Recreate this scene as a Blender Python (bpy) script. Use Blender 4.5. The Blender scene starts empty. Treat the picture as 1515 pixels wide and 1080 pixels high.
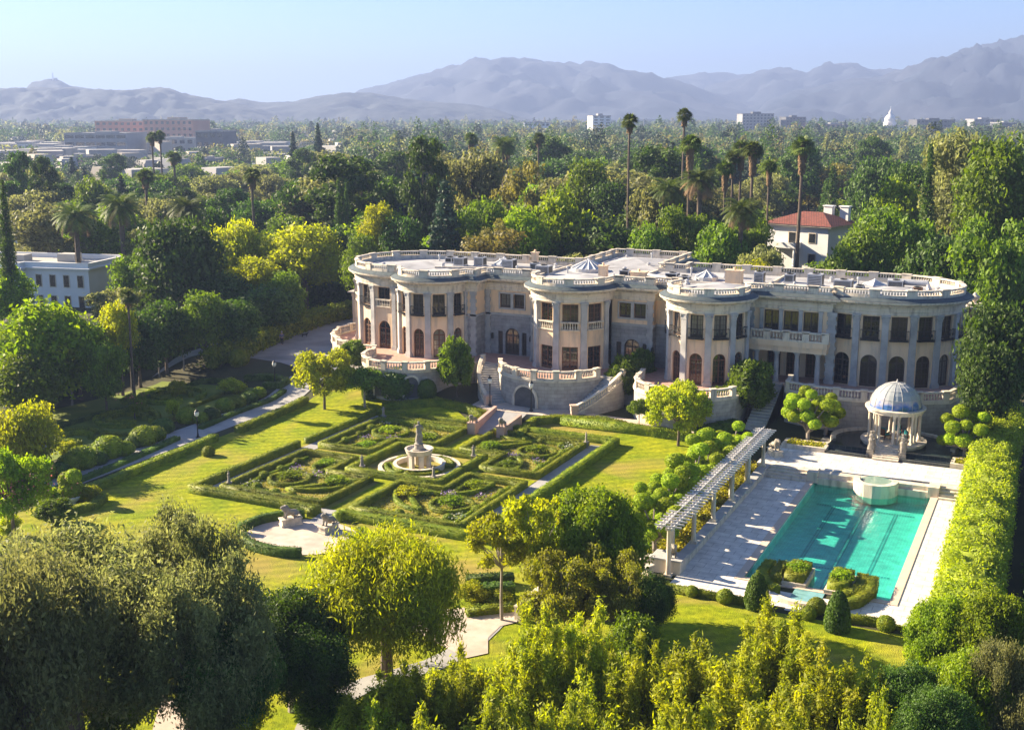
import bpy, bmesh, math, random
import numpy as np
from mathutils import Vector, Matrix, geometry, noise as mnoise

# ------------------------------------------------------------------ camera, sky, sun, exposure
S = bpy.context.scene
C = S.collection
FPX = 1727.75                      # focal length in pixels of the 1515 px wide photograph
PITCH = math.atan((540 - 169.95) / FPX)
YAW = 0.44556
cam_d = bpy.data.cameras.new('camera'); cam = bpy.data.objects.new('camera', cam_d); C.objects.link(cam)
cam_d.sensor_width = 36; cam_d.sensor_fit = 'HORIZONTAL'; cam_d.lens = FPX / 1515 * 36
cam_d.clip_start = 1; cam_d.clip_end = 60000
cam.location = (0, 0, 30); cam.rotation_euler = (math.pi / 2 - PITCH, 0, YAW)
S.camera = cam

SUN_EL, SUN_AZ = math.radians(25), math.radians(-90)       # azimuth clockwise from +Y
w = bpy.data.worlds.new('World'); S.world = w; w.use_nodes = True
nt = w.node_tree; bg = nt.nodes['Background']
sky = nt.nodes.new('ShaderNodeTexSky'); sky.sky_type = 'NISHITA'; sky.sun_disc = False
sky.sun_elevation = SUN_EL; sky.sun_rotation = SUN_AZ; sky.altitude = 1200
sky.air_density = 0.75; sky.dust_density = 0.2; sky.ozone_density = 5.0
nt.links.new(sky.outputs[0], bg.inputs[0]); bg.inputs[1].default_value = 0.05
sl = bpy.data.lights.new('sun', 'SUN'); sl.energy = 5.0; sl.angle = math.radians(0.5); sl.color = (1, .84, .60)
so = bpy.data.objects.new('sun', sl); C.objects.link(so)
sv = Vector((math.sin(SUN_AZ) * math.cos(SUN_EL), math.cos(SUN_AZ) * math.cos(SUN_EL), math.sin(SUN_EL)))
so.rotation_euler = (-sv).to_track_quat('-Z', 'Y').to_euler(); so.location = (-60, 80, 60)
S.view_settings.view_transform = 'Standard'; S.view_settings.look = 'None'
S.view_settings.gamma = 1; S.view_settings.exposure = 2.22
S.cycles.max_bounces = 7; S.cycles.diffuse_bounces = 3; S.cycles.glossy_bounces = 3
S.cycles.transparent_max_bounces = 10; S.cycles.transmission_bounces = 4; S.cycles.volume_bounces = 0
S.cycles.use_denoising = True; S.cycles.caustics_reflective = False; S.cycles.caustics_refractive = False

# ------------------------------------------------------------------ ground height and photo -> ground
def sm(t):
    t = min(1, max(0, t)); return t * t * (3 - 2 * t)
def H(x, y):
    return sm((y - 98) / 9) * (1 + sm((-52 - x) / 7)) if x < -25 else sm((y - 98) / 9) * (1 - .2 * sm((x + 25) / 4))
cs, sn = math.cos(YAW), math.sin(YAW)
def ray(px, py):
    u, v = (px - 757.5) / FPX, -(py - 540) / FPX
    f = math.cos(PITCH) + v * math.sin(PITCH); z = -math.sin(PITCH) + v * math.cos(PITCH)
    return Vector((u * cs - f * sn, u * sn + f * cs, z))
def P(px, py, z=0.0):
    d = ray(px, py); t = (z - 30) / d.z
    return Vector((d.x * t, d.y * t, z))
def G(px, py, dz=0.0):
    z = 0
    for _ in range(25):
        q = P(px, py, z + dz); z = .5 * z + .5 * H(q.x, q.y)
    q.z = H(q.x, q.y); return q
def TR(px, ytop, dist):
    """ground point at forward distance dist on photo column px, and the height that reaches row ytop"""
    d = ray(px, ytop); f = -d.x * sn + d.y * cs
    k = dist / f
    x, y = d.x * k, d.y * k
    return Vector((x, y, H(x, y))), 30 + d.z * k - H(x, y)

# ------------------------------------------------------------------ object helpers
def tag(o, label=None, cat=None, group=None, kind=None):
    if label: o['label'] = label
    if cat: o['category'] = cat
    if group: o['group'] = group
    if kind: o['kind'] = kind
    return o
def empty(name, loc=(0, 0, 0), rz=0, label=None, cat=None, group=None):
    o = bpy.data.objects.new(name, None); C.objects.link(o); o.location = loc; o.rotation_euler = (0, 0, rz)
    o.empty_display_size = .2
    return tag(o, label, cat, group)
def copy_tree(o, parent=None):
    c = o.copy(); C.objects.link(c); c.parent = parent
    for ch in list(KIDS.get(o.name, [])): copy_kid(ch, c)
    return c
KIDS = {}
def copy_kid(o, parent):
    c = o.copy(); C.objects.link(c); c.parent = parent
    KIDS.setdefault(parent.name, []).append(c)
    for ch in list(KIDS.get(o.name, [])): copy_kid(ch, c)
def adopt(o, parent):
    if parent is not None:
        o.parent = parent; KIDS.setdefault(parent.name, []).append(o)
        m = Matrix.Identity(4); q = parent
        # vertices of parts are written in the parent's own space: no inverse is needed
    return o
def mesh_np(name, V, F, mats=(), mi=None, smooth=False):
    V = np.asarray(V, np.float32); F = np.asarray(F, np.int32); k = F.shape[1]
    me = bpy.data.meshes.new(name)
    me.vertices.add(len(V)); me.vertices.foreach_set('co', V.ravel())
    me.loops.add(F.size); me.loops.foreach_set('vertex_index', F.ravel())
    me.polygons.add(len(F)); me.polygons.foreach_set('loop_start', np.arange(0, F.size, k, dtype=np.int32))
    me.polygons.foreach_set('loop_total', np.full(len(F), k, np.int32))
    if mi is not None: me.polygons.foreach_set('material_index', np.asarray(mi, np.int32))
    if smooth: me.polygons.foreach_set('use_smooth', np.ones(len(F), bool))
    me.update(calc_edges=True)
    for m in mats: me.materials.append(m)
    return me
def link(name, me, parent=None, loc=(0, 0, 0)):
    o = bpy.data.objects.new(name, me); C.objects.link(o); o.location = loc
    return adopt(o, parent)
class MB:
    def __init__(s): s.v = []; s.f = []; s.m = []; s.M = None
    def add(s, vs, fs, mi=0):
        b = len(s.v)
        if s.M is not None: vs = [tuple(s.M @ Vector(p)) for p in vs]
        s.v += [tuple(p) for p in vs]; s.f += [tuple(i + b for i in f) for f in fs]; s.m += [mi] * len(fs)
    def box(s, x0, x1, y0, y1, z0, z1, mi=0):
        s.add([(x0, y0, z0), (x1, y0, z0), (x1, y1, z0), (x0, y1, z0), (x0, y0, z1), (x1, y0, z1), (x1, y1, z1), (x0, y1, z1)],
              [(0, 3, 2, 1), (4, 5, 6, 7), (0, 1, 5, 4), (1, 2, 6, 5), (2, 3, 7, 6), (3, 0, 4, 7)], mi)
    def obox(s, c, sx, sy, h, a=0, mi=0, top=1.0):
        ca, sa = math.cos(a), math.sin(a); vs = []
        for z, k in ((0, 1), (h, top)):
            for i, j in ((-1, -1), (1, -1), (1, 1), (-1, 1)):
                x, y = i * sx / 2 * k, j * sy / 2 * k
                vs.append((c[0] + x * ca - y * sa, c[1] + x * sa + y * ca, c[2] + z))
        s.add(vs, [(0, 3, 2, 1), (4, 5, 6, 7), (0, 1, 5, 4), (1, 2, 6, 5), (2, 3, 7, 6), (3, 0, 4, 7)], mi)
    def lathe(s, c, prof, n=16, mi=0, ax=1.0, ay=1.0, rot=0):
        vs = []; k = len(prof)
        for r, z in prof:
            for i in range(n):
                t = rot + 2 * math.pi * i / n
                vs.append((c[0] + r * ax * math.cos(t), c[1] + r * ay * math.sin(t), c[2] + z))
        fs = [(j * n + i, j * n + (i + 1) % n, (j + 1) * n + (i + 1) % n, (j + 1) * n + i) for j in range(k - 1) for i in range(n)]
        fs += [tuple(reversed(range(n))), tuple((k - 1) * n + i for i in range(n))]
        s.add(vs, fs, mi)
    def tube(s, pts, rad, n=6, mi=0):
        pts = [Vector(p) for p in pts]; k = len(pts)
        if not hasattr(rad, '__len__'): rad = [rad] * k
        vs = []
        for i, p in enumerate(pts):
            d = (pts[min(i + 1, k - 1)] - pts[max(i - 1, 0)]).normalized()
            a = d.cross(Vector((0, 0, 1)) if abs(d.z) < .9 else Vector((1, 0, 0))).normalized(); b = d.cross(a)
            for j in range(n):
                t = 2 * math.pi * j / n
                vs.append(p + (a * math.cos(t) + b * math.sin(t)) * rad[i])
        fs = [(j * n + i, j * n + (i + 1) % n, (j + 1) * n + (i + 1) % n, (j + 1) * n + i) for j in range(k - 1) for i in range(n)]
        fs += [tuple(reversed(range(n))), tuple((k - 1) * n + i for i in range(n))]
        s.add(vs, fs, mi)
    def sweep(s, path, prof, closed=False, mi=0, mis=None):
        """profile [(offset outward (right of travel), z)] as a closed loop, carried along a path of (x, y[, z])"""
        n = len(path); k = len(prof); pp = [Vector((p[0], p[1])) for p in path]
        zz = [p[2] if len(p) > 2 else 0 for p in path]; vs = []
        for i in range(n):
            a = pp[i - 1] if (closed or i > 0) else None
            b = pp[(i + 1) % n] if (closed or i < n - 1) else None
            d1 = (pp[i] - a).normalized() if a is not None else None
            d2 = (b - pp[i]).normalized() if b is not None else None
            if d1 is None: d1 = d2
            if d2 is None: d2 = d1
            n1 = Vector((d1.y, -d1.x)); n2 = Vector((d2.y, -d2.x)); m = (n1 + n2)
            if m.length < 1e-4: m = n1
            m.normalize(); sc = 1 / max(.35, m.dot(n1)); m *= sc
            for off, z in prof: vs.append((pp[i].x + m.x * off, pp[i].y + m.y * off, zz[i] + z))
        fs = []; ms = []
        for i in range(n if closed else n - 1):
            for j in range(k):
                a, b = i * k + j, i * k + (j + 1) % k; c, d = ((i + 1) % n) * k + (j + 1) % k, ((i + 1) % n) * k + j
                fs.append((a, b, c, d)); ms.append(mis[j] if mis else mi)
        if not closed:
            fs += [tuple(reversed(range(k))), tuple((n - 1) * k + j for j in range(k))]; ms += [mi, mi]
        b0 = len(s.m); s.add(vs, fs, mi); s.m[b0:] = ms
    def poly(s, pts, z0, z1, mi=0, mside=None):
        """solid prism over a (possibly concave) outline"""
        n = len(pts); tri = geometry.tessellate_polygon([[Vector((p[0], p[1], 0)) for p in pts]])
        vs = [(p[0], p[1], z1) for p in pts] + [(p[0], p[1], z0) for p in pts]
        ar = sum(pts[i][0] * pts[(i + 1) % n][1] - pts[(i + 1) % n][0] * pts[i][1] for i in range(n))
        fs = []
        for t in tri:
            a, b, c = [pts[i] for i in t]
            cr = (b[0] - a[0]) * (c[1] - a[1]) - (b[1] - a[1]) * (c[0] - a[0])
            fs.append(tuple(t) if cr > 0 else tuple(reversed(t)))
        s.add(vs, fs, mi)
        if z0 is not None and z1 > z0:
            b = len(s.v) - 2 * n; sd = []
            for i in range(n):
                j = (i + 1) % n
                sd.append((i, i + n, j + n, j) if ar > 0 else (j, j + n, i + n, i))
            s.f += [tuple(q + b for q in f) for f in sd]; s.m += [mi if mside is None else mside] * len(sd)
    def build(s, name, mats, parent=None, smooth=False, loc=(0, 0, 0)):
        me = bpy.data.meshes.new(name); me.from_pydata(s.v, [], s.f)
        if not isinstance(mats, (list, tuple)): mats = [mats]
        for m in mats: me.materials.append(m)
        if len(mats) > 1: me.polygons.foreach_set('material_index', s.m)
        if smooth: me.polygons.foreach_set('use_smooth', [True] * len(me.polygons))
        me.update()
        if smooth:
            try: me.set_sharp_from_angle(angle=math.radians(40))
            except Exception: pass
        return link(name, me, parent, loc)

# ------------------------------------------------------------------ materials
def nmat(name): m = bpy.data.materials.new(name); m.use_nodes = True; return m, m.node_tree, m.node_tree.nodes['Principled BSDF']
def mat(name, c1, c2=None, scale=1.0, rough=.8, bump=0.0, bscale=None, spec=.3, metal=0.0, detail=6, dirt=None, coords='Object', stretch=None):
    m, t, b = nmat(name); N = t.nodes.new; L = t.links.new
    b.inputs['Roughness'].default_value = rough; b.inputs['Specular IOR Level'].default_value = spec; b.inputs['Metallic'].default_value = metal
    tc = N('ShaderNodeTexCoord'); mp = N('ShaderNodeMapping'); L(tc.outputs[coords], mp.inputs[0])
    if stretch: mp.inputs['Scale'].default_value = stretch
    if c2 is None: c2 = tuple(x * .8 for x in c1)
    n = N('ShaderNodeTexNoise'); n.inputs['Scale'].default_value = scale; n.inputs['Detail'].default_value = detail; L(mp.outputs[0], n.inputs[0])
    r = N('ShaderNodeValToRGB'); r.color_ramp.elements[0].position = .32; r.color_ramp.elements[1].position = .68
    r.color_ramp.elements[0].color = (*c1, 1); r.color_ramp.elements[1].color = (*c2, 1); L(n.outputs[0], r.inputs[0]); out = r.outputs[0]
    if dirt:
        n2 = N('ShaderNodeTexNoise'); n2.inputs['Scale'].default_value = dirt[1]; n2.inputs['Detail'].default_value = 8; L(mp.outputs[0], n2.inputs[0])
        r2 = N('ShaderNodeValToRGB'); r2.color_ramp.elements[0].position = .5; r2.color_ramp.elements[1].position = .7
        r2.color_ramp.elements[0].color = (0, 0, 0, 1); r2.color_ramp.elements[1].color = (dirt[2],) * 3 + (1,); L(n2.outputs[0], r2.inputs[0])
        x = N('ShaderNodeMixRGB'); L(r2.outputs[0], x.inputs[0]); L(out, x.inputs[1]); x.inputs[2].default_value = (*dirt[0], 1); out = x.outputs[0]
    L(out, b.inputs['Base Color'])
    if bump:
        n3 = N('ShaderNodeTexNoise'); n3.inputs['Scale'].default_value = bscale or scale * 6; n3.inputs['Detail'].default_value = 5; L(mp.outputs[0], n3.inputs[0])
        bp = N('ShaderNodeBump'); bp.inputs['Strength'].default_value = bump; bp.inputs['Distance'].default_value = .05; L(n3.outputs[0], bp.inputs['Height']); L(bp.outputs[0], b.inputs['Normal'])
    return m
def brickmat(name, c1, c2, mortar, bw, bh, ms=.015, rough=.85, vertical=True, bump=.4, offset=.5):
    """coursed stone on walls (vertical) or paving (flat)"""
    m, t, b = nmat(name); N = t.nodes.new; L = t.links.new; b.inputs['Roughness'].default_value = rough
    g = N('ShaderNodeNewGeometry'); tc = N('ShaderNodeTexCoord'); sp = N('ShaderNodeSeparateXYZ'); L(tc.outputs['Object'], sp.inputs[0])
    cb = N('ShaderNodeCombineXYZ')
    if vertical:
        a = N('ShaderNodeMath'); a.operation = 'ADD'; L(sp.outputs[0], a.inputs[0])
        k = N('ShaderNodeMath'); k.operation = 'MULTIPLY'; k.inputs[1].default_value = .8; L(sp.outputs[1], k.inputs[0]); L(k.outputs[0], a.inputs[1])
        L(a.outputs[0], cb.inputs[0]); L(sp.outputs[2], cb.inputs[1])
    else: L(sp.outputs[0], cb.inputs[0]); L(sp.outputs[1], cb.inputs[1])
    br = N('ShaderNodeTexBrick'); L(cb.outputs[0], br.inputs[0]); br.inputs['Scale'].default_value = 1; br.offset = offset
    br.inputs['Brick Width'].default_value = bw; br.inputs['Row Height'].default_value = bh; br.inputs['Mortar Size'].default_value = ms
    br.inputs['Color1'].default_value = (*c1, 1); br.inputs['Color2'].default_value = (*c2, 1); br.inputs['Mortar'].default_value = (*mortar, 1)
    n = N('ShaderNodeTexNoise'); n.inputs['Scale'].default_value = 1.3; n.inputs['Detail'].default_value = 8; L(tc.outputs['Object'], n.inputs[0])
    r = N('ShaderNodeValToRGB'); r.color_ramp.elements[0].position = .3; r.color_ramp.elements[1].position = .7
    r.color_ramp.elements[0].color = (.72, .7, .68, 1); r.color_ramp.elements[1].color = (1.05, 1.03, 1, 1); L(n.outputs[0], r.inputs[0])
    x = N('ShaderNodeMixRGB'); x.blend_type = 'MULTIPLY'; x.inputs[0].default_value = 1; L(br.outputs[0], x.inputs[1]); L(r.outputs[0], x.inputs[2]); L(x.outputs[0], b.inputs['Base Color'])
    bp = N('ShaderNodeBump'); bp.inputs['Strength'].default_value = bump; bp.inputs['Distance'].default_value = .02; bp.invert = True; L(br.outputs['Fac'], bp.inputs['Height']); L(bp.outputs[0], b.inputs['Normal'])
    return m
def leafmat(name, c1, c2, tr=.35, var=.35, nscale=.6, c3=None):
    m, t, b = nmat(name); N = t.nodes.new; L = t.links.new
    tc = N('ShaderNodeTexCoord'); n = N('ShaderNodeTexNoise'); n.inputs['Scale'].default_value = nscale; n.inputs['Detail'].default_value = 3
    oi = N('ShaderNodeObjectInfo'); g = N('ShaderNodeNewGeometry')
    av = N('ShaderNodeVectorMath'); av.operation = 'ADD'; L(tc.outputs['Object'], av.inputs[0])
    mu = N('ShaderNodeMath'); mu.operation = 'MULTIPLY'; mu.inputs[1].default_value = 37; L(oi.outputs['Random'], mu.inputs[0]); L(mu.outputs[0], av.inputs[1]); L(av.outputs[0], n.inputs[0])
    r = N('ShaderNodeValToRGB'); r.color_ramp.elements[0].position = .36; r.color_ramp.elements[1].position = .64
    r.color_ramp.elements[0].color = (*c1, 1); r.color_ramp.elements[1].color = (*c2, 1); L(n.outputs[0], r.inputs[0]); out = r.outputs[0]
    # leaf to leaf and tree to tree variation of the leaves' own colour
    mr = N('ShaderNodeMapRange'); mr.inputs[3].default_value = 1 - var; mr.inputs[4].default_value = 1 + var; L(g.outputs['Random Per Island'], mr.inputs[0])
    m2 = N('ShaderNodeMapRange'); m2.inputs[3].default_value = .78; m2.inputs[4].default_value = 1.25; L(oi.outputs['Random'], m2.inputs[0])
    pm = N('ShaderNodeMath'); pm.operation = 'MULTIPLY'; L(mr.outputs[0], pm.inputs[0]); L(m2.outputs[0], pm.inputs[1])
    hs = N('ShaderNodeHueSaturation'); L(pm.outputs[0], hs.inputs['Value']); L(out, hs.inputs['Color'])
    mh = N('ShaderNodeMapRange'); mh.inputs[3].default_value = .496; mh.inputs[4].default_value = .518; L(oi.outputs['Random'], mh.inputs[0]); L(mh.outputs[0], hs.inputs['Hue'])
    b.inputs['Roughness'].default_value = .6; b.inputs['Specular IOR Level'].default_value = .25; L(hs.outputs[0], b.inputs['Base Color'])
    tb = N('ShaderNodeBsdfTranslucent'); hy = N('ShaderNodeHueSaturation'); hy.inputs['Hue'].default_value = .497; hy.inputs['Saturation'].default_value = 1.15; hy.inputs['Value'].default_value = 1.5
    L(hs.outputs[0], hy.inputs['Color']); L(hy.outputs[0], tb.inputs[0])
    mx = N('ShaderNodeMixShader'); mx.inputs[0].default_value = tr; L(b.outputs[0], mx.inputs[1]); L(tb.outputs[0], mx.inputs[2])
    L(mx.outputs[0], t.nodes['Material Output'].inputs[0])
    return m
M = {}
M['stucco'] = mat('cream_stucco', (.76, .54, .34), (.82, .61, .41), .5, .9, .1, dirt=((.44, .36, .28), 1.2, .7), stretch=(1.6, 1.6, .3))
M['stone'] = mat('grey_limestone', (.38, .37, .36), (.47, .455, .44), 1.2, .85, .2, 6, dirt=((.24, .24, .24), .9, .6))
M['trim'] = mat('pale_carved_stone', (.60, .52, .41), (.68, .60, .49), 1.0, .85, .15, dirt=((.30, .26, .22), 1.6, .75), stretch=(1.6, 1.6, .4))
M['ashlar'] = brickmat('grey_ashlar', (.30, .30, .31), (.37, .365, .37), (.22, .22, .22), .95, .42)
M['twall'] = brickmat('terrace_ashlar', (.40, .37, .35), (.48, .45, .42), (.28, .26, .25), .8, .38)
M['slate'] = mat('dark_slate_flashing', (.055, .075, .085), (.09, .11, .12), 2, .6)
M['roof'] = mat('flat_roof_membrane', (.31, .31, .33), (.41, .41, .43), .35, .9, dirt=((.20, .20, .21), .45, .9))
M['wood'] = mat('brown_window_wood', (.10, .045, .025), (.15, .07, .04), 3, .55)
M['dframe'] = mat('dark_window_frame', (.05, .035, .03), (.08, .055, .045), 3, .5)
M['glass'] = mat('window_glass', (.018, .02, .022), (.03, .032, .034), .8, .06, spec=.8)
M['glass2'] = mat('glass_with_curtain', (.14, .125, .10), (.22, .20, .165), 2.5, .12, spec=.8, stretch=(6, 6, .4))
M['glass3'] = mat('brownish_window_glass', (.04, .03, .02), (.07, .055, .04), .8, .06, spec=.8)
M['iron'] = mat('black_iron', (.02, .02, .022), (.035, .035, .035), 4, .45)
M['brick'] = mat('pink_terrace_tile', (.42, .24, .18), (.50, .31, .25), 2, .85, .1, 20)
M['deck'] = brickmat('pale_travertine_deck', (.72, .68, .63), (.80, .765, .71), (.42, .39, .35), 1.2, .8, .02, .7, False, .1)
M['paving'] = mat('grey_path_concrete', (.30, .29, .29), (.38, .37, .36), .4, .9, .1, 8, dirt=((.2, .19, .19), .8, .5))
M['gravel'] = mat('pale_gravel', (.46, .38, .31), (.56, .47, .40), 1.4, .95, .3, 30, dirt=((.33, .27, .22), .5, .6))
M['asphalt'] = mat('grey_driveway', (.25, .25, .26), (.32, .32, .33), .5, .9, .2, 20, dirt=((.11, .11, .11), .15, .6))
M['soil'] = mat('dark_soil', (.035, .03, .018), (.06, .05, .03), .6, .95, .4, 8, dirt=((.03, .055, .012), .3, 1.0))
M['bark'] = mat('bark', (.10, .075, .055), (.17, .13, .10), 3, .95, .5, 20)
M['pbark'] = mat('pale_bark', (.26, .22, .19), (.36, .31, .27), 3, .9, .4, 15)
M['brown_thatch'] = mat('dry_fronds', (.16, .10, .05), (.24, .16, .09), 3, .95)
M['white'] = mat('white_painted_wall', (.68, .68, .68), (.78, .77, .76), .4, .8)
M['tile'] = brickmat('red_roof_tile', (.22, .06, .04), (.29, .085, .055), (.10, .03, .02), .35, .35, .05, .8, False)
M['statue'] = mat('weathered_statue_stone', (.20, .18, .15), (.36, .32, .27), 3, .9, .4, 12)
M['metal'] = mat('grey_metal', (.42, .42, .43), (.52, .52, .53), 2, .45, metal=.3)
M['rust'] = mat('rusty_metal', (.22, .10, .05), (.30, .17, .10), 3, .8)
M['lampglass'] = mat('frosted_lamp_glass', (.75, .73, .68), (.8, .78, .74), 3, .3)
M['teal_cloth'] = mat('teal_cushion_cloth', (.02, .20, .22), (.03, .27, .28), 3, .9)
M['lav'] = leafmat('lavender_flowers', (.20, .14, .30), (.32, .25, .42), .2, .5, 3)
M['wflow'] = leafmat('white_flowers', (.5, .48, .42), (.25, .3, .15), .2, .5, 3)
# foliage kinds
M['olive'] = leafmat('olive_grey_leaves', (.125, .135, .045), (.235, .235, .085), .45)
M['dark'] = leafmat('dark_green_leaves', (0.042, 0.075, 0.0135), (0.09, 0.1425, 0.0216), 0.3)
M['mid'] = leafmat('mid_green_leaves', (0.0945, 0.1418, 0.017), (0.1688, 0.2295, 0.0243), 0.38)
M['bright'] = leafmat('bright_green_leaves', (0.1375, 0.2063, 0.0135), (0.2438, 0.3063, 0.018), 0.45)
M['lime'] = leafmat('yellow_green_leaves', (0.256, 0.2951, 0.0218), (0.3901, 0.3896, 0.0293), 0.48)
M['fardark'] = leafmat('far_canopy_leaves', (0.0234, 0.0416, 0.014), (0.052, 0.0715, 0.0234), .1)
M['fresh'] = leafmat('fresh_green_leaves', (0.2279, 0.2669, 0.0317), (0.3605, 0.3798, 0.0422), .5)
M['twiggy'] = leafmat('twiggy_yellow_green_leaves', (.15, .14, .03), (.25, .25, .03), .42)
M['yellow'] = leafmat('yellow_leaves', (0.25, 0.27, 0.014), (0.36, 0.36, 0.02), 0.5)
M['brownish'] = leafmat('brownish_green_leaves', (0.132, 0.114, 0.0367), (0.204, 0.174, 0.0432), 0.33)
M['bluegreen'] = leafmat('blue_green_conifer', (0.0286, 0.0585, 0.0304), (0.052, 0.091, 0.0468), .15)
M['hedge'] = leafmat('clipped_hedge_leaves', (0.1438, 0.1875, 0.0113), (0.25, 0.2687, 0.0158), .3, .4, 1.2)
M['dhedge'] = leafmat('dark_clipped_leaves', (0.056, 0.0952, 0.0126), (0.112, 0.168, 0.0202), .25, .4, 1.2)
M['pom'] = leafmat('pompom_leaves', (0.225, 0.2937, 0.0113), (0.35, 0.4125, 0.0158), .35, .35, 1.5)
M['palm'] = leafmat('palm_leaves', (0.06, 0.09, 0.0173), (0.12, 0.15, 0.027), .25, .4, 1)
M['pink'] = leafmat('pink_blossom', (.42, .10, .12), (.50, .22, .16), .3, .5, 3)
M['cover'] = leafmat('ground_cover_leaves', (0.22, 0.21, 0.012), (0.3, 0.25, 0.02), .3, .4, 1)
def lawnmat():
    m, t, b = nmat('mown_lawn'); N = t.nodes.new; L = t.links.new; tc = N('ShaderNodeTexCoord')
    def ns(sc, d=6, dist=0):
        n = N('ShaderNodeTexNoise'); n.inputs['Scale'].default_value = sc; n.inputs['Detail'].default_value = d; n.inputs['Distortion'].default_value = dist; L(tc.outputs['Object'], n.inputs[0]); return n
    def ramp(a, p0, c0, p1, c1):
        r = N('ShaderNodeValToRGB'); r.color_ramp.elements[0].position = p0; r.color_ramp.elements[1].position = p1
        r.color_ramp.elements[0].color = (*c0, 1); r.color_ramp.elements[1].color = (*c1, 1); L(a, r.inputs[0]); return r.outputs[0]
    base = ramp(ns(.35).outputs[0], .35, (.20, .265, .008), .65, (.33, .345, .010))
    fine = ramp(ns(2.6, 12).outputs[0], .3, (.62, .66, .6), .7, (1.2, 1.16, 1.1))
    x = N('ShaderNodeMixRGB'); x.blend_type = 'MULTIPLY'; x.inputs[0].default_value = 1; L(base, x.inputs[1]); L(fine, x.inputs[2])
    dry = ramp(ns(.13, 8, .6).outputs[0], .48, (0, 0, 0), .68, (.8, .8, .8))
    y = N('ShaderNodeMixRGB'); L(dry, y.inputs[0]); L(x.outputs[0], y.inputs[1]); y.inputs[2].default_value = (.34, .25, .07, 1)
    L(y.outputs[0], b.inputs['Base Color']); b.inputs['Roughness'].default_value = .9; b.inputs['Specular IOR Level'].default_value = .1
    wv = N('ShaderNodeTexWave'); wv.inputs['Scale'].default_value = .28; wv.inputs['Distortion'].default_value = 1.2; wv.inputs['Detail'].default_value = 2; wm_ = N('ShaderNodeMapping'); wm_.inputs['Rotation'].default_value = (0, 0, .9); L(tc.outputs['Object'], wm_.inputs[0]); L(wm_.outputs[0], wv.inputs[0])
    z = N('ShaderNodeMixRGB'); z.blend_type = 'MULTIPLY'; z.inputs[0].default_value = 1; L(y.outputs[0], z.inputs[1]); L(ramp(wv.outputs[0], .2, (.86, .88, .86), .8, (1.06, 1.05, 1.05)), z.inputs[2]); L(z.outputs[0], b.inputs['Base Color'])
    n = ns(14, 5); bp = N('ShaderNodeBump'); bp.inputs['Strength'].default_value = .7; bp.inputs['Distance'].default_value = .12; L(n.outputs[0], bp.inputs['Height']); L(bp.outputs[0], b.inputs['Normal'])
    return m
M['lawn'] = lawnmat()
HAZE = 2.6e-4
# ------------------------------------------------------------------ foliage: many small leaf faces spread through each crown
def quads(pts, nrm, size, rng, spread=.9, aspect=1.0, hang=0.0):
    n = len(pts); r = rng.normal(size=(n, 3)); nn = nrm + spread * r / np.sqrt(3) * 1.5
    nn /= np.linalg.norm(nn, axis=1)[:, None] + 1e-9
    a = rng.normal(size=(n, 3)); a[:, 2] -= hang
    a -= nn * (a * nn).sum(1)[:, None]; a /= np.linalg.norm(a, axis=1)[:, None] + 1e-9
    b = np.cross(nn, a); s = (size * rng.uniform(.65, 1.35, n))[:, None]
    la, lb = a * s * .5 * aspect, b * s * .5 / aspect ** .5
    V = np.stack([pts - la, pts + lb * .8 + la * .1, pts + la, pts - lb * .8 + la * .1], 1).reshape(-1, 3)
    return V, np.arange(4 * n).reshape(-1, 4)
def sph(n, rng):
    v = rng.normal(size=(n, 3)); return v / np.linalg.norm(v, axis=1)[:, None]
def crown(clumps, n, size, rng, spread=.9, aspect=1.3, hang=0.0, upbias=.25, inner=.3, jitter=.2):
    """clumps: [(centre, (rx, ry, rz))]"""
    cc = np.array([c for c, r in clumps], float); rr = np.array([r for c, r in clumps], float)
    wgt = (rr[:, 0] * rr[:, 1] + rr[:, 0] * rr[:, 2] * 2); wgt /= wgt.sum()
    k = rng.choice(len(clumps), n, p=wgt); d = sph(n, rng); d[:, 2] += upbias * rng.uniform(0, 1, n); d /= np.linalg.norm(d, axis=1)[:, None]
    rad = np.where(rng.uniform(0, 1, n) < inner, rng.uniform(.3, .9, n), 1 + rng.normal(0, jitter, n))
    pts = cc[k] + d * rr[k] * rad[:, None]
    return quads(pts, d, size, rng, spread, aspect, hang)
def round_clumps(Rx, Rz, zc, K, rng, rel=.36, flat=1.0, low=-.5, var=.3):
    out = [((0, 0, zc), (Rx * .62, Rx * .62, Rz * .62))]
    for i in range(K):
        g = (i + .5) / K; z = 1 - (1 - low) * g; t = i * 2.39996 + rng.uniform(-.4, .4); q = math.sqrt(max(0, 1 - z * z)); s = rng.uniform(.62, .86)
        c = (Rx * q * math.cos(t) * s, Rx * q * math.sin(t) * s, zc + Rz * z * s)
        r = rel * rng.uniform(1 - var, 1 + var); out.append((c, (Rx * r, Rx * r, (Rx + Rz) / 2 * r * .85 * flat)))
    return out
def limbs(mb, h0, clumps, r0, rng, k=7, lean=0, z0=-.3):
    top = (lean, 0, h0)
    mb.tube([(0, 0, z0), (lean * .2 + .05, 0, h0 * .4), (lean * .6, .03, h0 * .8), top], [r0 * 1.35, r0, r0 * .85, r0 * .75], 8)
    idx = list(range(len(clumps))); rng.shuffle(idx)
    for i in idx[:k]:
        c = clumps[i][0]; m = (top[0] * .5 + c[0] * .5 + rng.uniform(-.3, .3), c[1] * .5 + rng.uniform(-.3, .3), h0 * .55 + c[2] * .45)
        mb.tube([(lean * .8, 0, h0 * .85), m, c], [r0 * .6, r0 * .35, r0 * .1], 5)
ARCH = {}; ARCH_Z = {}
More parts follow.
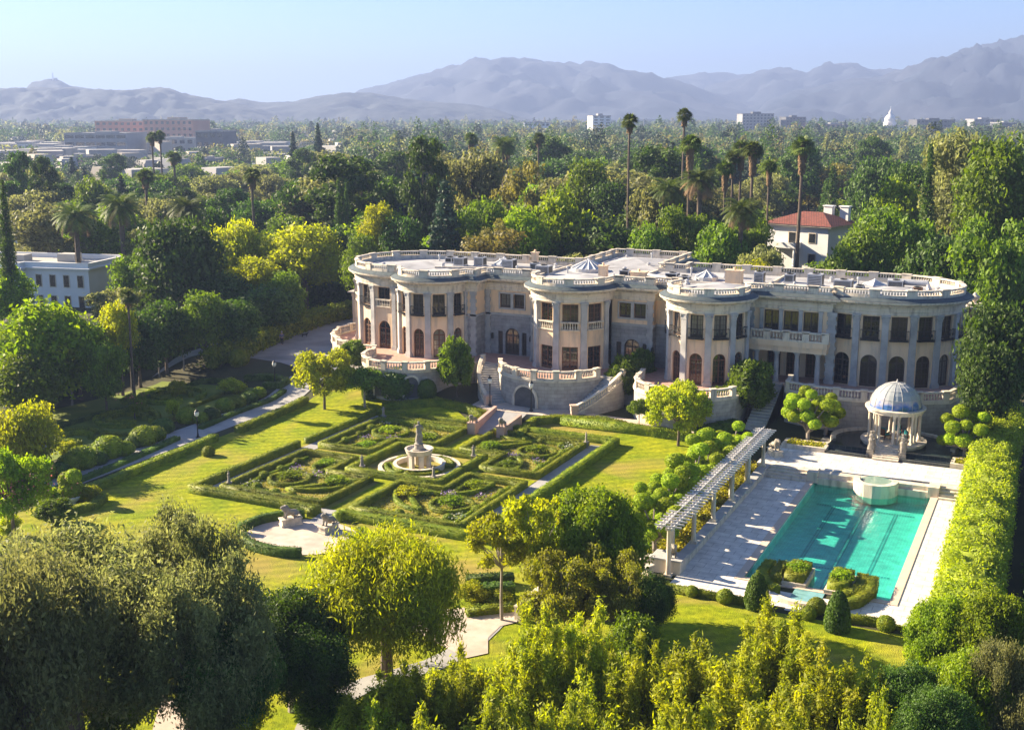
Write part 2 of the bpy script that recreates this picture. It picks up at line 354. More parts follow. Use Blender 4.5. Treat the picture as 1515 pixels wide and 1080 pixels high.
def tree_arch(key, kind, Rx, Hh, th, n, size, leaf, bark='bark', K=26, seed=1, r0=.3, rel=.34, low=-.5, aspect=1.3, hang=0, spread=.9, var=.3, flat=1.0, upbias=.25, k=7, inner=.3, jitter=.2):
    """a prototype: (crown mesh, trunk mesh); h = full height, th = height where the crown starts"""
    rng = np.random.default_rng(seed); Rz = (Hh - th) / 2; zc = th + Rz
    if kind == 'round': cl = round_clumps(Rx, Rz * .92, zc, K, rng, rel, flat, low, var)
    elif kind == 'column':      # upright narrow crown built of stacked, tapering clumps
        cl = []
        for i in range(K):
            g = (i + .5) / K; z = th + (Hh - th) * g; q = Rx * (1.05 - g ** 1.6) * rng.uniform(.25, .75); t = i * 2.4
            r = Rx * rel * (1.15 - .75 * g) * rng.uniform(.8, 1.2); cl.append(((q * math.cos(t), q * math.sin(t), z), (r, r, r * 1.5)))
    elif kind == 'cone':        # layered conifer
        cl = []
        for i in range(K):
            g = (i + .5) / K; z = th + (Hh - th) * g; q = Rx * (1.02 - g) * rng.uniform(.5, .95); t = i * 2.4 + rng.uniform(-.3, .3)
            r = Rx * rel * (1.1 - .8 * g); cl.append(((q * math.cos(t), q * math.sin(t), z), (r, r, r * .38)))
        cl.append(((0, 0, th + (Hh - th) * .45), (Rx * .3, Rx * .3, (Hh - th) * .42)))
    elif kind == 'spray':       # loose upright shoots (bamboo-like thicket)
        cl = []
        for i in range(K):
            t = i * 2.4; q = Rx * math.sqrt((i + .5) / K) * .9; top = Hh * (1 - .3 * (q / Rx) ** 2) * rng.uniform(.6, 1.0)
            m = max(3, int(top / 1.1))
            for j in range(m):
                g = (j + .5) / m
                if top * g < th: continue
                r = Rx * rel * (1.45 - 1.0 * g) * rng.uniform(.6, 1.4); b = .25 * (1 - g)
                cl.append(((q * math.cos(t) * (1 + b) + rng.normal(0, .12), q * math.sin(t) * (1 + b) + rng.normal(0, .12), top * g), (r, r, r * 1.7)))
    elif kind == 'weep':        # drooping crown: clumps with long hanging skirts
        cl = round_clumps(Rx, Rz * .9, zc, K, rng, rel, 1, -.35, var)
        for i in range(K):
            t = i * 2.4; q = Rx * rng.uniform(.55, .98); z = zc + Rz * (.25 - .75 * (q / Rx)) + rng.uniform(-.3, .5)
            cl.append(((q * math.cos(t), q * math.sin(t), z), (Rx * .14, Rx * .14, Rz * .38)))
    elif kind == 'fan':         # separate irregular masses with gaps between
        cl = []
        for i in range(K):
            t = i * 2.4 + rng.uniform(-.5, .5); q = Rx * math.sqrt(rng.uniform(.02, 1)) * .85; z = zc + Rz * rng.uniform(-.8, .95) * math.sqrt(max(.05, 1 - (q / Rx) ** 2))
            r = Rx * rel * rng.uniform(.6, 1.3); cl.append(((q * math.cos(t), q * math.sin(t), z), (r, r, r * .7)))
    V, F = crown(cl, n, size, rng, spread, aspect, hang, upbias, inner, jitter)
    me = mesh_np(key + '_crown', V, F, [M[leaf]])
    mb = MB(); limbs(mb, th + (Hh - th) * .3 if kind not in ('cone', 'column') else Hh * .8, cl, r0, rng, k)
    tm = bpy.data.meshes.new(key + '_trunk'); tm.from_pydata(mb.v, [], mb.f); tm.materials.append(M[bark]); tm.update()
    ARCH[key] = (me, tm, Rx, Hh)
def plant(key, name, loc, h, width=None, label=None, cat='tree', group=None, rz=None, rng=random):
    cm, tm, Rx, Hh = ARCH[key]; k = h / Hh; kx = k if width is None else width / (2 * Rx)
    e = empty(name, loc, rng.uniform(0, 6.28) if rz is None else rz, label, cat, group)
    kc = min(k, kx * (1.05 if 'palm' in key else (9 if key[:2] in ('oa', 'ba') else 1.6))); c = link('crown', cm, e); c.scale = (kx, kx, kc); c.location = (0, 0, h - Hh * kc)
    t = link('trunk', tm, e); t.scale = (kx, kx, (h - (Hh - ARCH_Z.get(key, Hh)) * kc) / ARCH_Z.get(key, Hh))
    return e
random.seed(7)
# near, finely leaved kinds
tree_arch('oak', 'fan', 6.5, 11, 2.6, 88000, .17, 'olive', K=70, seed=3, r0=.5, rel=.24, aspect=1.7, k=14, inner=.4, jitter=.33)
tree_arch('oak2', 'fan', 5.5, 11, 2.2, 68000, .17, 'olive', K=60, seed=5, r0=.45, rel=.24, aspect=1.7, k=14, inner=.4, jitter=.33)
tree_arch('darkoak', 'round', 4.5, 8, 2.0, 52000, .17, 'dark', 'pbark', K=46, seed=8, r0=.28, rel=.27)
tree_arch('pepper', 'weep', 5.0, 8.6, 2.0, 62000, .16, 'lime', K=40, seed=9, jitter=.35, r0=.36, rel=.24, aspect=2.2, hang=2.0, spread=1.2, k=12)
tree_arch('sparse', 'fan', 3.2, 8.5, 2.8, 5200, .24, 'lime', 'pbark', K=22, seed=10, r0=.13, rel=.2, k=20, spread=1.2)
tree_arch('dense', 'round', 4.2, 7.5, 1.0, 50000, .19, 'bright', K=55, seed=11, r0=.3, rel=.24, low=-.85)
tree_arch('brush', 'fan', 4.0, 6, 1.2, 17000, .19, 'twiggy', 'pbark', K=50, seed=12, r0=.15, rel=.19, k=26)
tree_arch('bamboo', 'spray', 2.6, 9, .2, 60000, .17, 'lime', K=11, seed=13, r0=.12, rel=.2, inner=.3, jitter=.5, aspect=1.8, hang=.6, k=10)
tree_arch('bamboo2', 'spray', 3.2, 9, .2, 70000, .18, 'fresh', K=14, seed=14, r0=.12, rel=.18, inner=.3, jitter=.5, aspect=1.8, hang=.6, k=10)
tree_arch('bamboo3', 'spray', 2.2, 10, .2, 44000, .16, 'lime', K=6, seed=15, r0=.12, rel=.26, inner=.3, jitter=.5, aspect=1.8, hang=.8, k=6)
tree_arch('shrub', 'round', 1.5, 2.6, .1, 7000, .15, 'mid', K=22, seed=16, r0=.06, rel=.3, low=-.9)
tree_arch('yshrub', 'round', 1.5, 2.6, .1, 7000, .15, 'lime', K=22, seed=17, r0=.06, rel=.3, low=-.9)
tree_arch('upshrub', 'round', 2.0, 4.4, .5, 12000, .19, 'mid', K=34, seed=18, r0=.1, rel=.24, low=-.85, spread=1.3, aspect=2.0)
tree_arch('ygarden', 'fan', 3.1, 5.2, 1.1, 15000, .2, 'lime', K=40, seed=19, r0=.12, rel=.22, spread=1.2)
tree_arch('smalltree', 'round', 1.9, 4.2, 1.7, 9000, .18, 'mid', 'pbark', K=26, seed=21, r0=.09, rel=.28, low=-.5)
tree_arch('pinktree', 'fan', 2.6, 5, 1.4, 12000, .18, 'bright', K=36, seed=22, r0=.12, rel=.22)
tree_arch('clipped', 'round', 2.2, 3.2, .3, 16000, .16, 'lime', K=10, seed=23, r0=.1, rel=.5, low=-.8, var=.1)
tree_arch('fluffy', 'round', .8, 1.1, 0, 1500, .13, 'bright', K=12, seed=24, r0=.02, rel=.36, low=-.2, spread=1.2, aspect=1.6, k=2)
tree_arch('fluffy2', 'round', .8, 1.0, 0, 1400, .13, 'lime', K=12, seed=25, r0=.02, rel=.36, low=-.2, spread=1.2, aspect=1.6, k=2)
# middle distance kinds
BG = {}
def bgk(key, desc, *a, **k): tree_arch(key, *a, **k); BG[key] = desc
bgk('b_dark', 'dark green dense round tree', 'round', 5.5, 13, 1.5, 9000, .48, 'dark', K=34, seed=31, rel=.3, low=-.8)
bgk('b_mid', 'mid green billowing tree', 'round', 5.5, 12, 1.2, 9000, .46, 'mid', K=36, seed=32, rel=.3, low=-.8)
bgk('b_bright', 'bright green leafy tree', 'round', 5.0, 11, 1.0, 8500, .44, 'bright', K=34, seed=33, rel=.3, low=-.8)
bgk('b_olive', 'grey olive loose crowned tree', 'fan', 5.5, 14, 2.0, 9500, .44, 'olive', K=46, seed=34, rel=.26)
bgk('b_brown', 'brownish green thin tree', 'fan', 4.5, 12, 2.0, 6500, .40, 'brownish', K=36, seed=35, rel=.25)
bgk('b_yellow', 'yellow green young tree', 'round', 4.5, 9, 1.0, 7000, .40, 'lime', K=30, seed=36, rel=.3, low=-.8)
bgk('b_tall', 'tall dark eucalyptus with open crown', 'fan', 5.0, 20, 4.0, 9500, .46, 'dark', K=44, seed=37, rel=.26)
bgk('b_cone', 'blue green layered conifer', 'cone', 4.5, 15, 1.0, 8000, .42, 'bluegreen', K=44, seed=38, rel=.34)
bgk('b_col', 'narrow dark cypress', 'column', 1.7, 14, .4, 4000, .36, 'dark', K=22, seed=39, rel=.6)
bgk('b_mid2', 'broad mid green tree with open gaps', 'fan', 6.0, 12, 1.5, 9500, .46, 'mid', K=42, seed=40, rel=.27)
tree_arch('b_ybright', 'round', 4.6, 9.5, 1.3, 15000, .30, 'yellow', K=44, seed=41, rel=.26, low=-.7)

# palms
def fan_palm(key, Hh, R, seed, skirt):
    rng = np.random.default_rng(seed); V = []; F = []; mi = []
    n = 46
    for i in range(n):
        t = i * 2.39996; el = math.radians(rng.uniform(-35, 75)); L = R * rng.uniform(.8, 1.05)
        d = np.array([math.cos(t) * math.cos(el), math.sin(t) * math.cos(el), math.sin(el)]); side = np.array([-math.sin(t), math.cos(t), 0]); up = np.cross(d, side)
        c = np.array([0, 0, Hh - R * .75]) + d * L * .45
        for j in range(9):
            a = math.radians(-72 + 18 * j); v = d * math.cos(a) + side * math.sin(a); tip = c + v * L * .62 - np.array([0, 0, .28 * L * abs(math.sin(a)) + .12 * L]); pw = np.cross(v, up) * .055 * R
            b = len(V); V += [c - pw * .3, c + v * L * .3 + pw, tip, c + v * L * .3 - pw]; F.append((b, b + 1, b + 2, b + 3)); mi.append(0)
        b = len(V); s = side * .03 * R; o = np.array([0, 0, Hh - R * .75]); V += [o - s, c - s, c + s, o + s]; F.append((b, b + 1, b + 2, b + 3)); mi.append(0)
    for i in range(int(170 * skirt)):
        t = rng.uniform(0, 6.28); z = Hh - R * rng.uniform(.8, .8 + 1.2 * skirt); r = R * .42 * (1 - .35 * (Hh - z) / R / 2); d = np.array([math.cos(t), math.sin(t), 0]); sd = np.array([-math.sin(t), math.cos(t), 0]) * .09 * R
        o = np.array([0, 0, z + .25 * R]) + d * .1 * R; e = np.array([0, 0, z - .28 * R]) + d * r; b = len(V); V += [o - sd, o + sd, e + sd * .5, e - sd * .5]; F.append((b, b + 1, b + 2, b + 3)); mi.append(1)
    me = mesh_np(key + '_crown', V, F, [M['palm'], M['brown_thatch']], mi)
    mb = MB(); mb.tube([(0, 0, -.3), (.1, 0, Hh * .3), (-.05, .05, Hh * .7), (0, 0, Hh - R * .7)], [.42, .3, .24, .26], 8)
    tm = bpy.data.meshes.new(key + '_trunk'); tm.from_pydata(mb.v, [], mb.f); tm.materials.append(M['bark']); tm.update()
    ARCH[key] = (me, tm, R, Hh); ARCH_Z[key] = Hh - R * .7
def date_palm(key, Hh, R, seed, skirt=.3, thick=.42):
    rng = np.random.default_rng(seed); V = []; F = []; mi = []; z0 = Hh - R * .45
    for i in range(64):
        t = i * 2.39996; el = math.radians(80 - 105 * (i / 64) + rng.uniform(-6, 6)); d = np.array([math.cos(t), math.sin(t), 0.]); side = np.array([-math.sin(t), math.cos(t), 0.])
        dead = i > 64 * (1 - skirt * .4); p = np.array([0, 0, z0]) + d * .25; e = el; m = 13; st = R * 1.12 / m
        for j in range(m):
            g = j / m; q = p + (d * math.cos(e) + np.array([0, 0, math.sin(e)])) * st; fw = (q - p) / st; up = np.cross(fw, side) * -1
            wd = R * .27 * math.sin(math.pi * min(1, g * .92 + .12)) ** .7
            for sg in (-1, 1):
                for h in (0, .5):
                    b = len(V); a = p + (q - p) * h; tip = a + side * sg * wd * .85 + fw * wd * .6 - np.array([0, 0, wd * .35]); ww = fw * st * .2
                    V += [a - ww, a + ww, tip + ww * .2, tip - ww * .2]; F.append((b, b + 1, b + 2, b + 3)); mi.append(1 if dead else 0)
            p = q; e -= math.radians(6.8)
    me = mesh_np(key + '_crown', V, F, [M['palm'], M['brown_thatch']], mi)
    mb = MB(); mb.tube([(0, 0, -.3), (.05, 0, Hh * .5), (0, 0, z0 - .6), (0, 0, z0 + .3)], [thick * 1.25, thick, thick * .95, thick * 1.5], 9)
    tm = bpy.data.meshes.new(key + '_trunk'); tm.from_pydata(mb.v, [], mb.f); tm.materials.append(M['bark']); tm.update()
    ARCH[key] = (me, tm, R, Hh); ARCH_Z[key] = z0 + .3
fan_palm('fanpalm', 20, 2.1, 51, .7); fan_palm('fanpalm2', 18, 2.3, 52, 1.3); date_palm('datepalm', 11, 3.6, 53); date_palm('datepalm2', 13, 4.2, 54, .9, .5)

# clipped hedges: a dark core clothed with small leaf faces
def hedge_faces(path, w, h, rng, dens=170, size=.085, closed=False, z0=0.0, top_round=.05):
    pp = [Vector((p[0], p[1])) for p in path]; zs = [p[2] if len(p) > 2 else H(p[0], p[1]) for p in path]
    P_, N_ = [], []
    seg = list(zip(range(len(pp) - 1), range(1, len(pp)))) + ([(len(pp) - 1, 0)] if closed else [])
    for a, b in seg:
        d = pp[b] - pp[a]; L = d.length
        if L < 1e-3: continue
        u = d / L; nn = Vector((u.y, -u.x)); per = 2 * h + w; n = int(dens * L * per); g = rng.uniform(0, 1, n); s = rng.uniform(0, per, n)
        if not closed: g = g * 1.0
        off = np.where(s < h, w / 2, np.where(s < h + w, w / 2 - (s - h), -w / 2)); z = np.where(s < h, s, np.where(s < h + w, h, h - (s - h - w)))
        lump = .05 * np.sin(g * L * 2.1 + a * 1.7) + rng.normal(0, .025, n); z = z + np.where((s >= h) & (s < h + w), lump, 0); off = off * (1 + lump * .8)
        x = pp[a].x + u.x * g * L + nn.x * off; y = pp[a].y + u.y * g * L + nn.y * off; zz = zs[a] + (zs[b] - zs[a]) * g + z + z0
        P_.append(np.stack([x, y, zz], 1)); nz = np.where((s >= h) & (s < h + w), 1., .15); sg = np.sign(off) * np.where(nz > .5, 0, 1)
        N_.append(np.stack([nn.x * sg, nn.y * sg, nz], 1))
    if not closed:
        for e, o in ((0, 1), (-1, -2)):
            d = (pp[e] - pp[o]).normalized(); nn = Vector((d.y, -d.x)); n = int(dens * w * h); a = rng.uniform(-w / 2, w / 2, n); z = rng.uniform(0, h, n)
            P_.append(np.stack([pp[e].x + nn.x * a, pp[e].y + nn.y * a, zs[e] + z + z0], 1)); N_.append(np.tile([d.x, d.y, .1], (n, 1)))
    return quads(np.concatenate(P_), np.concatenate(N_), size, rng, .34, 1.2)
def densify(path, step, closed=False):
    out = []; n = len(path)
    for i in range(n if closed else n - 1):
        a, b = path[i], path[(i + 1) % n]; L = math.hypot(b[0] - a[0], b[1] - a[1]); k = max(1, int(L / step))
        for j in range(k): out.append((a[0] + (b[0] - a[0]) * j / k, a[1] + (b[1] - a[1]) * j / k))
    if not closed: out.append(tuple(path[-1][:2]))
    return out
HN = [0]
def hedge(path, w=.45, h=.55, leaf='hedge', closed=False, z0=0.0, name='clipped_hedge', label=None, group=None, dens=170, size=.085, cat='hedge', parent=None):
    HN[0] += 1; rng = np.random.default_rng(900 + HN[0]); p3 = [(p[0], p[1], H(p[0], p[1])) for p in path]
    mb = MB(); e = .04; mb.sweep(p3, [(w / 2 - e, z0 - .3), (w / 2 - e, z0 + h - e), (-w / 2 + e, z0 + h - e), (-w / 2 + e, z0 - .3)], closed)
    nb = len(mb.v); V, F = hedge_faces(p3, w, h, rng, dens, size, closed, z0)
    core = [f if len(f) == 4 else (f + f[-1:] * (4 - len(f))) for f in mb.f]
    me = mesh_np(name, np.concatenate([np.array(mb.v), V]), np.concatenate([np.array(core), F + nb]), [M[leaf]])
    o = link(name, me, parent)
    return tag(o, label, cat, group) if parent is None else o
def ball_mesh(name, leaf, n=1500, size=.09, flat=1.0, lump=.03, seed=5):
    rng = np.random.default_rng(seed); mb = MB(); mb.lathe((0, 0, 0), [(.95 * max(.03, math.cos(e)), .95 * math.sin(e)) for e in [math.radians(k) for k in range(-88, 90, 22)]], 12)
    V0 = np.array(mb.v); F0 = np.array([f for f in mb.f if len(f) == 4])
    d = sph(n, rng); r = 1 + lump * np.sin(d[:, 0] * 7) * np.cos(d[:, 1] * 6) + rng.normal(0, .02, n); V, F = quads(d * r[:, None], d, size, rng, .7, 1.2)
    V = np.concatenate([V0, V]); V[:, 2] *= flat; return mesh_np(name, V, np.concatenate([F0, F + len(V0)]), [M[leaf]])
BALL = {k: ball_mesh(k + '_ball', l, n, s) for k, l, n, s in (('pom', 'pom', 900, .2), ('hedge', 'hedge', 1400, .13), ('dhedge', 'dhedge', 1600, .12), ('mound', 'hedge', 700, .2))}
def cone_mesh(name, leaf, n=3200, size=.08):
    rng = np.random.default_rng(77); zz = rng.uniform(0, 1, n) ** 1.2; r = np.sqrt(np.clip(1 - zz ** 1.9, 0, 1)) * (.86 + .14 * np.clip(zz * 6, 0, 1)); t = rng.uniform(0, 6.283, n)
    P_ = np.stack([r * np.cos(t) * .5, r * np.sin(t) * .5, zz * 1.0], 1); N_ = np.stack([np.cos(t), np.sin(t), zz * .8], 1); V, F = quads(P_, N_, size, rng, .7, 1.2)
    mb = MB(); mb.lathe((0, 0, 0), [(.44, 0), (.47, .15), (.43, .45), (.31, .72), (.15, .9), (.02, .97)], 14); core = [f if len(f) == 4 else None for f in mb.f]; core = [c for c in core if c]
    return mesh_np(name, np.concatenate([np.array(mb.v), V]), np.concatenate([np.array(core), F + len(mb.v)]), [M[leaf]])
CONE = cone_mesh('cone_topiary', 'dhedge')
def bush(kind, loc, r, rz=None, name='clipped_bush', label=None, group=None, cat='bush', flat=.85):
    o = link(name, CONE if kind == 'cone' else BALL[kind]); z = H(loc[0], loc[1]) if len(loc) < 3 else loc[2]
    if kind == 'cone': o.location = (loc[0], loc[1], z); o.scale = (2 * r, 2 * r, flat)
    else: o.location = (loc[0], loc[1], z + r * flat * .72); o.scale = (r, r, r * flat)
    o.rotation_euler = (0, 0, random.uniform(0, 6))
    return tag(o, label, cat, group)
# ------------------------------------------------------------------ ground: one sheet to the horizon, with the pool cut out of it
PX0, PX1, PY0, PY1 = -17.45, -8.2, 72.3, 95.4
def lin(a, b, s): return list(np.arange(a, b, s))
gx = [-9000, -5000, -2500, -1200, -600, -350, -220] + lin(-160, -18, 1.5) + [PX0] + lin(-16.5, -8.5, 2) + [PX1] + lin(-7, 30, 2) + [60, 150, 400, 1200, 3000, 6000]
gy = [-500, -100, 0, 20, 40, 55, 65] + [PY0] + lin(74, 95, 2) + [PY1] + lin(96, 110, 1) + lin(110, 150, 4) + [170, 220, 350, 600, 1000, 2000, 4000, 7000, 12500]
gx = sorted(gx); gy = sorted(gy); nx = len(gx)
GV = [(x, y, H(x, y)) for y in gy for x in gx]; GF = []
for j in range(len(gy) - 1):
    for i in range(nx - 1):
        if PX0 - .01 <= gx[i] < PX1 - .01 and PY0 - .01 <= gy[j] < PY1 - .01: continue
        GF.append((j * nx + i, j * nx + i + 1, (j + 1) * nx + i + 1, (j + 1) * nx + i))
M['ground'] = mat('planted_ground', (.030, .034, .012), (.06, .062, .022), .25, .95, .5, 3, dirt=((.075, .062, .036), .06, .7), coords='Object')
tag(link('ground', mesh_np('ground', GV, GF, [M['ground']])), kind='structure')
def drape(name, poly, dz, m, step=1.0, kind='structure', label=None):
    bm = bmesh.new(); vs = [bm.verts.new((p[0], p[1], 0)) for p in poly]; bm.faces.new(vs)
    for ax in (0, 1):
        lo, hi = min(p[ax] for p in poly), max(p[ax] for p in poly); c = math.ceil(lo / step) * step
        while c < hi:
            if ax == 1 and not (97 < c < 108): c += step; continue
            if ax == 0 and min(p[1] for p in poly) < 97.5 and max(p[1] for p in poly) < 98: break
            no = (1, 0, 0) if ax == 0 else (0, 1, 0); co = (c, 0, 0) if ax == 0 else (0, c, 0)
            bmesh.ops.bisect_plane(bm, geom=bm.verts[:] + bm.edges[:] + bm.faces[:], plane_co=co, plane_no=no); c += step
    bmesh.ops.triangulate(bm, faces=bm.faces[:])
    for v in bm.verts: v.co.z = H(v.co.x, v.co.y) + dz
    bmesh.ops.recalc_face_normals(bm, faces=bm.faces[:])
    for f in bm.faces:
        if f.normal.z < 0: f.normal_flip()
    me = bpy.data.meshes.new(name); bm.to_mesh(me); bm.free(); me.materials.append(m)
    return tag(link(name, me), label, kind=kind)
def arc(cx, cy, r, a0, a1, n=None, ry=None):
    n = n or max(3, int(abs(a1 - a0) / 6)); ry = ry or r
    return [(cx + r * math.cos(math.radians(a0 + (a1 - a0) * i / n)), cy + ry * math.sin(math.radians(a0 + (a1 - a0) * i / n))) for i in range(n + 1)]
# lawns
drape('lawn', [(-71.2, 56), (-71.2, 70), (-71.3, 86), (-71.6, 101.5), (-68, 103.5), (-60, 104), (-56.5, 103), (-52, 99.6), (-50.5, 99), (-46.5, 99), (-44.5, 101.6), (-36, 101.9), (-30, 101.5), (-28.5, 99), (-26.6, 92), (-25.6, 80), (-25.2, 66), (-25, 62), (-22, 60.5), (-4, 60.5), (-4, 54), (-30, 36), (-75, 34), (-75, 50)], .045, M['lawn'])
drape('lower_lawn', [(-23.5, 60), (-23.5, 67.6), (-5, 67.6), (-5, 60)], .06, M['lawn'])
# the garden path on the left, its side walk and the drive
drape('garden_path', [(-76.6, 50), (-77.0, 70), (-76.6, 86), (-77, 104), (-72.9, 104.5), (-72.6, 86), (-72.2, 70), (-72, 50)], .06, M['paving'])
drape('driveway', [(-94, 100.5), (-92, 109), (-86.5, 108.2), (-81, 107.5), (-77.5, 106), (-72, 106), (-69, 108), (-72, 112), (-78, 124), (-84, 146), (-97, 148), (-97, 132)], .05, M['asphalt'])
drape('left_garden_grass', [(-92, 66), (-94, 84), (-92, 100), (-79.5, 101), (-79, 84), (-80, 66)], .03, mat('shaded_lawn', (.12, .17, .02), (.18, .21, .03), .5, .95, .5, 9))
# front plazas and curving walk
plaza = arc(-48.4, 65.9, 4.3, 0, 360, 40, 3.5)[:-1]
drape('lion_plaza', plaza, .09, M['gravel'])
drape('plaza_walk', [(-49.9, 68.6), (-49.9, 72.0), (-48.2, 72.0), (-48.2, 68.6)], .105, M['paving'])
def strip(pts, wdt):
    a, b = [], []
    for i, p in enumerate(pts):
        q, r = pts[max(0, i - 1)], pts[min(len(pts) - 1, i + 1)]; d = Vector((r[0] - q[0], r[1] - q[1])).normalized(); n = Vector((d.y, -d.x)) * wdt / 2
        a.append((p[0] + n.x, p[1] + n.y)); b.append((p[0] - n.x, p[1] - n.y))
    return a + b[::-1]
def gp(*L): return [tuple(G(x, y)[:2]) for x, y in L]
drape('curving_walk', gp((300, 1120), (258, 1040), (240, 1030), (215, 1120)), .08, M['gravel'])
drape('round_walk', strip(gp((440, 1130), (462, 1070), (500, 1035), (545, 1012), (590, 1000), (640, 985), (690, 960), (722, 930), (745, 905)), 1.5), .075, M['paving'])
drape('fountain_court', gp((600, 925), (640, 950), (690, 975), (722, 968), (722, 945), (740, 928), (765, 922), (764, 905), (735, 903), (690, 900), (640, 905)), .09, M['gravel'])

# ------------------------------------------------------------------ parterre
PC = (-49.35, 84.4)
X0, X1, Y0, Y1 = -62.4, -36.3, 70.5, 98.3
M['pground'] = mat('parterre_ground', (.22, .21, .02), (.30, .25, .045), 1.1, .95, .6, 10, dirt=((.12, .10, .05), .5, .7))
drape('parterre_soil', [(X0, Y0), (X1, Y0), (X1, Y1), (X0, Y1)], .09, M['pground'])
mb = MB()
def flat(mb, x0, x1, y0, y1, z=.13): mb.add([(x0, y0, z), (x1, y0, z), (x1, y1, z), (x0, y1, z)], [(0, 1, 2, 3)])
flat(mb, X0 + .5, X0 + 1.9, Y0 + .5, Y1 - .5); flat(mb, X1 - 2.0, X1 - .5, Y0 + .5, Y1 - 1.2)
flat(mb, X0 + 1.9, X1 - 2.0, Y0 + .5, Y0 + 1.15); flat(mb, -50.0, -48.2, Y0 - .5, Y0 + .5, .127)
tag(mb.build('parterre_walk', M['paving']), kind='structure')
mb = MB()      # grass corridors between the beds
for x0, x1, y0, y1 in ((-49.95, -48.2, 71.7, 79.6), (-49.95, -48.2, 89.3, 95.6), (-60.4, -54.5, 83.5, 85.1), (-44.3, -38.4, 83.5, 85.1)): flat(mb, x0, x1, y0, y1, .122)
for x0, x1, y0, y1 in ((-54.7, -44.1, 79.1, 80.1), (-54.7, -44.1, 88.7, 89.6), (-54.7, -53.8, 80.1, 88.7), (-44.9, -44.1, 80.1, 88.7)): flat(mb, x0, x1, y0, y1, .118)
tag(mb.build('parterre_grass', M['lawn']), kind='structure')
side = {(-1, -1): 'near left', (1, -1): 'near right', (-1, 1): 'far left', (1, 1): 'far right'}
hg = 'low clipped hedges of the parterre'
def hd(path, w, h, what, closed=False, leaf='hedge', dens=150, size=.09):
    return hedge(path, w, h, leaf, closed, .05, 'clipped_hedge', what, hg, dens, size)
hd(densify([(-50.3, 69.6), (-50.3, Y0), (X0, Y0), (X0, 85)], 1.5), .62, .7, 'outer box hedge along the near left edge of the parterre, open at the lion plaza')
hd(densify([(X0, 86.2), (X0, Y1), (-51.0, Y1)], 1.5), .6, .6, 'outer box hedge round the far left corner of the parterre')
hd(densify([(-47.9, 69.6), (-47.9, Y0), (X1, Y0), (X1, Y1), (-46.8, Y1)], 1.5), .7, .7, 'long outer box hedge round the right side of the parterre')
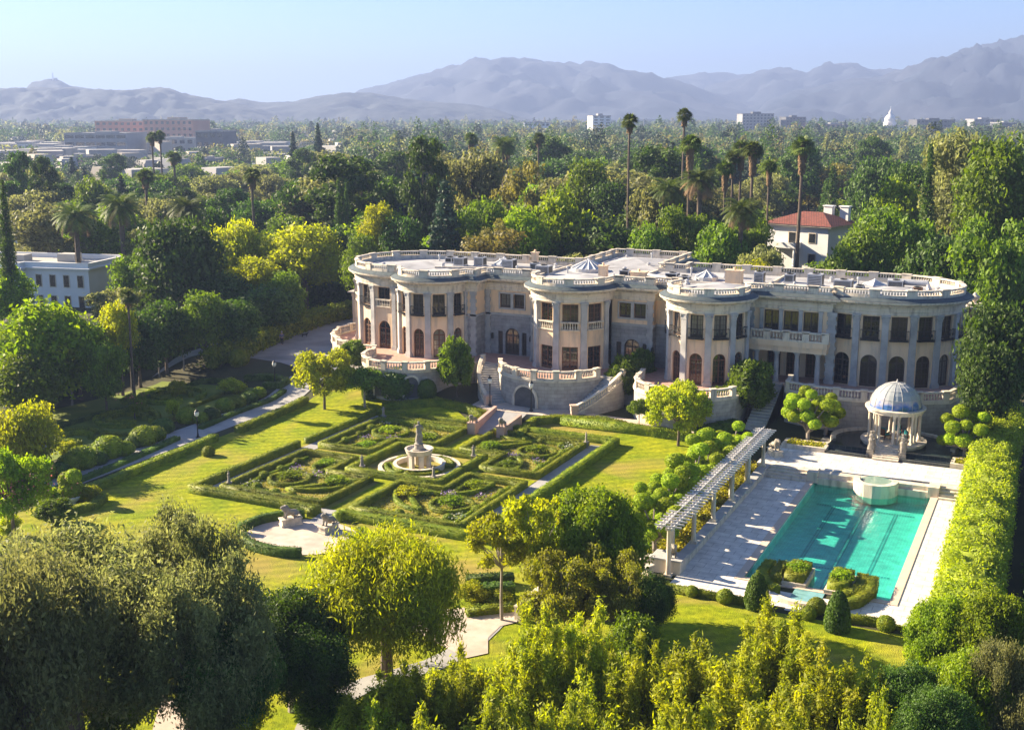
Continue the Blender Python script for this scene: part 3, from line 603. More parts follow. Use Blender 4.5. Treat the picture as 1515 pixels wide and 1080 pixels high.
for (sx, sy), nm in side.items():
    def q(u, v): return (PC[0] + .25 * (sy < 0) * 0 + sx * u, PC[1] + sy * v)
    # u, v measured from the fountain: outer L of each corner bed
    uo = 11.0 if sx < 0 else 10.8; vo = 12.6 if sy < 0 else 12.3; ui, vi, cu, cv = .95, .95, 5.6, 5.4
    L = [q(ui + .5, vo), q(uo, vo), q(uo, vi + .3), q(cu, vi + .3), q(cu, cv), q(ui + .5, cv)]
    hd(densify(L, 1.6, True), .5, .62, f'stepped box hedge round the {nm} corner bed', True)
    uf = 8.3; vf = 10.3
    # two pointed compartments and a round one inside each corner bed
    hd(densify([q(cu + .7, vi + 1.0), q(cu + .7, cv + .2)], 1) + arc(*q(cu + .7, vi + 1.0), 0.01, 0, 1, 1)[:0] +
       [q(cu + .9 + (uf - cu - .9) * math.sin(t) , cv + .2 - (cv - vi - .8) * (1 - math.cos(t))) for t in np.linspace(.25, 1.57, 9)], .32, .4, f'curved box hedge round the side compartment of the {nm} corner bed', True)
    hd([q(ui + 1.1, cv + .7)] + [q(ui + 1.1 + (cu - ui - .6) * (1 - math.cos(t)), cv + .7 + (vf - cv - .7) * math.sin(t)) for t in np.linspace(1.57, .2, 9)] + [q(cu + .1, cv + .75)], .32, .4, f'curved box hedge round the front compartment of the {nm} corner bed', True)
    hd([q(7.7 + 1.7 * math.cos(t), 8.1 + 1.7 * math.sin(t)) for t in np.linspace(0, 6.283, 17)[:-1]], .32, .4, f'ring shaped box hedge at the outer corner of the {nm} bed', True)
    for (u, v, r, k) in ((7.2, 3.2, .95, 'fluffy'), (7.6, 8.0, 1.2, 'fluffy'), (3.4, 7.4, 1.15, 'fluffy')):
        x, y = q(u, v); x += random.uniform(-.15, .15)
        w_ = {7.2: 'side compartment', 7.6: 'ring shaped corner', 3.4: 'front compartment'}[u]
        plant('fluffy' if random.random() < .7 else 'fluffy2', 'flowering_shrub', (x, y, .05), r * .7, r * 1.7, f'leafy bright shrub filling the {w_} of the {nm} corner bed', 'shrub', 'leafy shrubs in the parterre beds')
    for (u, v, r) in ((10.0, 6.2, .42), (10.1, 8.4, .5), (8.9, 10.9, .42), (6.6, 11.5, .42), (10.0, 3.8, .45), (5.0, 11.5, .4)):
        x, y = q(u, v); bush('mound', (x, y, .05), r, None, 'clipped_dome', f'low clipped dome in the yellow ground cover of the {nm} corner bed', f'low clipped domes in the {nm} bed', 'bush', .75)
    hd(densify([q(ui + 1.45, vo - .95), q(uo - .95, vo - .95), q(uo - .95, vi + 1.2)], 1.2), .26, .34, f'thin inner box hedge along the outer sides of the {nm} corner bed', False, dens=170, size=.08)
    hd(densify([q(cu + .85, vi + 1.15), q(cu + .85, cv + .85), q(ui + 1.3, cv + .85)], 1.2), .26, .34, f'thin inner box hedge round the fountain side of the {nm} corner bed', False, dens=170, size=.08)
    hd([q(cu + .9, cv + .9), q(6.5, 6.9)], .26, .34, f'short diagonal box hedge in the {nm} corner bed', False)
    # flowers
    for (u, v, n_, mt, fl, wd) in ((6.3, 6.0, 90, 'lav', 'lavender flowers', .8), (9.6, 10.6, 70, 'wflow', 'white flowers', .8), (8.9, 5.4, 40, 'lav', 'lavender flowers', .6)):
        x, y = q(u, v); rg = np.random.default_rng(int(abs(x * 7 + y * 13))); pt = np.stack([x + rg.normal(0, wd * .5, n_), y + rg.normal(0, wd * .5, n_), .2 + rg.uniform(0, .35, n_)], 1)
        V, F = quads(pt, np.tile([0, 0, 1.], (n_, 1)), .14, rg, 1.2); leafn = n_ * 2; p2 = np.stack([x + rg.normal(0, wd * .5, leafn), y + rg.normal(0, wd * .5, leafn), .1 + rg.uniform(0, .25, leafn)], 1)
        V2, F2 = quads(p2, np.tile([0, 0, 1.], (leafn, 1)), .14, rg, 1.3)
        tag(link('flower_bed', mesh_np('flowers', np.concatenate([V, V2]), np.concatenate([F, F2 + len(V)]), [M[mt], M['mid']], [0] * len(F) + [1] * len(F2))), f'{fl} planted in the {nm} parterre bed', kind='stuff')
# ground cover tufts over the soil of the beds
rg = np.random.default_rng(4); pt = np.stack([rg.uniform(X0 + 2.3, X1 - 2.3, 15000), rg.uniform(Y0 + 1.6, Y1 - .8, 15000), np.full(15000, .12)], 1)
a_ = np.abs(pt[:, 0] - PC[0]); b_ = np.abs(pt[:, 1] - PC[1]); keep = ((a_ > 5.9) | (b_ > 5.7)) & (a_ > 1.6) & (b_ > 1.4); pt = pt[keep]
V, F = quads(pt, np.tile([0, 0, 1.], (len(pt), 1)), .15, rg, 1.1)
tag(link('ground_cover', mesh_np('ground_cover', V, F, [M['cover']])), 'yellow green ground cover between the parterre hedges', kind='stuff')
# central square and the fountain
hd(densify([(-53.75, 80.2), (-45.0, 80.2), (-45.0, 88.6), (-53.75, 88.6)], 1.5, True), .55, .66, 'square box hedge that frames the fountain', True)
FX, FY = -49.2, 84.35
for k, (a0, a1) in enumerate(((200, 262), (275, 338), (20, 80), (100, 160))):
    lb = ['nearer left', 'nearer right', 'farther right', 'farther left'][k]
    hd(arc(FX, FY, 2.9, a0, a1, 10) + arc(FX, FY, 2.25, a1, a0, 8), .26, .42, f'small curved box hedge {lb} of the fountain pedestal', True, 'hedge', 220, .07)
def ell0(r): return [(r * math.cos(t), r * math.sin(t)) for t in np.linspace(0, 6.2832, 49)[:-1]]
f = empty('garden_fountain', (FX, FY, .1), 0, 'round stone fountain with a statue on its bowl in the middle of the parterre', 'fountain')
mb = MB(); mb.sweep(ell0(3.4), [(.17, 0), (.17, .18), (-.17, .18), (-.17, 0)], True); mb.build('outer_kerb', M['trim'], f, True)
mb = MB(); mb.sweep(ell0(2.1), [(.14, 0), (.14, .36), (.2, .42), (-.12, .42), (-.12, 0)], True); mb.build('inner_kerb', M['trim'], f, True)
for i in range(6):
    t = i * math.pi / 3 + .2; mb = MB(); mb.obox((.86 * math.cos(t), .86 * math.sin(t), 0), .32, .42, 1.15, t); mb.obox((.86 * math.cos(t), .86 * math.sin(t), 1.12), .4, .5, .1, t); mb.build('pier', M['trim'], f)
mb = MB(); mb.lathe((0, 0, 1.2), [(.8, 0), (1.08, .05), (1.16, .25), (1.2, .42), (1.25, .5), (1.1, .5), (.95, .34), (.3, .3)], 32); mb.build('bowl', M['trim'], f, True)
mb = MB(); mb.lathe((0, 0, 1.5), [(.6, 0), (.62, .12), (.45, .2), (.36, .5), (.42, .62), (.3, .7), (.25, .9)], 16); ped = mb.build('statue_pedestal', M['statue'], f, True)
def figure(mb, h, lean=0, arm=True):
    """a small draped standing statue, one continuous lathe with head and arms"""
    mb.lathe((0, 0, 0), [(.20 * h, 0), (.17 * h, .12 * h), (.13 * h, .35 * h), (.15 * h, .5 * h), (.105 * h, .62 * h), (.15 * h, .76 * h), (.12 * h, .82 * h), (.045 * h, .85 * h), (.05 * h, .88 * h), (.07 * h, .93 * h), (.06 * h, .985 * h), (.02 * h, h)], 10, ay=.75)
    if arm:
        mb.tube([(.12 * h, 0, .79 * h), (.22 * h, -.04 * h, .66 * h), (.13 * h, -.13 * h, .60 * h)], [.04 * h, .033 * h, .025 * h], 6)
        mb.tube([(-.12 * h, 0, .79 * h), (-.21 * h, .0, .68 * h), (-.2 * h, -.06 * h, .88 * h)], [.04 * h, .033 * h, .025 * h], 6)
mb = MB(); mb.M = Matrix.Translation((0, 0, 2.35)) @ Matrix.Rotation(YAW, 4, 'Z'); figure(mb, 1.75); mb.lathe((.05, 0, .25), [(.26, 0), (.3, .2), (.2, .5), (.1, .7)], 8); mb.build('statue', M['statue'], f, True)
for i, (x, y, nm) in enumerate([(-60.2, 72.4, 'near left'), (-38.4, 96.2, 'far right'), (-60.2, 96.3, 'far left'), (-52.9, 81.0, 'left of the fountain, on the square'), (-45.7, 87.8, 'behind the fountain at right'), (-45.9, 81.0, 'at the near point of the square')]):
    s_ = empty('garden_statue', (x, y, .08), random.uniform(0, 6), f'small weathered statue on a plinth, {nm} corner of the parterre' if i < 3 else f'small weathered garden figure {nm}', 'statue')
    mb = MB(); mb.obox((0, 0, 0), .5, .5, .12); mb.obox((0, 0, .12), .36, .36, .4); mb.obox((0, 0, .52), .46, .46, .08); mb.build('plinth', M['statue'], s_)
    mb = MB(); mb.M = Matrix.Translation((0, 0, .6)); figure(mb, .95); mb.build('figure', M['statue'], s_, True)

# ------------------------------------------------------------------ lions
def lion(loc, rz, label, k=1.0, base=True):
    s_ = empty('lion_statue', loc, rz, label, 'statue', None); mb = MB()
    if base:
        b_ = MB(); b_.box(-1.05 * k, 1.05 * k, -.5 * k, .5 * k, 0, .18 * k); b_.box(-.95 * k, .95 * k, -.42 * k, .42 * k, .18 * k, .62 * k); b_.box(-1.05 * k, 1.05 * k, -.5 * k, .5 * k, .62 * k, .74 * k); b_.build('plinth', M['trim'], s_)
    z = .74 * k if base else 0
    mb.M = Matrix.Translation((0, 0, z)) @ Matrix.Scale(k, 4)
    mb.tube([(-.85, 0, .3), (-.5, 0, .42), (0, 0, .52), (.35, 0, .72), (.5, 0, .95)], [.14, .32, .3, .33, .26], 10)       # haunch to chest
    mb.tube([(.42, 0, .85), (.55, 0, 1.08), (.62, 0, 1.2)], [.36, .34, .2], 10)                                          # mane
    mb.tube([(.6, 0, 1.1), (.8, 0, 1.08), (.95, 0, 1.02)], [.22, .17, .1], 8)                                            # head and muzzle
    for sy in (-.2, .2):
        mb.tube([(.4, sy, .7), (.45, sy, .35), (.5, sy, .06), (.68, sy, .05)], [.14, .11, .09, .07], 7)
        mb.tube([(-.6, sy * 1.2, .35), (-.35, sy * 1.5, .3), (-.5, sy * 1.5, .08), (-.2, sy * 1.5, .06)], [.22, .16, .1, .07], 7)
    mb.tube([(-.85, 0, .25), (-1.0, .15, .15), (-.9, .38, .1), (-.6, .42, .12)], [.06, .05, .04, .06], 6)
    mb.build('lion', M['statue'], s_, True); return s_
lion((-50.6, 67.6, .09), math.radians(-125), 'crouching stone lion on a plinth, left side of the round gravel plaza', .78)
lion((-47.2, 67.6, .09), math.radians(-100), 'crouching stone lion on a plinth, right side of the round gravel plaza', .75)
for i, (a0, a1) in enumerate(((118, 188), (196, 205), (222, 300), (340, 395))):
    lb = ['behind the left lion', 'as a small clump at its left end', 'along its near rim', 'at its right end'][i]
    hedge(arc(-48.4, 65.9, 4.6, a0, a1, 14, 3.8), .6, .7 if i != 1 else .9, 'dhedge', name='clipped_hedge', label=f'clipped hedge round the gravel plaza, {lb}', group='hedges round the lion plaza')
# ------------------------------------------------------------------ balustrades
BP = [(.05, 0), (.05, .06), (.085, .14), (.1, .24), (.05, .4), (.045, .52), (.06, .56)]
def balus(path, z, parent, h=.95, pier=2.6, closed=False, solid=.45, space=.27, name='balustrade', pierw=.42, mt='trim', zf=None, lat=6):
    """plinth, rail, piers and turned balusters along a path; z = foot height (or per-point z in path)"""
    mb = MB(); pz = [(p[0], p[1], (p[2] if len(p) > 2 else 0) + z) for p in path]; w = .17
    mb.sweep(pz, [(w, 0), (w, .16), (-w, .16), (-w, 0)], closed); mb.sweep(pz, [(w + .04, h - .14), (w + .04, h - .03), (w, h), (-w, h), (-w - .04, h - .03), (-w - .04, h - .14)], closed)
    pts = pz + ([pz[0]] if closed else []); seg = []; tot = 0
    for a, b in zip(pts[:-1], pts[1:]):
        L = math.hypot(b[0] - a[0], b[1] - a[1]); seg.append((tot, L, a, b)); tot += L
    def at_(s):
        for t, L, a, b in seg:
            if s <= t + L + 1e-6:
                g = (s - t) / max(L, 1e-6); return (a[0] + (b[0] - a[0]) * g, a[1] + (b[1] - a[1]) * g, a[2] + (b[2] - a[2]) * g, math.atan2(b[1] - a[1], b[0] - a[0]))
        t, L, a, b = seg[-1]; return (*b, math.atan2(b[1] - a[1], b[0] - a[0]))
    np_ = max(1, round(tot / pier)); st = tot / np_; ps = pierw + solid
    for k in range(np_ + (0 if closed else 1)):
        x, y, zz, a = at_(min(k * st, tot)); mb.obox((x, y, zz), ps, .42, h - .02, a); mb.obox((x, y, zz + h - .04), ps + .08, .5, .1, a)
    for k in range(np_):
        s0, s1 = k * st + ps / 2 + .12, (k + 1) * st - ps / 2 - .12; n = max(1, int((s1 - s0) / space))
        for i in range(n):
            x, y, zz, a = at_(s0 + (i + .5) * (s1 - s0) / n); kz = (h - .3) / .56; mb.lathe((x, y, zz + .16), [(r, q * kz) for r, q in BP[1:6]], lat)
    return wpart(mb, name, M[mt], parent)
def wpart(mb, name, mats, parent, smooth=False):
    o = mb.build(name, mats, parent, smooth)
    if parent is not None and parent.parent is None and parent.type == 'EMPTY': o.location = -parent.location
    return o
TZ = 4.0
# ------------------------------------------------------------------ the house's terraces, one built thing with stairs and balustrades
T = empty('garden_terrace', (-47.4, 108, 1), 0, 'raised ashlar terrace with curved balustrades and double stairs below the mansion', 'terrace')
tc = (-47.4, 110.0)
front = [(-78.5, 121), (-78.8, 116.5), (-77.2, 112.6), (-74.0, 109.6), (-70.5, 108.2), (-68.6, 108.2), (-67.8, 106.8)] + arc(-63.0, 106.2, 5.0, 188, 350, 26, 4.6) + \
        [(-57.2, 107.5), (-56.6, 109.2), (-55.8, 109.6)] + arc(tc[0], tc[1], 6.0, 184, 356, 30)[1:-1] + [(-41.2, 109.6), (-38.6, 109.6), (-38.0, 108.8)] + arc(-32.2, 107.6, 5.4, 192, 340, 24, 5.0) + [(-27.0, 110.6), (-26.0, 113.4), (-24.2, 113.4), (-23.4, 110.2)] + \
        [(-20.0, 109.3), (-17.0, 109.2), (-12.0, 110.2), (-8.7, 112.3), (-7.4, 117.5), (-7.2, 124)]
deck_out = front + [(-7.2, 126), (-74, 126)]
mb = MB(); mb.poly(deck_out, -.5, TZ, 0, 1); wpart(mb, 'terrace_body', [M['brick'], M['twall']], T)
mb = MB(); mb.sweep(front, [(.12, TZ - .18), (.12, TZ + .012), (-.3, TZ + .012), (-.3, TZ - .18)]); wpart(mb, 'coping_course', M['trim'], T)
i0 = 0
n1 = 7 + 27          # points up to the end of the left arc
balus(front[:n1 + 0], TZ, T, solid=.15, pier=2.3)
a1_ = arc(tc[0], tc[1], 5.85, 204, 338, 26); balus(a1_, TZ, T, solid=.2, pier=2.3)
balus([(-37.6, 109.3)] + arc(-32.2, 107.6, 5.25, 200, 336, 22, 4.85), TZ, T, solid=.15, pier=2.3)
balus([(-23.55, 113.0), (-23.25, 110.35), (-20.0, 109.45), (-17.0, 109.35), (-12.0, 110.35), (-8.85, 112.4), (-7.55, 117.5), (-7.35, 122)], TZ, T, solid=.15, pier=2.6)
# arched niches in the terrace walls
M['niche_shade'] = mat('niche_stone_painted_shade', (.07, .07, .075), (.11, .11, .115), 1.5)  # niche backs are flat; the shade of a recess is painted as dark grey
def niche(cx, cy, ang, rad, w, h, z0, name='arched_niche'):
    ca = math.radians(ang); c = Vector((cx + rad * math.cos(ca), cy + rad * math.sin(ca), z0)); R_ = Matrix.Translation(c) @ Matrix.Rotation(ca + math.pi / 2, 4, 'Z')
    a = MB(); a.M = R_; pts = [(-w / 2, 0), (-w / 2, h - w / 2)] + [(w / 2 * math.cos(math.radians(t)), h - w / 2 + w / 2 * math.sin(math.radians(t))) for t in range(180, -1, -15)][1:-1] + [(w / 2, h - w / 2), (w / 2, 0)]
    for i in range(len(pts) - 1):
        p, q = pts[i], pts[i + 1]; m_ = Vector((0, h - w / 2)); 
        def o(p_, k): v = Vector(p_) - Vector((0, min(p_[1], h - w / 2))); v = v.normalized() * k if v.length else v; return (p_[0] + v.x, p_[1] + v.y)
        po, qo = o(p, .22), o(q, .22)
        a.add([(p[0], -.12, p[1]), (q[0], -.12, q[1]), (qo[0], -.12, qo[1]), (po[0], -.12, po[1]), (p[0], .1, p[1]), (q[0], .1, q[1]), (qo[0], .1, qo[1]), (po[0], .1, po[1])], [(0, 1, 2, 3), (0, 4, 5, 1), (3, 2, 6, 7)])
    n_ = wpart(a, name, M['trim'], T); b = MB(); b.M = R_; k = len(pts); b.add([(p[0], -.04, p[1]) for p in pts], [tuple(range(k))]); b.build('painted_niche_back', M['niche_shade'], n_)
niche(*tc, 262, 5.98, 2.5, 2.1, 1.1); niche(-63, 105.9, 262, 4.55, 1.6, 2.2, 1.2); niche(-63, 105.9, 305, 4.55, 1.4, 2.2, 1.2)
# landing, ramp and the two curved stairs
mb = MB(); land = [(-53.6, 102.2), (-50.4, 101.8), (-47.2, 101.8), (-43.6, 102.1), (-36.0, 102.2), (-30, 101.9), (-30, 104), (-41, 104.6), (-41, 108), (-54, 108)]
mb.poly(land, .3, 1.03); wpart(mb, 'landing', [M['gravel']], T)
def stair(a0, a1, n=17, r0=6.02, r1=8.0):
    mb = MB()
    for i in range(n):
        b0, b1 = a0 + (a1 - a0) * i / n, a0 + (a1 - a0) * (i + 1) / n; z = 1 + (TZ - 1) * (i + 1) / n
        p = [(tc[0] + r * math.cos(math.radians(b)), tc[1] + r * math.sin(math.radians(b))) for r, b in ((r0, b0), (r1, b0), (r1, b1), (r0, b1))]
        if a1 < a0: p = p[::-1]
        mb.poly(p, .2, z - .003 * (i % 2))
    wpart(mb, 'stair', [M['stone']], T)
    rl = [(tc[0] + (r1 + .1) * math.cos(math.radians(a0 + (a1 - a0) * g)), tc[1] + (r1 + .1) * math.sin(math.radians(a0 + (a1 - a0) * g)), 1 + (TZ - 1) * g) for g in np.linspace(0, 1, 14)]
    m2 = MB(); m2.sweep([(p[0], p[1], 0) for p in rl], [(.14, .2), (.14, .21), (-.14, .21), (-.14, .2)])
    for p, q in zip(rl[:-1], rl[1:]):
        d = Vector((q[0] - p[0], q[1] - p[1])).normalized(); nn = Vector((d.y, -d.x)) * .16
        m2.add([(p[0] + nn.x, p[1] + nn.y, .2), (q[0] + nn.x, q[1] + nn.y, .2), (q[0] + nn.x, q[1] + nn.y, q[2]), (p[0] + nn.x, p[1] + nn.y, p[2]), (p[0] - nn.x, p[1] - nn.y, .2), (q[0] - nn.x, q[1] - nn.y, .2), (q[0] - nn.x, q[1] - nn.y, q[2]), (p[0] - nn.x, p[1] - nn.y, p[2])],
               [(0, 1, 2, 3), (5, 4, 7, 6)])
    wpart(m2, 'string_wall', M['twall'], T); balus(rl, 0, T, h=.92, pier=4.6, solid=.1, pierw=.35, space=.25, name='stair_balustrade')
    m3 = MB(); x, y, z = rl[0]; m3.obox((x, y, .6), .62, .62, 1.35, math.radians(a0)); m3.obox((x, y, 1.95), .74, .74, .1, math.radians(a0)); wpart(m3, 'newel_pier', mat('pink_newel_stone', (.52, .36, .28), (.58, .42, .34), 1), T)
stair(234, 188); stair(306, 350)
mb = MB(); mb.add([(-49.9, 96.2, .1), (-47.1, 96.2, .1), (-47.0, 101.9, 1.03), (-50.3, 101.9, 1.03)], [(0, 1, 2, 3)]); wpart(mb, 'ramp', [M['paving']], T)
for (xa, ya, xb, yb) in ((-50.05, 96.1, -50.5, 101.9), (-46.95, 96.1, -46.8, 99.9)):
    mb = MB()
    d = Vector((xb - xa, yb - ya)).normalized(); nn = Vector((d.y, -d.x)) * .17; zt0, zt1 = 1.0, 1.45
    for s0 in (0,):
        q = [(xa + nn.x, ya + nn.y), (xb + nn.x, yb + nn.y), (xb - nn.x, yb - nn.y), (xa - nn.x, ya - nn.y)]
        mb.add([(*q[0], 0), (*q[1], 0), (*q[2], 0), (*q[3], 0), (*q[0], zt0), (*q[1], zt1), (*q[2], zt1), (*q[3], zt0)], [(4, 5, 6, 7), (0, 1, 5, 4), (1, 2, 6, 5), (2, 3, 7, 6), (3, 0, 4, 7)])
    mb.obox((xa, ya, 0), .8, .8, 1.12); mb.obox((xa, ya, 1.12), .92, .92, .1); wpart(mb, 'ramp_wall', mat('pink_wall_stone', (.48, .31, .25), (.54, .38, .31), 1), T)
lion((-50.05, 96.1, 1.22), math.radians(-95), 'seated stone lion on the left pedestal at the foot of the ramp', .62, False)
lion((-46.95, 96.1, 1.22), math.radians(-85), 'seated stone lion on the right pedestal at the foot of the ramp', .66, False)
for i, (px, py, lb) in enumerate(((725, 607, 'left of the ramp before the curved stair'), (785.7, 615, 'in front of the arched niche of the terrace'), (293, 648, 'beside the garden path on the left lawn'), (407, 570, 'at the garden path end by the drive'), (70, 700, 'at the topiary row'))):
    g = G(px, py)
    if i < 2: g.z = 1.03
    l = empty('street_lamp', g, 0, f'black post lamp with a white lantern, {lb}', 'lamp post', 'post lamps in the garden'); l.scale = (1, 1, 1.0 if i > 1 else 1.12)
    mb = MB(); mb.lathe((0, 0, 0), [(.2, 0), (.2, .12), (.12, .2), (.07, .45), (.055, .6), (.045, 1.95), (.08, 2.0), (.04, 2.1), (.12, 2.14)], 10); mb.build('post', M['iron'], l, True)
    mb = MB(); mb.lathe((0, 0, 2.12), [(.1, 0), (.19, .1), (.23, .3), (.2, .42), (.12, .46)], 10); mb.build('lantern', M['lampglass'], l, True)
    mb = MB(); mb.lathe((0, 0, 2.58), [(.22, 0), (.2, .06), (.07, .16), (.03, .2), (.04, .26), (.01, .32)], 10); mb.build('lantern_cap', M['iron'], l, True)
# ------------------------------------------------------------------ the mansion
HS = empty('mansion', (-45, 114, TZ), 0, 'long two storey cream and grey stone mansion with round bays and a balustraded flat roof', 'mansion')
def ell(cx, cy, a, b, t0, t1, n): return [(cx + a * math.cos(math.radians(t0 + (t1 - t0) * i / n)), cy + b * math.sin(math.radians(t0 + (t1 - t0) * i / n))) for i in range(n + 1)]
E1 = (-68, 118.8, 8.3, 7.6); E2 = (-16.95, 121.8, 8.1, 6.6)
B1 = (-63.2, 112.5, 4.0, 4.0); B2 = (-47.0, 113.4, 4.3, 4.3); B3 = (-32.0, 112.5, 4.0, 4.0)
outl = ell(*E1, 95, 271, 36) + ell(*B1, 198, 355, 30) + [(-57.9, 112.15), (-57.9, 114.3), (-51.5, 114.3)] + ell(*B2, 169, 368, 40)[1:] + [(-42.6, 114.0), (-38.2, 114.0), (-38.2, 114.9), (-35.8, 114.9)] + \
       ell(*B3, 152, 388, 40) + [(-28.0, 115.0), (-20.4, 115.0)] + ell(*E2, 244, 450, 44) + [(-38.8, 128.4), (-38.8, 126.4), (-41.6, 126.4), (-41.6, 138), (-51.3, 138), (-51.3, 126.4)]
DR = .30; WN = [0]
def opening_pts(u0, u1, a, b, arch):
    if not arch: return [(u0, a), (u0, b), (u1, b), (u1, a)]
    r = (u1 - u0) / 2; s = b - r; c = (u0 + u1) / 2
    return [(u0, a), (u0, s)] + [(c + r * math.cos(math.radians(t)), s + r * math.sin(math.radians(t))) for t in range(165, 1, -15)] + [(u1, s), (u1, a)]
def window(Mx, u0, u1, a, b, arch, mt='dframe', rail=None, mull=1, name='window'):
    pts = opening_pts(u0, u1, a, b, arch); mb = MB(); mb.M = Mx; w = u1 - u0; c = (u0 + u1) / 2; y0, y1 = .16, .24; fw = .11
    for i in range(len(pts) - 1):
        p, q = pts[i], pts[i + 1]; ctr = (c, min((p[1] + q[1]) / 2, (b - w / 2) if arch else (a + b) / 2))
        def inn(p_):
            if arch and p_[1] > b - w / 2 + .01: v = Vector((c - p_[0], (b - w / 2) - p_[1])).normalized() * fw; return (p_[0] + v.x, p_[1] + v.y)
            return (p_[0] + (fw if p_[0] < c else -fw), min(p_[1], b - fw) if not arch else p_[1])
        pi, qi = inn(p), inn(q)
        mb.add([(p[0], y0, p[1]), (q[0], y0, q[1]), (qi[0], y0, qi[1]), (pi[0], y0, pi[1]), (qi[0], y1, qi[1]), (pi[0], y1, pi[1])], [(0, 1, 2, 3), (3, 2, 4, 5)])
    top = b - (w / 2 if arch else 0)
    for k in range(mull):
        x = u0 + w * (k + 1) / (mull + 1); mb.box(x - .07, x + .07, y0 + .01, y1, a, b - (.02 if arch else fw))
    mb.box(u0 + fw, u1 - fw, y0 + .012, y1, a, a + .28); 
    if arch: mb.box(u0 + fw, u1 - fw, y0 + .012, y1, top - .06, top + .06)
    n = max(2, int((top - a - .3) / .48))
    for i in range(1, n): z = a + .28 + (top - a - .28) * i / n; mb.box(u0 + fw, u1 - fw, y0 + .03, y1 - .01, z - .02, z + .02)
    for k in range(2 * (mull + 1)):
        if k % 2 == 0 or mull == 0: x = u0 + w * (k + 1) / (2 * (mull + 1)); mb.box(x - .018, x + .018, y0 + .032, y1 - .012, a + .28, top)
    o = wpart(mb, name, M[mt], HS); g = MB(); g.M = Mx; g.add([(p[0], y1 - .02, p[1]) for p in pts], [tuple(range(len(pts)))[::-1]]); WN[0] += 1; g.build('glass', M[('glass', 'glass3', 'glass', 'glass2', 'glass3')[(WN[0] * 7 + WN[0] // 3) % 5]], o)
    if rail == 'iron':
        r = MB(); r.M = Mx; e = .12
        r.box(u0 - e, u1 + e, -.42, -.02, a - .12, a); 
        for z in (a + .08, a + .92): r.box(u0 - e, u1 + e, -.42, -.38, z, z + .05)
        for s in (u0 - e, u1 + e - .04): r.box(s, s + .04, -.42, 0, a + .88, a + .93)
        k = int((w + 2 * e) / .13)
        for i in range(k + 1): x = u0 - e + (w + 2 * e - .02) * i / k; r.box(x, x + .02, -.41, -.39, a, a + .92)
        for i in range(3): x = u0 + w * (i + .5) / 3; r.lathe((x, -.4, a + .5), [(.02, -.16), (.15, 0), (.02, .16)], 6, ay=.2)
        wpart(r, 'balcony_railing', M['iron'], HS)
    if rail == 'stone':
        r = MB(); r.M = Mx; r.box(u0 - .2, u1 + .2, -.2, .1, a, a + .12); r.box(u0 - .2, u1 + .2, -.22, .12, a + .78, a + .92)
        k = int((w + .2) / .24)
        for i in range(k): r.lathe((u0 - .1 + (w + .2) * (i + .5) / k, -.05, a + .12), [(.05, 0), (.09, .16), (.045, .4), (.06, .66)], 6)
        wpart(r, 'balustrade', M['trim'], HS)
    return o
def panel(p0, p1, z0, z1, cols, wm, mi=0):
    """a wall panel with real openings; cols = [(u centre, width, [(a, b, arch, rail, frame material)])]"""
    d = Vector((p1[0] - p0[0], p1[1] - p0[1])); L = d.length; Mx = Matrix.Translation((p0[0], p0[1], 0)) @ Matrix.Rotation(math.atan2(d.y, d.x), 4, 'Z'); wm.M = Mx; u = 0
    for uc, w, ops in cols:
        u0, u1 = uc - w / 2, uc + w / 2; wm.add([(u, 0, z0), (u0, 0, z0), (u0, 0, z1), (u, 0, z1)], [(0, 1, 2, 3)], mi); z = z0
        for (a, b, arch, rail, mt) in ops:
            if a > z: wm.add([(u0, 0, z), (u1, 0, z), (u1, 0, a), (u0, 0, a)], [(0, 1, 2, 3)], mi)
            pts = opening_pts(u0, u1, a, b, arch); bt = b + (.04 if arch else 0)
            if arch:
                for p, q in zip(pts[1:-2], pts[2:-1]): wm.add([(p[0], 0, p[1]), (q[0], 0, q[1]), (q[0], 0, bt), (p[0], 0, bt)], [(0, 1, 2, 3)], mi)
            for p, q in zip(pts[:-1], pts[1:]): wm.add([(p[0], 0, p[1]), (q[0], 0, q[1]), (q[0], DR, q[1]), (p[0], DR, p[1])], [(0, 1, 2, 3)], mi)
            if a > z0 + .01: wm.add([(u0, 0, a), (u1, 0, a), (u1, DR, a), (u0, DR, a)], [(0, 1, 2, 3)], mi)
            z = bt
            window(Mx, u0, u1, a, b, arch, mt, rail, 1)
            if arch:      # stone surround
                pass
        wm.add([(u0, 0, z), (u1, 0, z), (u1, 0, z1), (u0, 0, z1)], [(0, 1, 2, 3)], mi); u = u1
    wm.add([(u, 0, z0), (L, 0, z0), (L, 0, z1), (u, 0, z1)], [(0, 1, 2, 3)], mi); wm.M = None
    return Mx, L
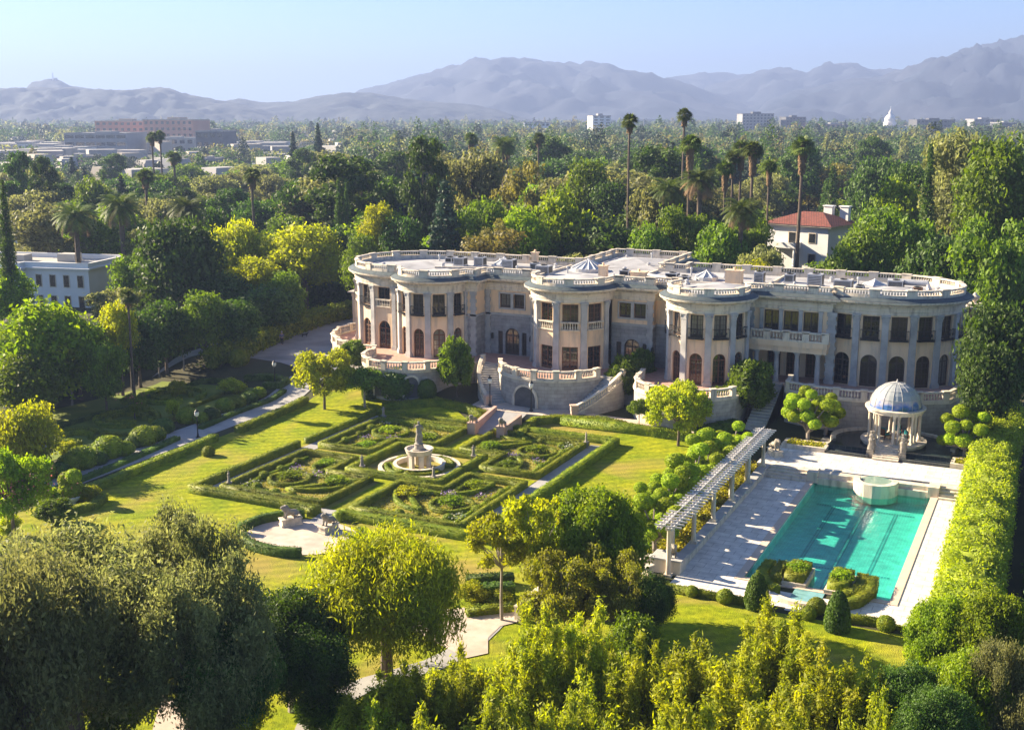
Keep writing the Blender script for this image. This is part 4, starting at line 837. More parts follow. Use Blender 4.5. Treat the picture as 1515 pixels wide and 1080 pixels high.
def pilaster(p, ang, w=.62, z0=TZ, z1=11.15, dp=.2, quoin=False):
    mb = MB(); mb.M = Matrix.Translation((p[0], p[1], 0)) @ Matrix.Rotation(ang, 4, 'Z')
    if quoin:
        k = int((z1 - z0) / .42)
        for i in range(k): e = .0 if i % 2 else .1; mb.box(-w / 2 - e, w / 2 + e, -dp, .15, z0 + i * (z1 - z0) / k + .02, z0 + (i + 1) * (z1 - z0) / k - .02)
        mb.box(-w / 2 + .02, w / 2 - .02, -dp + .03, .1, z0, z1); name = 'quoin'
    else:
        mb.box(-w / 2, w / 2, -dp, .15, z0, z1 - .55); mb.box(-w / 2 - .1, w / 2 + .1, -dp - .1, .15, z0, z0 + .35); mb.box(-w / 2 - .05, w / 2 + .05, -dp - .05, .15, z0 + .35, z0 + .5)
        mb.box(-w / 2 - .03, w / 2 + .03, -dp - .04, .15, z1 - .62, z1 - .55); mb.box(-w / 2 - .02, w / 2 + .02, -dp - .03, .15, z1 - .55, z1 - .12); mb.box(-w / 2 - .12, w / 2 + .12, -dp - .13, .15, z1 - .12, z1 + .02); name = 'pilaster'
        for s in (-1, 1): mb.lathe((s * w / 2, -dp - .02, z1 - .45), [(.04, 0), (.1, .12), (.13, .25), (.05, .32)], 6)
    wpart(mb, name, M['stone'], HS)
ZT = 11.3
def ring(E, bounds, spec, pil=True, w=1.75):
    wm = MB(); pts = [ell(*E, b, b, 1)[0] for b in bounds]
    for i, (p, q) in enumerate(zip(pts[:-1], pts[1:])):
        L = math.hypot(q[0] - p[0], q[1] - p[1]); sp = spec(i) if callable(spec) else spec
        panel(p, q, TZ, ZT, [(L / 2, min(w, L - 1.1), sp)], wm)
    wpart(wm, 'wall', M['stucco'], HS)
    for i, p in enumerate(pts):
        if not pil: break
        a = pts[max(0, i - 1)]; b = pts[min(len(pts) - 1, i + 1)]; ang = math.atan2(b[1] - a[1], b[0] - a[0])
        if i in (0, len(pts) - 1): pilaster(p, ang, .5)
        else: pilaster(p, ang)
up = lambda r, m='dframe': (8.75, 11.0, False, r, m); lo = lambda m='wood': (TZ + .02, 7.2, True, None, m)
ring(E1, [100, 121.5, 143, 164.5, 186, 207.5, 229, 250.5, 272], lambda i: [lo(), up('stone' if i % 2 else 'iron')])
ring(B1, [182 + 35 * 0.5, 217.5, 252.5, 287.5, 322.5, 355], [lo(), up('iron')], w=1.5)
ring(B2, [194, 232, 270, 308, 346], [(TZ + .02, 6.5, False, None, 'wood'), (8.2, 10.95, False, 'stone', 'wood')], w=1.65)
ring(B3, [182.5, 217.5, 252.5, 287.5, 322.5, 357.5], [lo(), up('iron')], w=1.5)
ring(E2, [244, 263, 282, 301, 320.5, 341, 362, 384, 406, 428, 450], [lo('dframe'), up('iron')], w=1.95)
for E in (B1, B2, B3):     # second row of narrow pilasters flanking the middle windows
    for t in ((251, 289) if E is B2 else ()): pass
# flat walls between the bays: ashlar below, stucco panel above
def flatwall(p0, p1, doors=True, quoins=True, zb=8.53, pair=True):
    lw, uw = MB(), MB(); L = math.hypot(p1[0] - p0[0], p1[1] - p0[1]); c = L / 2
    cols = [(c - 1.45, .55, [(TZ + .02, 6.6, False, None, 'dframe')]), (c, 1.7, [(TZ + .02, 7.0, True, None, 'dframe')]), (c + 1.45, .55, [(TZ + .02, 6.6, False, None, 'dframe')])] if doors else []
    Mx, _ = panel(p0, p1, TZ, zb, cols, lw); wpart(lw, 'ashlar_wall', M['ashlar'], HS)
    panel(p0, p1, zb, ZT, [(c - .82, 1.3, [(9.25, 10.8, False, None, 'dframe')]), (c + .82, 1.3, [(9.25, 10.8, False, None, 'dframe')])] if pair else [], uw); wpart(uw, 'wall', M['stucco'], HS)
    b = MB(); b.M = Mx; b.box(0, L, -.12, .04, zb - .12, zb + .1)
    if pair:
        for x0, x1, z0, z1 in ((c - 1.62, c + 1.62, 9.08, 9.25), (c - 1.62, c + 1.62, 10.8, 10.95), (c - 1.62, c - 1.47, 9.25, 10.8), (c + 1.47, c + 1.62, 9.25, 10.8), (c - .17, c + .17, 9.25, 10.8)): b.box(x0, x1, -.1, .04, z0, z1)
    wpart(b, 'belt_course', M['stone'], HS)
    if doors:
        for s in (-1, 1):
            l = MB(); l.M = Mx; x = c + s * 2.35; l.box(x - .05, x + .05, -.28, 0, 6.25, 6.32); l.box(x - .12, x + .12, -.42, -.18, 5.75, 6.2); l.lathe((x, -.3, 6.2), [(.16, 0), (.03, .22)], 6); wpart(l, 'wall_lantern', M['iron'], HS)
    return Mx, L
flatwall((-57.9, 114.3), (-51.2, 114.3)); flatwall((-42.8, 114.0), (-38.2, 114.0))
flatwall((-59.2, 112.15), (-57.9, 112.15), False, pair=False); flatwall((-57.9, 112.15), (-57.9, 114.3), False, pair=False); flatwall((-38.2, 114.0), (-38.2, 114.9), False, pair=False); flatwall((-38.2, 114.9), (-35.5, 114.9), False, pair=False)
for p, a in (((-58.25, 112.13), 0), ((-57.55, 114.28), 0), ((-38.55, 113.98), 0), ((-59.3, 112.13), 0)): pilaster(p, a, .55, dp=.1, quoin=True)
# the portico: three windows and a balcony above, columns and deep doors below
uw = MB(); Mx, L = panel((-28.2, 115.0), (-20.3, 115.0), 7.75, ZT, [(2.0 + 1.95 * i, 1.45, [(8.95, 11.0, False, None, 'dframe')]) for i in range(3)], uw); wpart(uw, 'wall', M['stucco'], HS)
lw = MB(); panel((-28.2, 116.9), (-20.3, 116.9), TZ, 7.75, [(2.0 + 1.95 * i, 1.35, [(TZ + .02, 7.0, False, None, 'wood')]) for i in range(3)], lw)
lw.box(-28.4, -28.15, 115.0, 117.0, TZ, 7.75); lw.box(-20.45, -20.2, 115.0, 117.0, TZ, 7.75); wpart(lw, 'portico_wall', M['stucco'], HS)
for i in range(3):
    for s in (-.85, .85):
        if i and s < 0: continue
        b = MB(); x = -28.2 + 2.0 + 1.95 * i + s + (.12 if s > 0 else -.12); b.box(x - .17, x + .17, 114.84, 115.02, 8.95, 11.1); b.box(x - .22, x + .22, 114.8, 115.02, 10.95, 11.12); wpart(b, 'pilaster', M['stone'], HS)
for i in range(4):
    b = MB(); x = -27.3 + 2.02 * i; b.lathe((x, 114.0, TZ), [(.34, 0), (.34, .1), (.3, .16), (.27, .22), (.25, 1.6), (.22, 2.75), (.25, 2.8), (.3, 2.92), (.32, 3.05)], 14); b.obox((x, 114.0, TZ + 3.03), .66, .66, .12); wpart(b, 'column', M['stone'], HS, True)
b = MB(); b.box(-28.1, -20.4, 113.5, 115.0, 7.14, 7.7); b.box(-28.25, -20.3, 113.3, 115.0, 7.7, 8.25); wpart(b, 'balcony_slab', [M['stucco']], HS)
balus([(-28.1, 113.5), (-20.5, 113.5)], 8.25, HS, h=1.0, pier=1.9, solid=.25, name='balcony_balustrade')
for p in ((-28.35, 114.98), (-20.25, 114.98)): pilaster(p, 0, .75, dp=.16, quoin=True)
# back and hidden walls
bw = MB()
for p, q in (((-16.95, 128.4), (-38.8, 128.4)), ((-38.8, 128.4), (-38.8, 126.4)), ((-38.8, 126.4), (-41.6, 126.4)), ((-41.6, 126.4), (-41.6, 138)), ((-41.6, 138), (-51.3, 138)), ((-51.3, 138), (-51.3, 126.4)), ((-51.3, 126.4), (-69.4, 126.4)), ((-67.5, 111.2), (-67.0, 111.26))): panel(p, q, .5, ZT, [], bw)
wpart(bw, 'rear_wall', M['stucco'], HS)
# entablature, cornice, dentils, flashing, parapet
mb = MB(); mb.sweep(outl, [(.12, 11.15), (.12, 11.45), (.18, 11.5), (.18, 11.95), (.3, 12.0), (.3, 12.1), (.72, 12.22), (.86, 12.3), (.9, 12.48), (.1, 12.5), (-.2, 12.5), (-.2, 11.15)], True); wpart(mb, 'cornice', M['trim'], HS)
mb = MB(); mb.sweep(outl, [(.86, 12.484), (.86, 12.53), (.3, 12.8), (-.1, 12.8), (-.1, 12.49)], True); wpart(mb, 'flashing', M['slate'], HS)
mb = MB(); mb.sweep(outl, [(.2, 12.0), (.5, 12.0), (.5, 12.12), (.2, 12.12)], True)
for p, q in zip(outl, outl[1:] + outl[:1]):
    L = math.hypot(q[0] - p[0], q[1] - p[1]); n = max(1, round(L / .36)); a = math.atan2(q[1] - p[1], q[0] - p[0]); nx_, ny_ = math.sin(a), -math.cos(a)
    if p[1] > 126 and q[1] > 126: continue
    for i in range(n): g = (i + .5) / n; mb.obox((p[0] + (q[0] - p[0]) * g + nx_ * .38, p[1] + (q[1] - p[1]) * g + ny_ * .38, 11.99), .16, .24, .17, a)
wpart(mb, 'dentil_course', M['trim'], HS)
par = []
mb = MB(); mb.sweep(outl, [(.1, 12.78), (.1, 12.92), (-.28, 12.92), (-.28, 12.3)], True); wpart(mb, 'parapet_base', M['trim'], HS)
def off(path, d):
    m_ = MB(); m_.sweep(path, [(d, 0), (d, 1), (d - .01, 1)], True); return [tuple(m_.v[i * 3][:2]) for i in range(len(path))]
balus(off(outl, -.08), 12.9, HS, h=.68, pier=3.4, closed=True, solid=.55, space=.26, name='roof_balustrade')
ro = off(outl, -.22); mb = MB(); mb.poly(ro, 12.3, 12.62); wpart(mb, 'roof', M['roof'], HS)
# low roof hips over the bays and wings
def hip(pts, cx, cy, z0, z1):
    mb = MB(); k = len(pts); mb.add([(p[0], p[1], z0) for p in pts] + [(cx, cy, z1)], [(i, (i + 1) % k, k) for i in range(k)]); wpart(mb, 'roof_hip', M['roof'], HS)
hip(ell(B1[0], B1[1], 3.6, 3.6, 180, 360, 16) + [(-60.5, 116.5), (-66, 116.5)], -63.2, 115.5, 12.63, 13.0)
hip(ell(B2[0], B2[1], 3.9, 3.9, 180, 360, 16) + [(-43.4, 118.5), (-50.6, 118.5)], -47, 117.0, 12.63, 13.1)
hip(ell(B3[0], B3[1], 3.6, 3.6, 180, 360, 16) + [(-28.7, 118.5), (-35.3, 118.5)], -32, 117, 12.63, 13.15)
hip([(-50.9, 126.6), (-42, 126.6), (-42, 137.6), (-50.9, 137.6)], -46.5, 132, 12.64, 13.25)
hip([(-20, 117), (-12, 118), (-10, 122), (-14, 125.5), (-20, 125)], -15.5, 121.5, 12.64, 13.1)
hip([(-74, 113.5), (-68, 112.5), (-66, 118), (-70, 123), (-75, 120)], -70.5, 117.5, 12.64, 13.0)
def skylight(x, y, r, n=12, h=.8):
    mb = MB(); mb.lathe((x, y, 12.6), [(r, 0), (r, .4), (r - .12, .42), (r - .12, .3)], n * 2); o = wpart(mb, 'skylight', M['metal'], HS)
    g = MB(); g.lathe((x, y, 13.0), [(r - .1, 0), (.1, h)], n); g.build('skylight_glass', mat('pale_skylight_glass', (.35, .38, .42), (.5, .52, .55), 2, .2, spec=.8), o)
    b = MB()
    for i in range(n): t = 6.2832 * i / n; b.tube([(x + r * math.cos(t), y + r * math.sin(t), 13.0), (x + .08 * math.cos(t), y + .08 * math.sin(t), 13.05 + h)], .05, 4)
    b.lathe((x, y, 13.0 + h), [(.15, 0), (.05, .2)], 8); b.build('skylight_ribs', M['white'], o)
skylight(-49.2, 123.2, 2.0, 16, .85); skylight(-34.9, 121.6, 1.25, 8, .55); skylight(-17.6, 122.9, 1.2, 4, .45); skylight(-59.5, 122.5, 1.2, 8, .6)
for (x, y, sx, sy, h) in ((-56.6, 124.8, .7, .6, 1.5), (-31.6, 120.6, 1.7, 1.0, 1.3), (-46.0, 119.6, .9, .7, 1.1), (-41.5, 118.6, 1.6, 1.1, .8)):
    mb = MB(); mb.box(x - sx / 2, x + sx / 2, y - sy / 2, y + sy / 2, 12.5, 12.6 + h); mb.box(x - sx / 2 - .1, x + sx / 2 + .1, y - sy / 2 - .1, y + sy / 2 + .1, 12.6 + h, 12.72 + h); mb.lathe((x, y, 12.7 + h), [(.16, 0), (.13, .3)], 8); wpart(mb, 'chimney', M['stucco'], HS)
for i, (x, y) in enumerate([(-72, 116), (-69, 124), (-65.5, 118.5), (-61, 124.5), (-58.5, 116.5), (-55.5, 117.5), (-53.5, 123.8), (-50.5, 120.2), (-45.2, 124.2), (-43.8, 117), (-40.2, 117.2), (-37.5, 124.6), (-35.8, 117.5), (-30.5, 125.5), (-28, 118), (-25, 119.4), (-22.5, 126), (-19.5, 124.5), (-17, 118.2), (-13.5, 119.2), (-11.5, 123), (-48.5, 134), (-44, 129), (-46, 136)]):
    mb = MB(); mb.lathe((x, y, 12.6), [(.1, 0), (.1, .5 + .1 * (i % 3)), (.17, .52 + .1 * (i % 3)), (.15, .68 + .1 * (i % 3)), (.02, .74 + .1 * (i % 3))] if i % 2 else [(.35, 0), (.35, .18), (.22, .2), (.2, .42), (.3, .46), (.02, .6)], 8); wpart(mb, 'roof_vent', M['metal'], HS)
for x0_, y0_, x1_, y1_ in ((-66, 117.5, -57, 120.5), (-38, 118.5, -22, 118.2), (-52.3, 116, -52.3, 125.8), (-41.8, 116, -41.8, 125.8), (-27.8, 117, -27.8, 127.8), (-20.6, 117, -20.6, 127.8)):
    mb = MB(); mb.sweep([(x0_, y0_), (x1_, y1_)], [(.12, 12.6), (.12, 12.86), (-.12, 12.86), (-.12, 12.6)]); wpart(mb, 'roof_kerb', M['trim'], HS)
# machines standing on the roof
uroof = [(-66.8, 122.6, .9, .8, .7, 'behind the pair at the left end'), (-55.0, 121.4, 1.0, .9, .8, 'small one midway to the large skylight'), (-43.8, 120.6, 1.1, .8, .7, 'small one right of the large skylight'), (-33.0, 124.6, 1.2, 1.0, .8, 'behind the white pyramid skylight'), (-26.4, 123.6, 1.0, 1.0, .9, 'behind the tall one over the portico'), (-18.6, 120.2, .8, .8, .6, 'small one before the right pyramid skylight'), (-13.2, 121.2, .9, .8, .6, 'last small one at the right end'), (-64.5, 121.0, 1.3, 1.1, 1.0, 'nearest the left end'), (-62.2, 121.6, 1.2, 1.0, 1.1, 'second from the left end'), (-57.8, 120.3, 1.4, 1.2, 1.2, 'left of the large round skylight'), (-52.6, 118.4, 1.6, 1.2, 1.0, 'just left of the centre bay roof'),
         (-29.2, 121.8, 1.0, .9, 1.2, 'between the two right skylights'), (-23.4, 122.0, 1.5, 1.2, 1.3, 'tall one over the portico'), (-20.4, 121.0, 1.8, 1.2, 1.0, 'beside the rusty plant over the right wing'), (-15.6, 123.6, 1.5, 1.2, .9, 'at the foot of the long round duct'), (-36.9, 120.2, 1.2, 1.0, .5, 'low flat one left of the white skylight'), (-38.6, 121.3, 1.3, 1.2, .6, 'low one next to the centre block')]
for i, (x, y, sx, sy, h, lb) in enumerate(uroof):
    e = empty('air_conditioner', (x, y, 12.62), 0, f'boxy rooftop air conditioner, {lb}', 'air conditioner', 'machines on the mansion roof')
    mb = MB(); mb.box(-sx / 2, sx / 2, -sy / 2, sy / 2, .1, h); mb.box(-sx / 2 - .08, sx / 2 + .08, -sy / 2 - .08, sy / 2 + .08, 0, .1); mb.build('casing', M['rust' if i in (6,) else 'metal'], e)
    mb = MB(); 
    for k in range(6): mb.box(-sx / 2 + .1, sx / 2 - .1, -sy / 2 - .03, -sy / 2, .2 + k * (h - .3) / 6, .2 + k * (h - .3) / 6 + .06)
    mb.box(sx / 2, sx / 2 + .03, -sy / 2 + .1, sy / 2 - .1, .2, h - .12); mb.build('louvre', M['iron'], e)
    mb = MB(); mb.lathe((0, 0, h), [(.36, 0), (.36, .09), (.3, .09), (.28, .03)], 14); mb.build('fan_guard', M['iron'], e)
for i, (pts, r, lb) in enumerate((([(-16.5, 124.2, 13.3), (-12.6, 124.0, 13.3), (-12.4, 123.8, 12.65)], .32, 'long silver round duct on the right end of the mansion roof'), ([(-60.5, 121.2, 12.8), (-57, 121.6, 12.8), (-53.5, 122.4, 12.8)], .14, 'thin pipe lying on the left half of the mansion roof'), ([(-44.5, 122.5, 12.8), (-40.5, 121.0, 12.8), (-38.8, 120.0, 12.8)], .2, 'grey duct lying right of the large round skylight'))):
    mb = MB(); mb.tube(pts, r, 10); tag(mb.build('duct', M['metal'], None, True), lb, 'duct')
# porte cochere roof and chimney tower beyond the ends
g = empty('garden_pavilion', (-80.5, 131, 2), 0, 'small pavilion with a pale tiled roof behind the left end of the mansion', 'pavilion')
mb = MB(); mb.lathe((0, 0, 5.3), [(5.6, 0), (5.6, .15), (.4, 1.6)], 4, rot=.78); mb.build('roof', mat('pale_tile_roof', (.40, .34, .28), (.48, .42, .36), 2), g)
mb = MB(); mb.box(-3.4, 3.4, -3.4, 3.4, 0, .5); mb.box(-3.4, 3.4, 2.9, 3.3, 0, 5.3); mb.box(-3.6, 3.6, -3.6, -3.2, 4.8, 5.3)
for sx in (-3.3, 0, 3.3): mb.box(sx - .25, sx + .25, -3.55, -3.1, 0, 4.8)
mb.build('walls', M['stucco'], g)
g = empty('stone_pier', tuple(P(1440, 470, 9)[:2]) + (3,), 0, 'brick pier with a stone urn beside the right end of the mansion', 'pier')
mb = MB(); mb.obox((0, 0, 0), 1.3, 1.3, 7); mb.build('shaft', mat('brown_brick', (.30, .17, .11), (.36, .22, .15), 4), g)
mb = MB(); mb.obox((0, 0, 7), 1.7, 1.7, .25); mb.obox((0, 0, 7.25), 1.3, 1.3, .3); mb.build('cap', M['trim'], g); mb = MB(); mb.lathe((0, 0, 7.55), [(.25, 0), (.15, .15), (.45, .5), (.5, .75), (.2, .95), (.08, 1.15)], 10); mb.build('urn', M['trim'], g, True)
# ------------------------------------------------------------------ pool terrace: deck sheets round the pool
UZ = .75      # upper deck
mb = MB(); z = .05
flat(mb, -21.6, PX0 - .55, 68.7, 96.2, z); flat(mb, PX1 + .55, -5.9, 69.0, 95.6, z); flat(mb, PX0 - .55, -13.9, 68.6, 71.0, z); flat(mb, -12.2, PX1 + .55, 68.6, 71.0, z); flat(mb, -13.9, -12.2, 68.2, 69.6, z)
flat(mb, PX0 - .55, -15.9, 71.0, PY0, z); flat(mb, -9.6, PX1 + .55, 71.0, PY0, z)
tag(mb.build('pool_deck', M['deck']), kind='structure')
mb = MB(); mb.poly([(-22.6, 96.2), (-5.2, 97.0), (-5.2, 101.6), (-10.2, 101.6), (-15.2, 101.6), (-22.6, 102.6)], .0, UZ, 0)
tag(mb.build('upper_pool_deck', M['deck']), kind='structure')
# pool shell, tiles, water
p = empty('swimming_pool', (-12.8, 84, 0), 0, 'large rectangular swimming pool with turquoise water and dark tile lane lines', 'swimming pool')
M['ptile'] = brickmat('pool_mosaic', (.60, .93, .84), (.68, .95, .88), (.5, .78, .72), .22, .22, .02, .4, False, .05, 0)
mb = MB(); D = -.85; x0, x1, y0, y1 = PX0, PX1, PY0, PY1
mb.add([(x0, y0, D), (x1, y0, D), (x1, y1, D), (x0, y1, D), (x0, y0, .04), (x1, y0, .04), (x1, y1, .04), (x0, y1, .04)], [(0, 1, 2, 3), (0, 4, 5, 1), (1, 5, 6, 2), (2, 6, 7, 3), (3, 7, 4, 0)]); wpart(mb, 'basin', M['ptile'], p)
mb = MB()
for cx in (-15.2, -12.8, -10.4): mb.add([(cx - .15, y0 + 1.5, D + .01), (cx + .15, y0 + 1.5, D + .01), (cx + .15, y1 - 3.5, D + .01), (cx - .15, y1 - 3.5, D + .01)], [(0, 1, 2, 3)])
mb.add([(x0 + .8, y1 - 3.5, D + .012), (x1 - .8, y1 - 3.5, D + .012), (x1 - .8, y1 - 3.1, D + .012), (x0 + .8, y1 - 3.1, D + .012)], [(0, 1, 2, 3)]); mb.add([(x0 + .8, y0 + 6, D + .013), (x1 - .8, y0 + 6, D + .013), (x1 - .8, y0 + 6.3, D + .013), (x0 + .8, y0 + 6.3, D + .013)], [(0, 1, 2, 3)])
M['lane'] = brickmat('dark_lane_tiles', (.05, .16, .20), (.08, .22, .26), (.4, .7, .68), .2, .2, .05, .4, False, .05, 0); wpart(mb, 'lane_line', M['lane'], p)
m, t, b = nmat('pool_water'); N = t.nodes.new; L_ = t.links.new; t.nodes.remove(b)
lw = N('ShaderNodeLayerWeight'); lw.inputs[0].default_value = .5; pw = N('ShaderNodeMath'); pw.operation = 'POWER'; pw.inputs[1].default_value = 5; fr = N('ShaderNodeMath'); fr.operation = 'MULTIPLY_ADD'; fr.inputs[1].default_value = .9; fr.inputs[2].default_value = .03; L_(lw.outputs['Facing'], pw.inputs[0]); L_(pw.outputs[0], fr.inputs[0]); gl = N('ShaderNodeBsdfGlossy'); gl.inputs['Roughness'].default_value = .03; tr = N('ShaderNodeBsdfTransparent'); tr.inputs[0].default_value = (.30, .78, .72, 1)
tc = N('ShaderNodeTexCoord'); n = N('ShaderNodeTexNoise'); n.inputs['Scale'].default_value = 3.2; n.inputs['Detail'].default_value = 4; L_(tc.outputs['Object'], n.inputs[0]); bp = N('ShaderNodeBump'); bp.inputs['Strength'].default_value = .3; bp.inputs['Distance'].default_value = .1; L_(n.outputs[0], bp.inputs['Height'])
L_(bp.outputs[0], gl.inputs['Normal']); L_(bp.outputs[0], lw.inputs['Normal']); mx = N('ShaderNodeMixShader'); L_(fr.outputs[0], mx.inputs[0]); L_(tr.outputs[0], mx.inputs[1]); L_(gl.outputs[0], mx.inputs[2]); L_(mx.outputs[0], t.nodes['Material Output'].inputs[0]); M['water'] = m
mb = MB(); mb.add([(x0, y0, -.12), (x1, y0, -.12), (x1, y1, -.12), (x0, y1, -.12)], [(0, 1, 2, 3)]); wo = wpart(mb, 'water', M['water'], p)
M['coping'] = mat('pink_beige_coping', (.56, .44, .34), (.62, .50, .40), 1, .8)
mb = MB(); mb.sweep([(x0, y1), (x0, y0), (x1, y0), (x1, y1)][::-1], [(0, .06), (0, -.02), (-.0, .1), (-.5, .1), (-.5, .02)][::-1] if False else [(-.0, .02), (-.0, .1), (-.55, .1), (-.55, .02)]); cop = wpart(mb, 'coping', M['coping'], p)
# raised wall and rounded spa at the far end
mb = MB(); mb.box(x0 - .55, x1 + .55, y1, y1 + .8, -.2, UZ + .02); mb.box(x0 - .6, x0 + .25, y1 - .5, y1 + .9, 0, UZ + .16); mb.box(x1 - .25, x1 + .6, y1 - .5, y1 + .9, 0, UZ + .16)
mb.box(x0 + .25, x1 - .25, y1 - .35, y1, -.3, .42); wpart(mb, 'end_wall', M['trim'], p)
sc = (-12.5, 94.9); o = arc(sc[0], sc[1], 1.75, 180, 360, 8); i_ = arc(sc[0], sc[1], 1.25, 360, 180, 8)
mb = MB(); ring_ = [(sc[0] - 1.75, sc[1] + .5)] + o + [(sc[0] + 1.75, sc[1] + .5), (sc[0] + 1.25, sc[1] + .5)] + i_ + [(sc[0] - 1.25, sc[1] + .5)]; mb.poly(ring_, -.6, .95); wpart(mb, 'spa_wall', M['trim'], p)
mb = MB(); mb.poly(arc(sc[0], sc[1] + .3, 1.27, 0, 360, 20)[:-1], .5, .78); wpart(mb, 'spa_water', mat('spa_water', (.20, .30, .24), (.26, .36, .30), 4, .05), p)
# rounded near end with the steps between the planters
mb = MB()
mb.add([(-14.0, 69.9, .07), (-12.1, 69.9, .07), (-12.1, PY0, .07), (-14.0, PY0, .07)], [(0, 1, 2, 3)])
wpart(mb, 'shallow_inlet', mat('shallow_water', (.16, .34, .34), (.22, .42, .42), 3, .08), p)
mb = MB(); mb.sweep(arc(-13.05, 72.6, 3.4, 222, 318, 14), [(-.2, .03), (-.2, .32), (.2, .32), (.2, .03)]); wpart(mb, 'curved_kerb', M['trim'], p)
for i, (xx0, xx1, ya, yb) in enumerate(((-15.0, -13.4, 72.0, 75.2), (-12.2, -10.6, 71.8, 75.0))):
    lb = ['left', 'right'][i]
    mb = MB(); mb.box(xx0, xx1, ya, yb, -1.8, .32); tag(mb.build('planter', M['trim']), f'square stone planter standing in the near end of the pool, {lb} one', 'planter')
    hedge(densify([(xx0 + .35, ya + .35), (xx1 - .35, ya + .35), (xx1 - .35, yb - .35), (xx0 + .35, yb - .35)], 1, True), .45, .55, 'hedge', True, .3, 'clipped_hedge', f'square clipped hedge on the {lb} pool planter', 'hedges on the pool planters')
    plant('fluffy', 'yellow_shrub', ((xx0 + xx1) / 2, (ya + yb) / 2, .4), .75, 1.5, f'yellow green shrub in the middle of the {lb} pool planter', 'shrub')
for i, (pth, lb) in enumerate((([(-16.3, 74.8), (-16.4, 72.6), (-15.8, 71.0), (-14.9, 70.3)], 'left of the pool planters'), ([(-15.4, 75.0), (-15.6, 73.2), (-15.3, 71.9)], 'close beside the left pool planter'), ([(-9.6, 74.8), (-9.4, 72.6), (-10.0, 70.6), (-11.0, 69.6)], 'right of the pool planters'), ([(-10.25, 75.0), (-10.1, 73.2), (-10.5, 71.8), (-11.2, 70.7)], 'close beside the right pool planter'))):
    hedge(densify(pth, .6), .75, .62, 'hedge', False, 0, 'clipped_hedge', f'curved low clipped hedge {lb}', 'curved hedges at the near end of the pool')
for (px, py, hh, lb) in ((1238, 933, 2.5, 'right of the pool end steps'), (1119, 900, 2.3, 'left of the pool end steps')):
    g = G(px, py); bush('cone', (g.x, g.y, .03), .78, None, 'cone_topiary', f'dark egg shaped clipped topiary {lb}', None, 'topiary', hh)
hedge([(-22.0, 68.0), (-19.8, 68.0), (-16.2, 67.9)], .45, .5, 'hedge', False, 0, 'clipped_hedge', 'low clipped hedge along the lower lawn, left of the topiaries', 'hedges along the lower lawn')
hedge([(-11.0, 68.0), (-9.6, 68.3), (-8.0, 68.4)], .5, .5, 'hedge', False, 0, 'clipped_hedge', 'low clipped hedge between the right topiary and the ball', 'hedges along the lower lawn')
hedge([(-7.6, 68.4), (-5.8, 68.5)], .3, .25, 'hedge', False, 0, 'clipped_hedge', 'very low hedge at the right end of the pool deck', 'hedges along the lower lawn')
for i, (x, y, r) in enumerate(((-19.7, 67.8, .42), (-17.5, 67.7, .55), (-12.3, 67.5, .5), (-7.8, 67.9, .55), (-5.85, 67.9, .5), (-12.0, 68.6, .6))):
    bush('hedge', (x, y, .05), r, None, 'clipped_ball', 'clipped ball on the near edge of the pool deck, ' + ['farthest left', 'left of the left cone', 'just left of the right cone', 'right of the right cone', 'farthest right', 'behind the right cone'][i], 'clipped balls by the pool deck', 'bush', .95)
# steps both sides of the far wall
for i, (xa, xb) in enumerate(((-21.6, x0 - .6), (x1 + .6, -5.6))):
    mb = MB()
    for k in range(4): mb.box(xa, xb, 96.3 - .4 * (3 - k) - .5 - .002 * k, 96.6 + .4, 0, .05 + (UZ - .08) * (k + 1) / 4 - .003)
    tag(mb.build('pool_steps', M['trim']), kind='structure')
# ------------------------------------------------------------------ pergola with its retaining wall
g = empty('retaining_wall', (-21.8, 72, 0), 0, 'low stone wall carrying the pergola columns beside the pool deck', 'wall')
mb = MB(); mb.box(-22.1, -21.55, 71.6, 98.0, 0, .62); mb.box(-26.5, -22.1, 70.9, 71.6, 0, .6); mb.box(-23.4, -21.4, 70.7, 72.1, 0, .95); wpart(mb, 'wall_body', M['trim'], g)
mb = MB(); mb.box(-22.2, -21.45, 72.1, 98.0, .62, .74); mb.box(-23.5, -21.3, 70.6, 72.2, .95, 1.07); wpart(mb, 'wall_coping', M['stone'], g)
balus([(-27.2, 70.4), (-23.6, 70.9)], .05, g, h=.95, pier=3.4, solid=.1); balus([(-24.6, 66.6), (-23.2, 69.6)], -.1, g, h=.95, pier=3.2, solid=.1)
drape('planting_bed', [(-26.4, 71.6), (-22.1, 71.6), (-22.1, 98), (-24.6, 100), (-27, 93)], .07, M['soil'])
g = empty('pergola', (-22.1, 83, 0), 0, 'long white timber pergola on stone columns beside the swimming pool', 'pergola')
posts = [(-22.1, 70.35, 0)] + [(-21.85, y, .7) for y in (75.2, 80.15, 85.3, 90.3, 95.3)]
for x, y, zb in posts:
    mb = MB(); mb.obox((x, y, zb), .5, .5, .18); mb.lathe((x, y, zb + .18), [(.2, 0), (.19, .1), (.165, .4), (.15, 3.05 - zb), (.19, 3.1 - zb)], 12); mb.obox((x, y, 3.26), .46, .46, .16); wpart(mb, 'column', M['trim'], g, True)
for x, y, zb in [(-22.6, yy, .1) for yy in (72.7, 77.7, 82.7, 87.8, 92.8)]:
    mb = MB(); mb.lathe((x, y, zb), [(.2, 0), (.16, .2), (.15, 3.1), (.2, 3.2)], 10); wpart(mb, 'column', M['trim'], g, True)
M['ptimber'] = mat('weathered_white_timber', (.50, .48, .46), (.66, .64, .62), 3, .8, .2)
for x in (-21.75, -21.95, -22.5, -22.7):
    mb = MB(); mb.box(x - .035, x + .035, 69.6, 97.0, 3.45, 3.64); wpart(mb, 'beam', M['ptimber'], g)
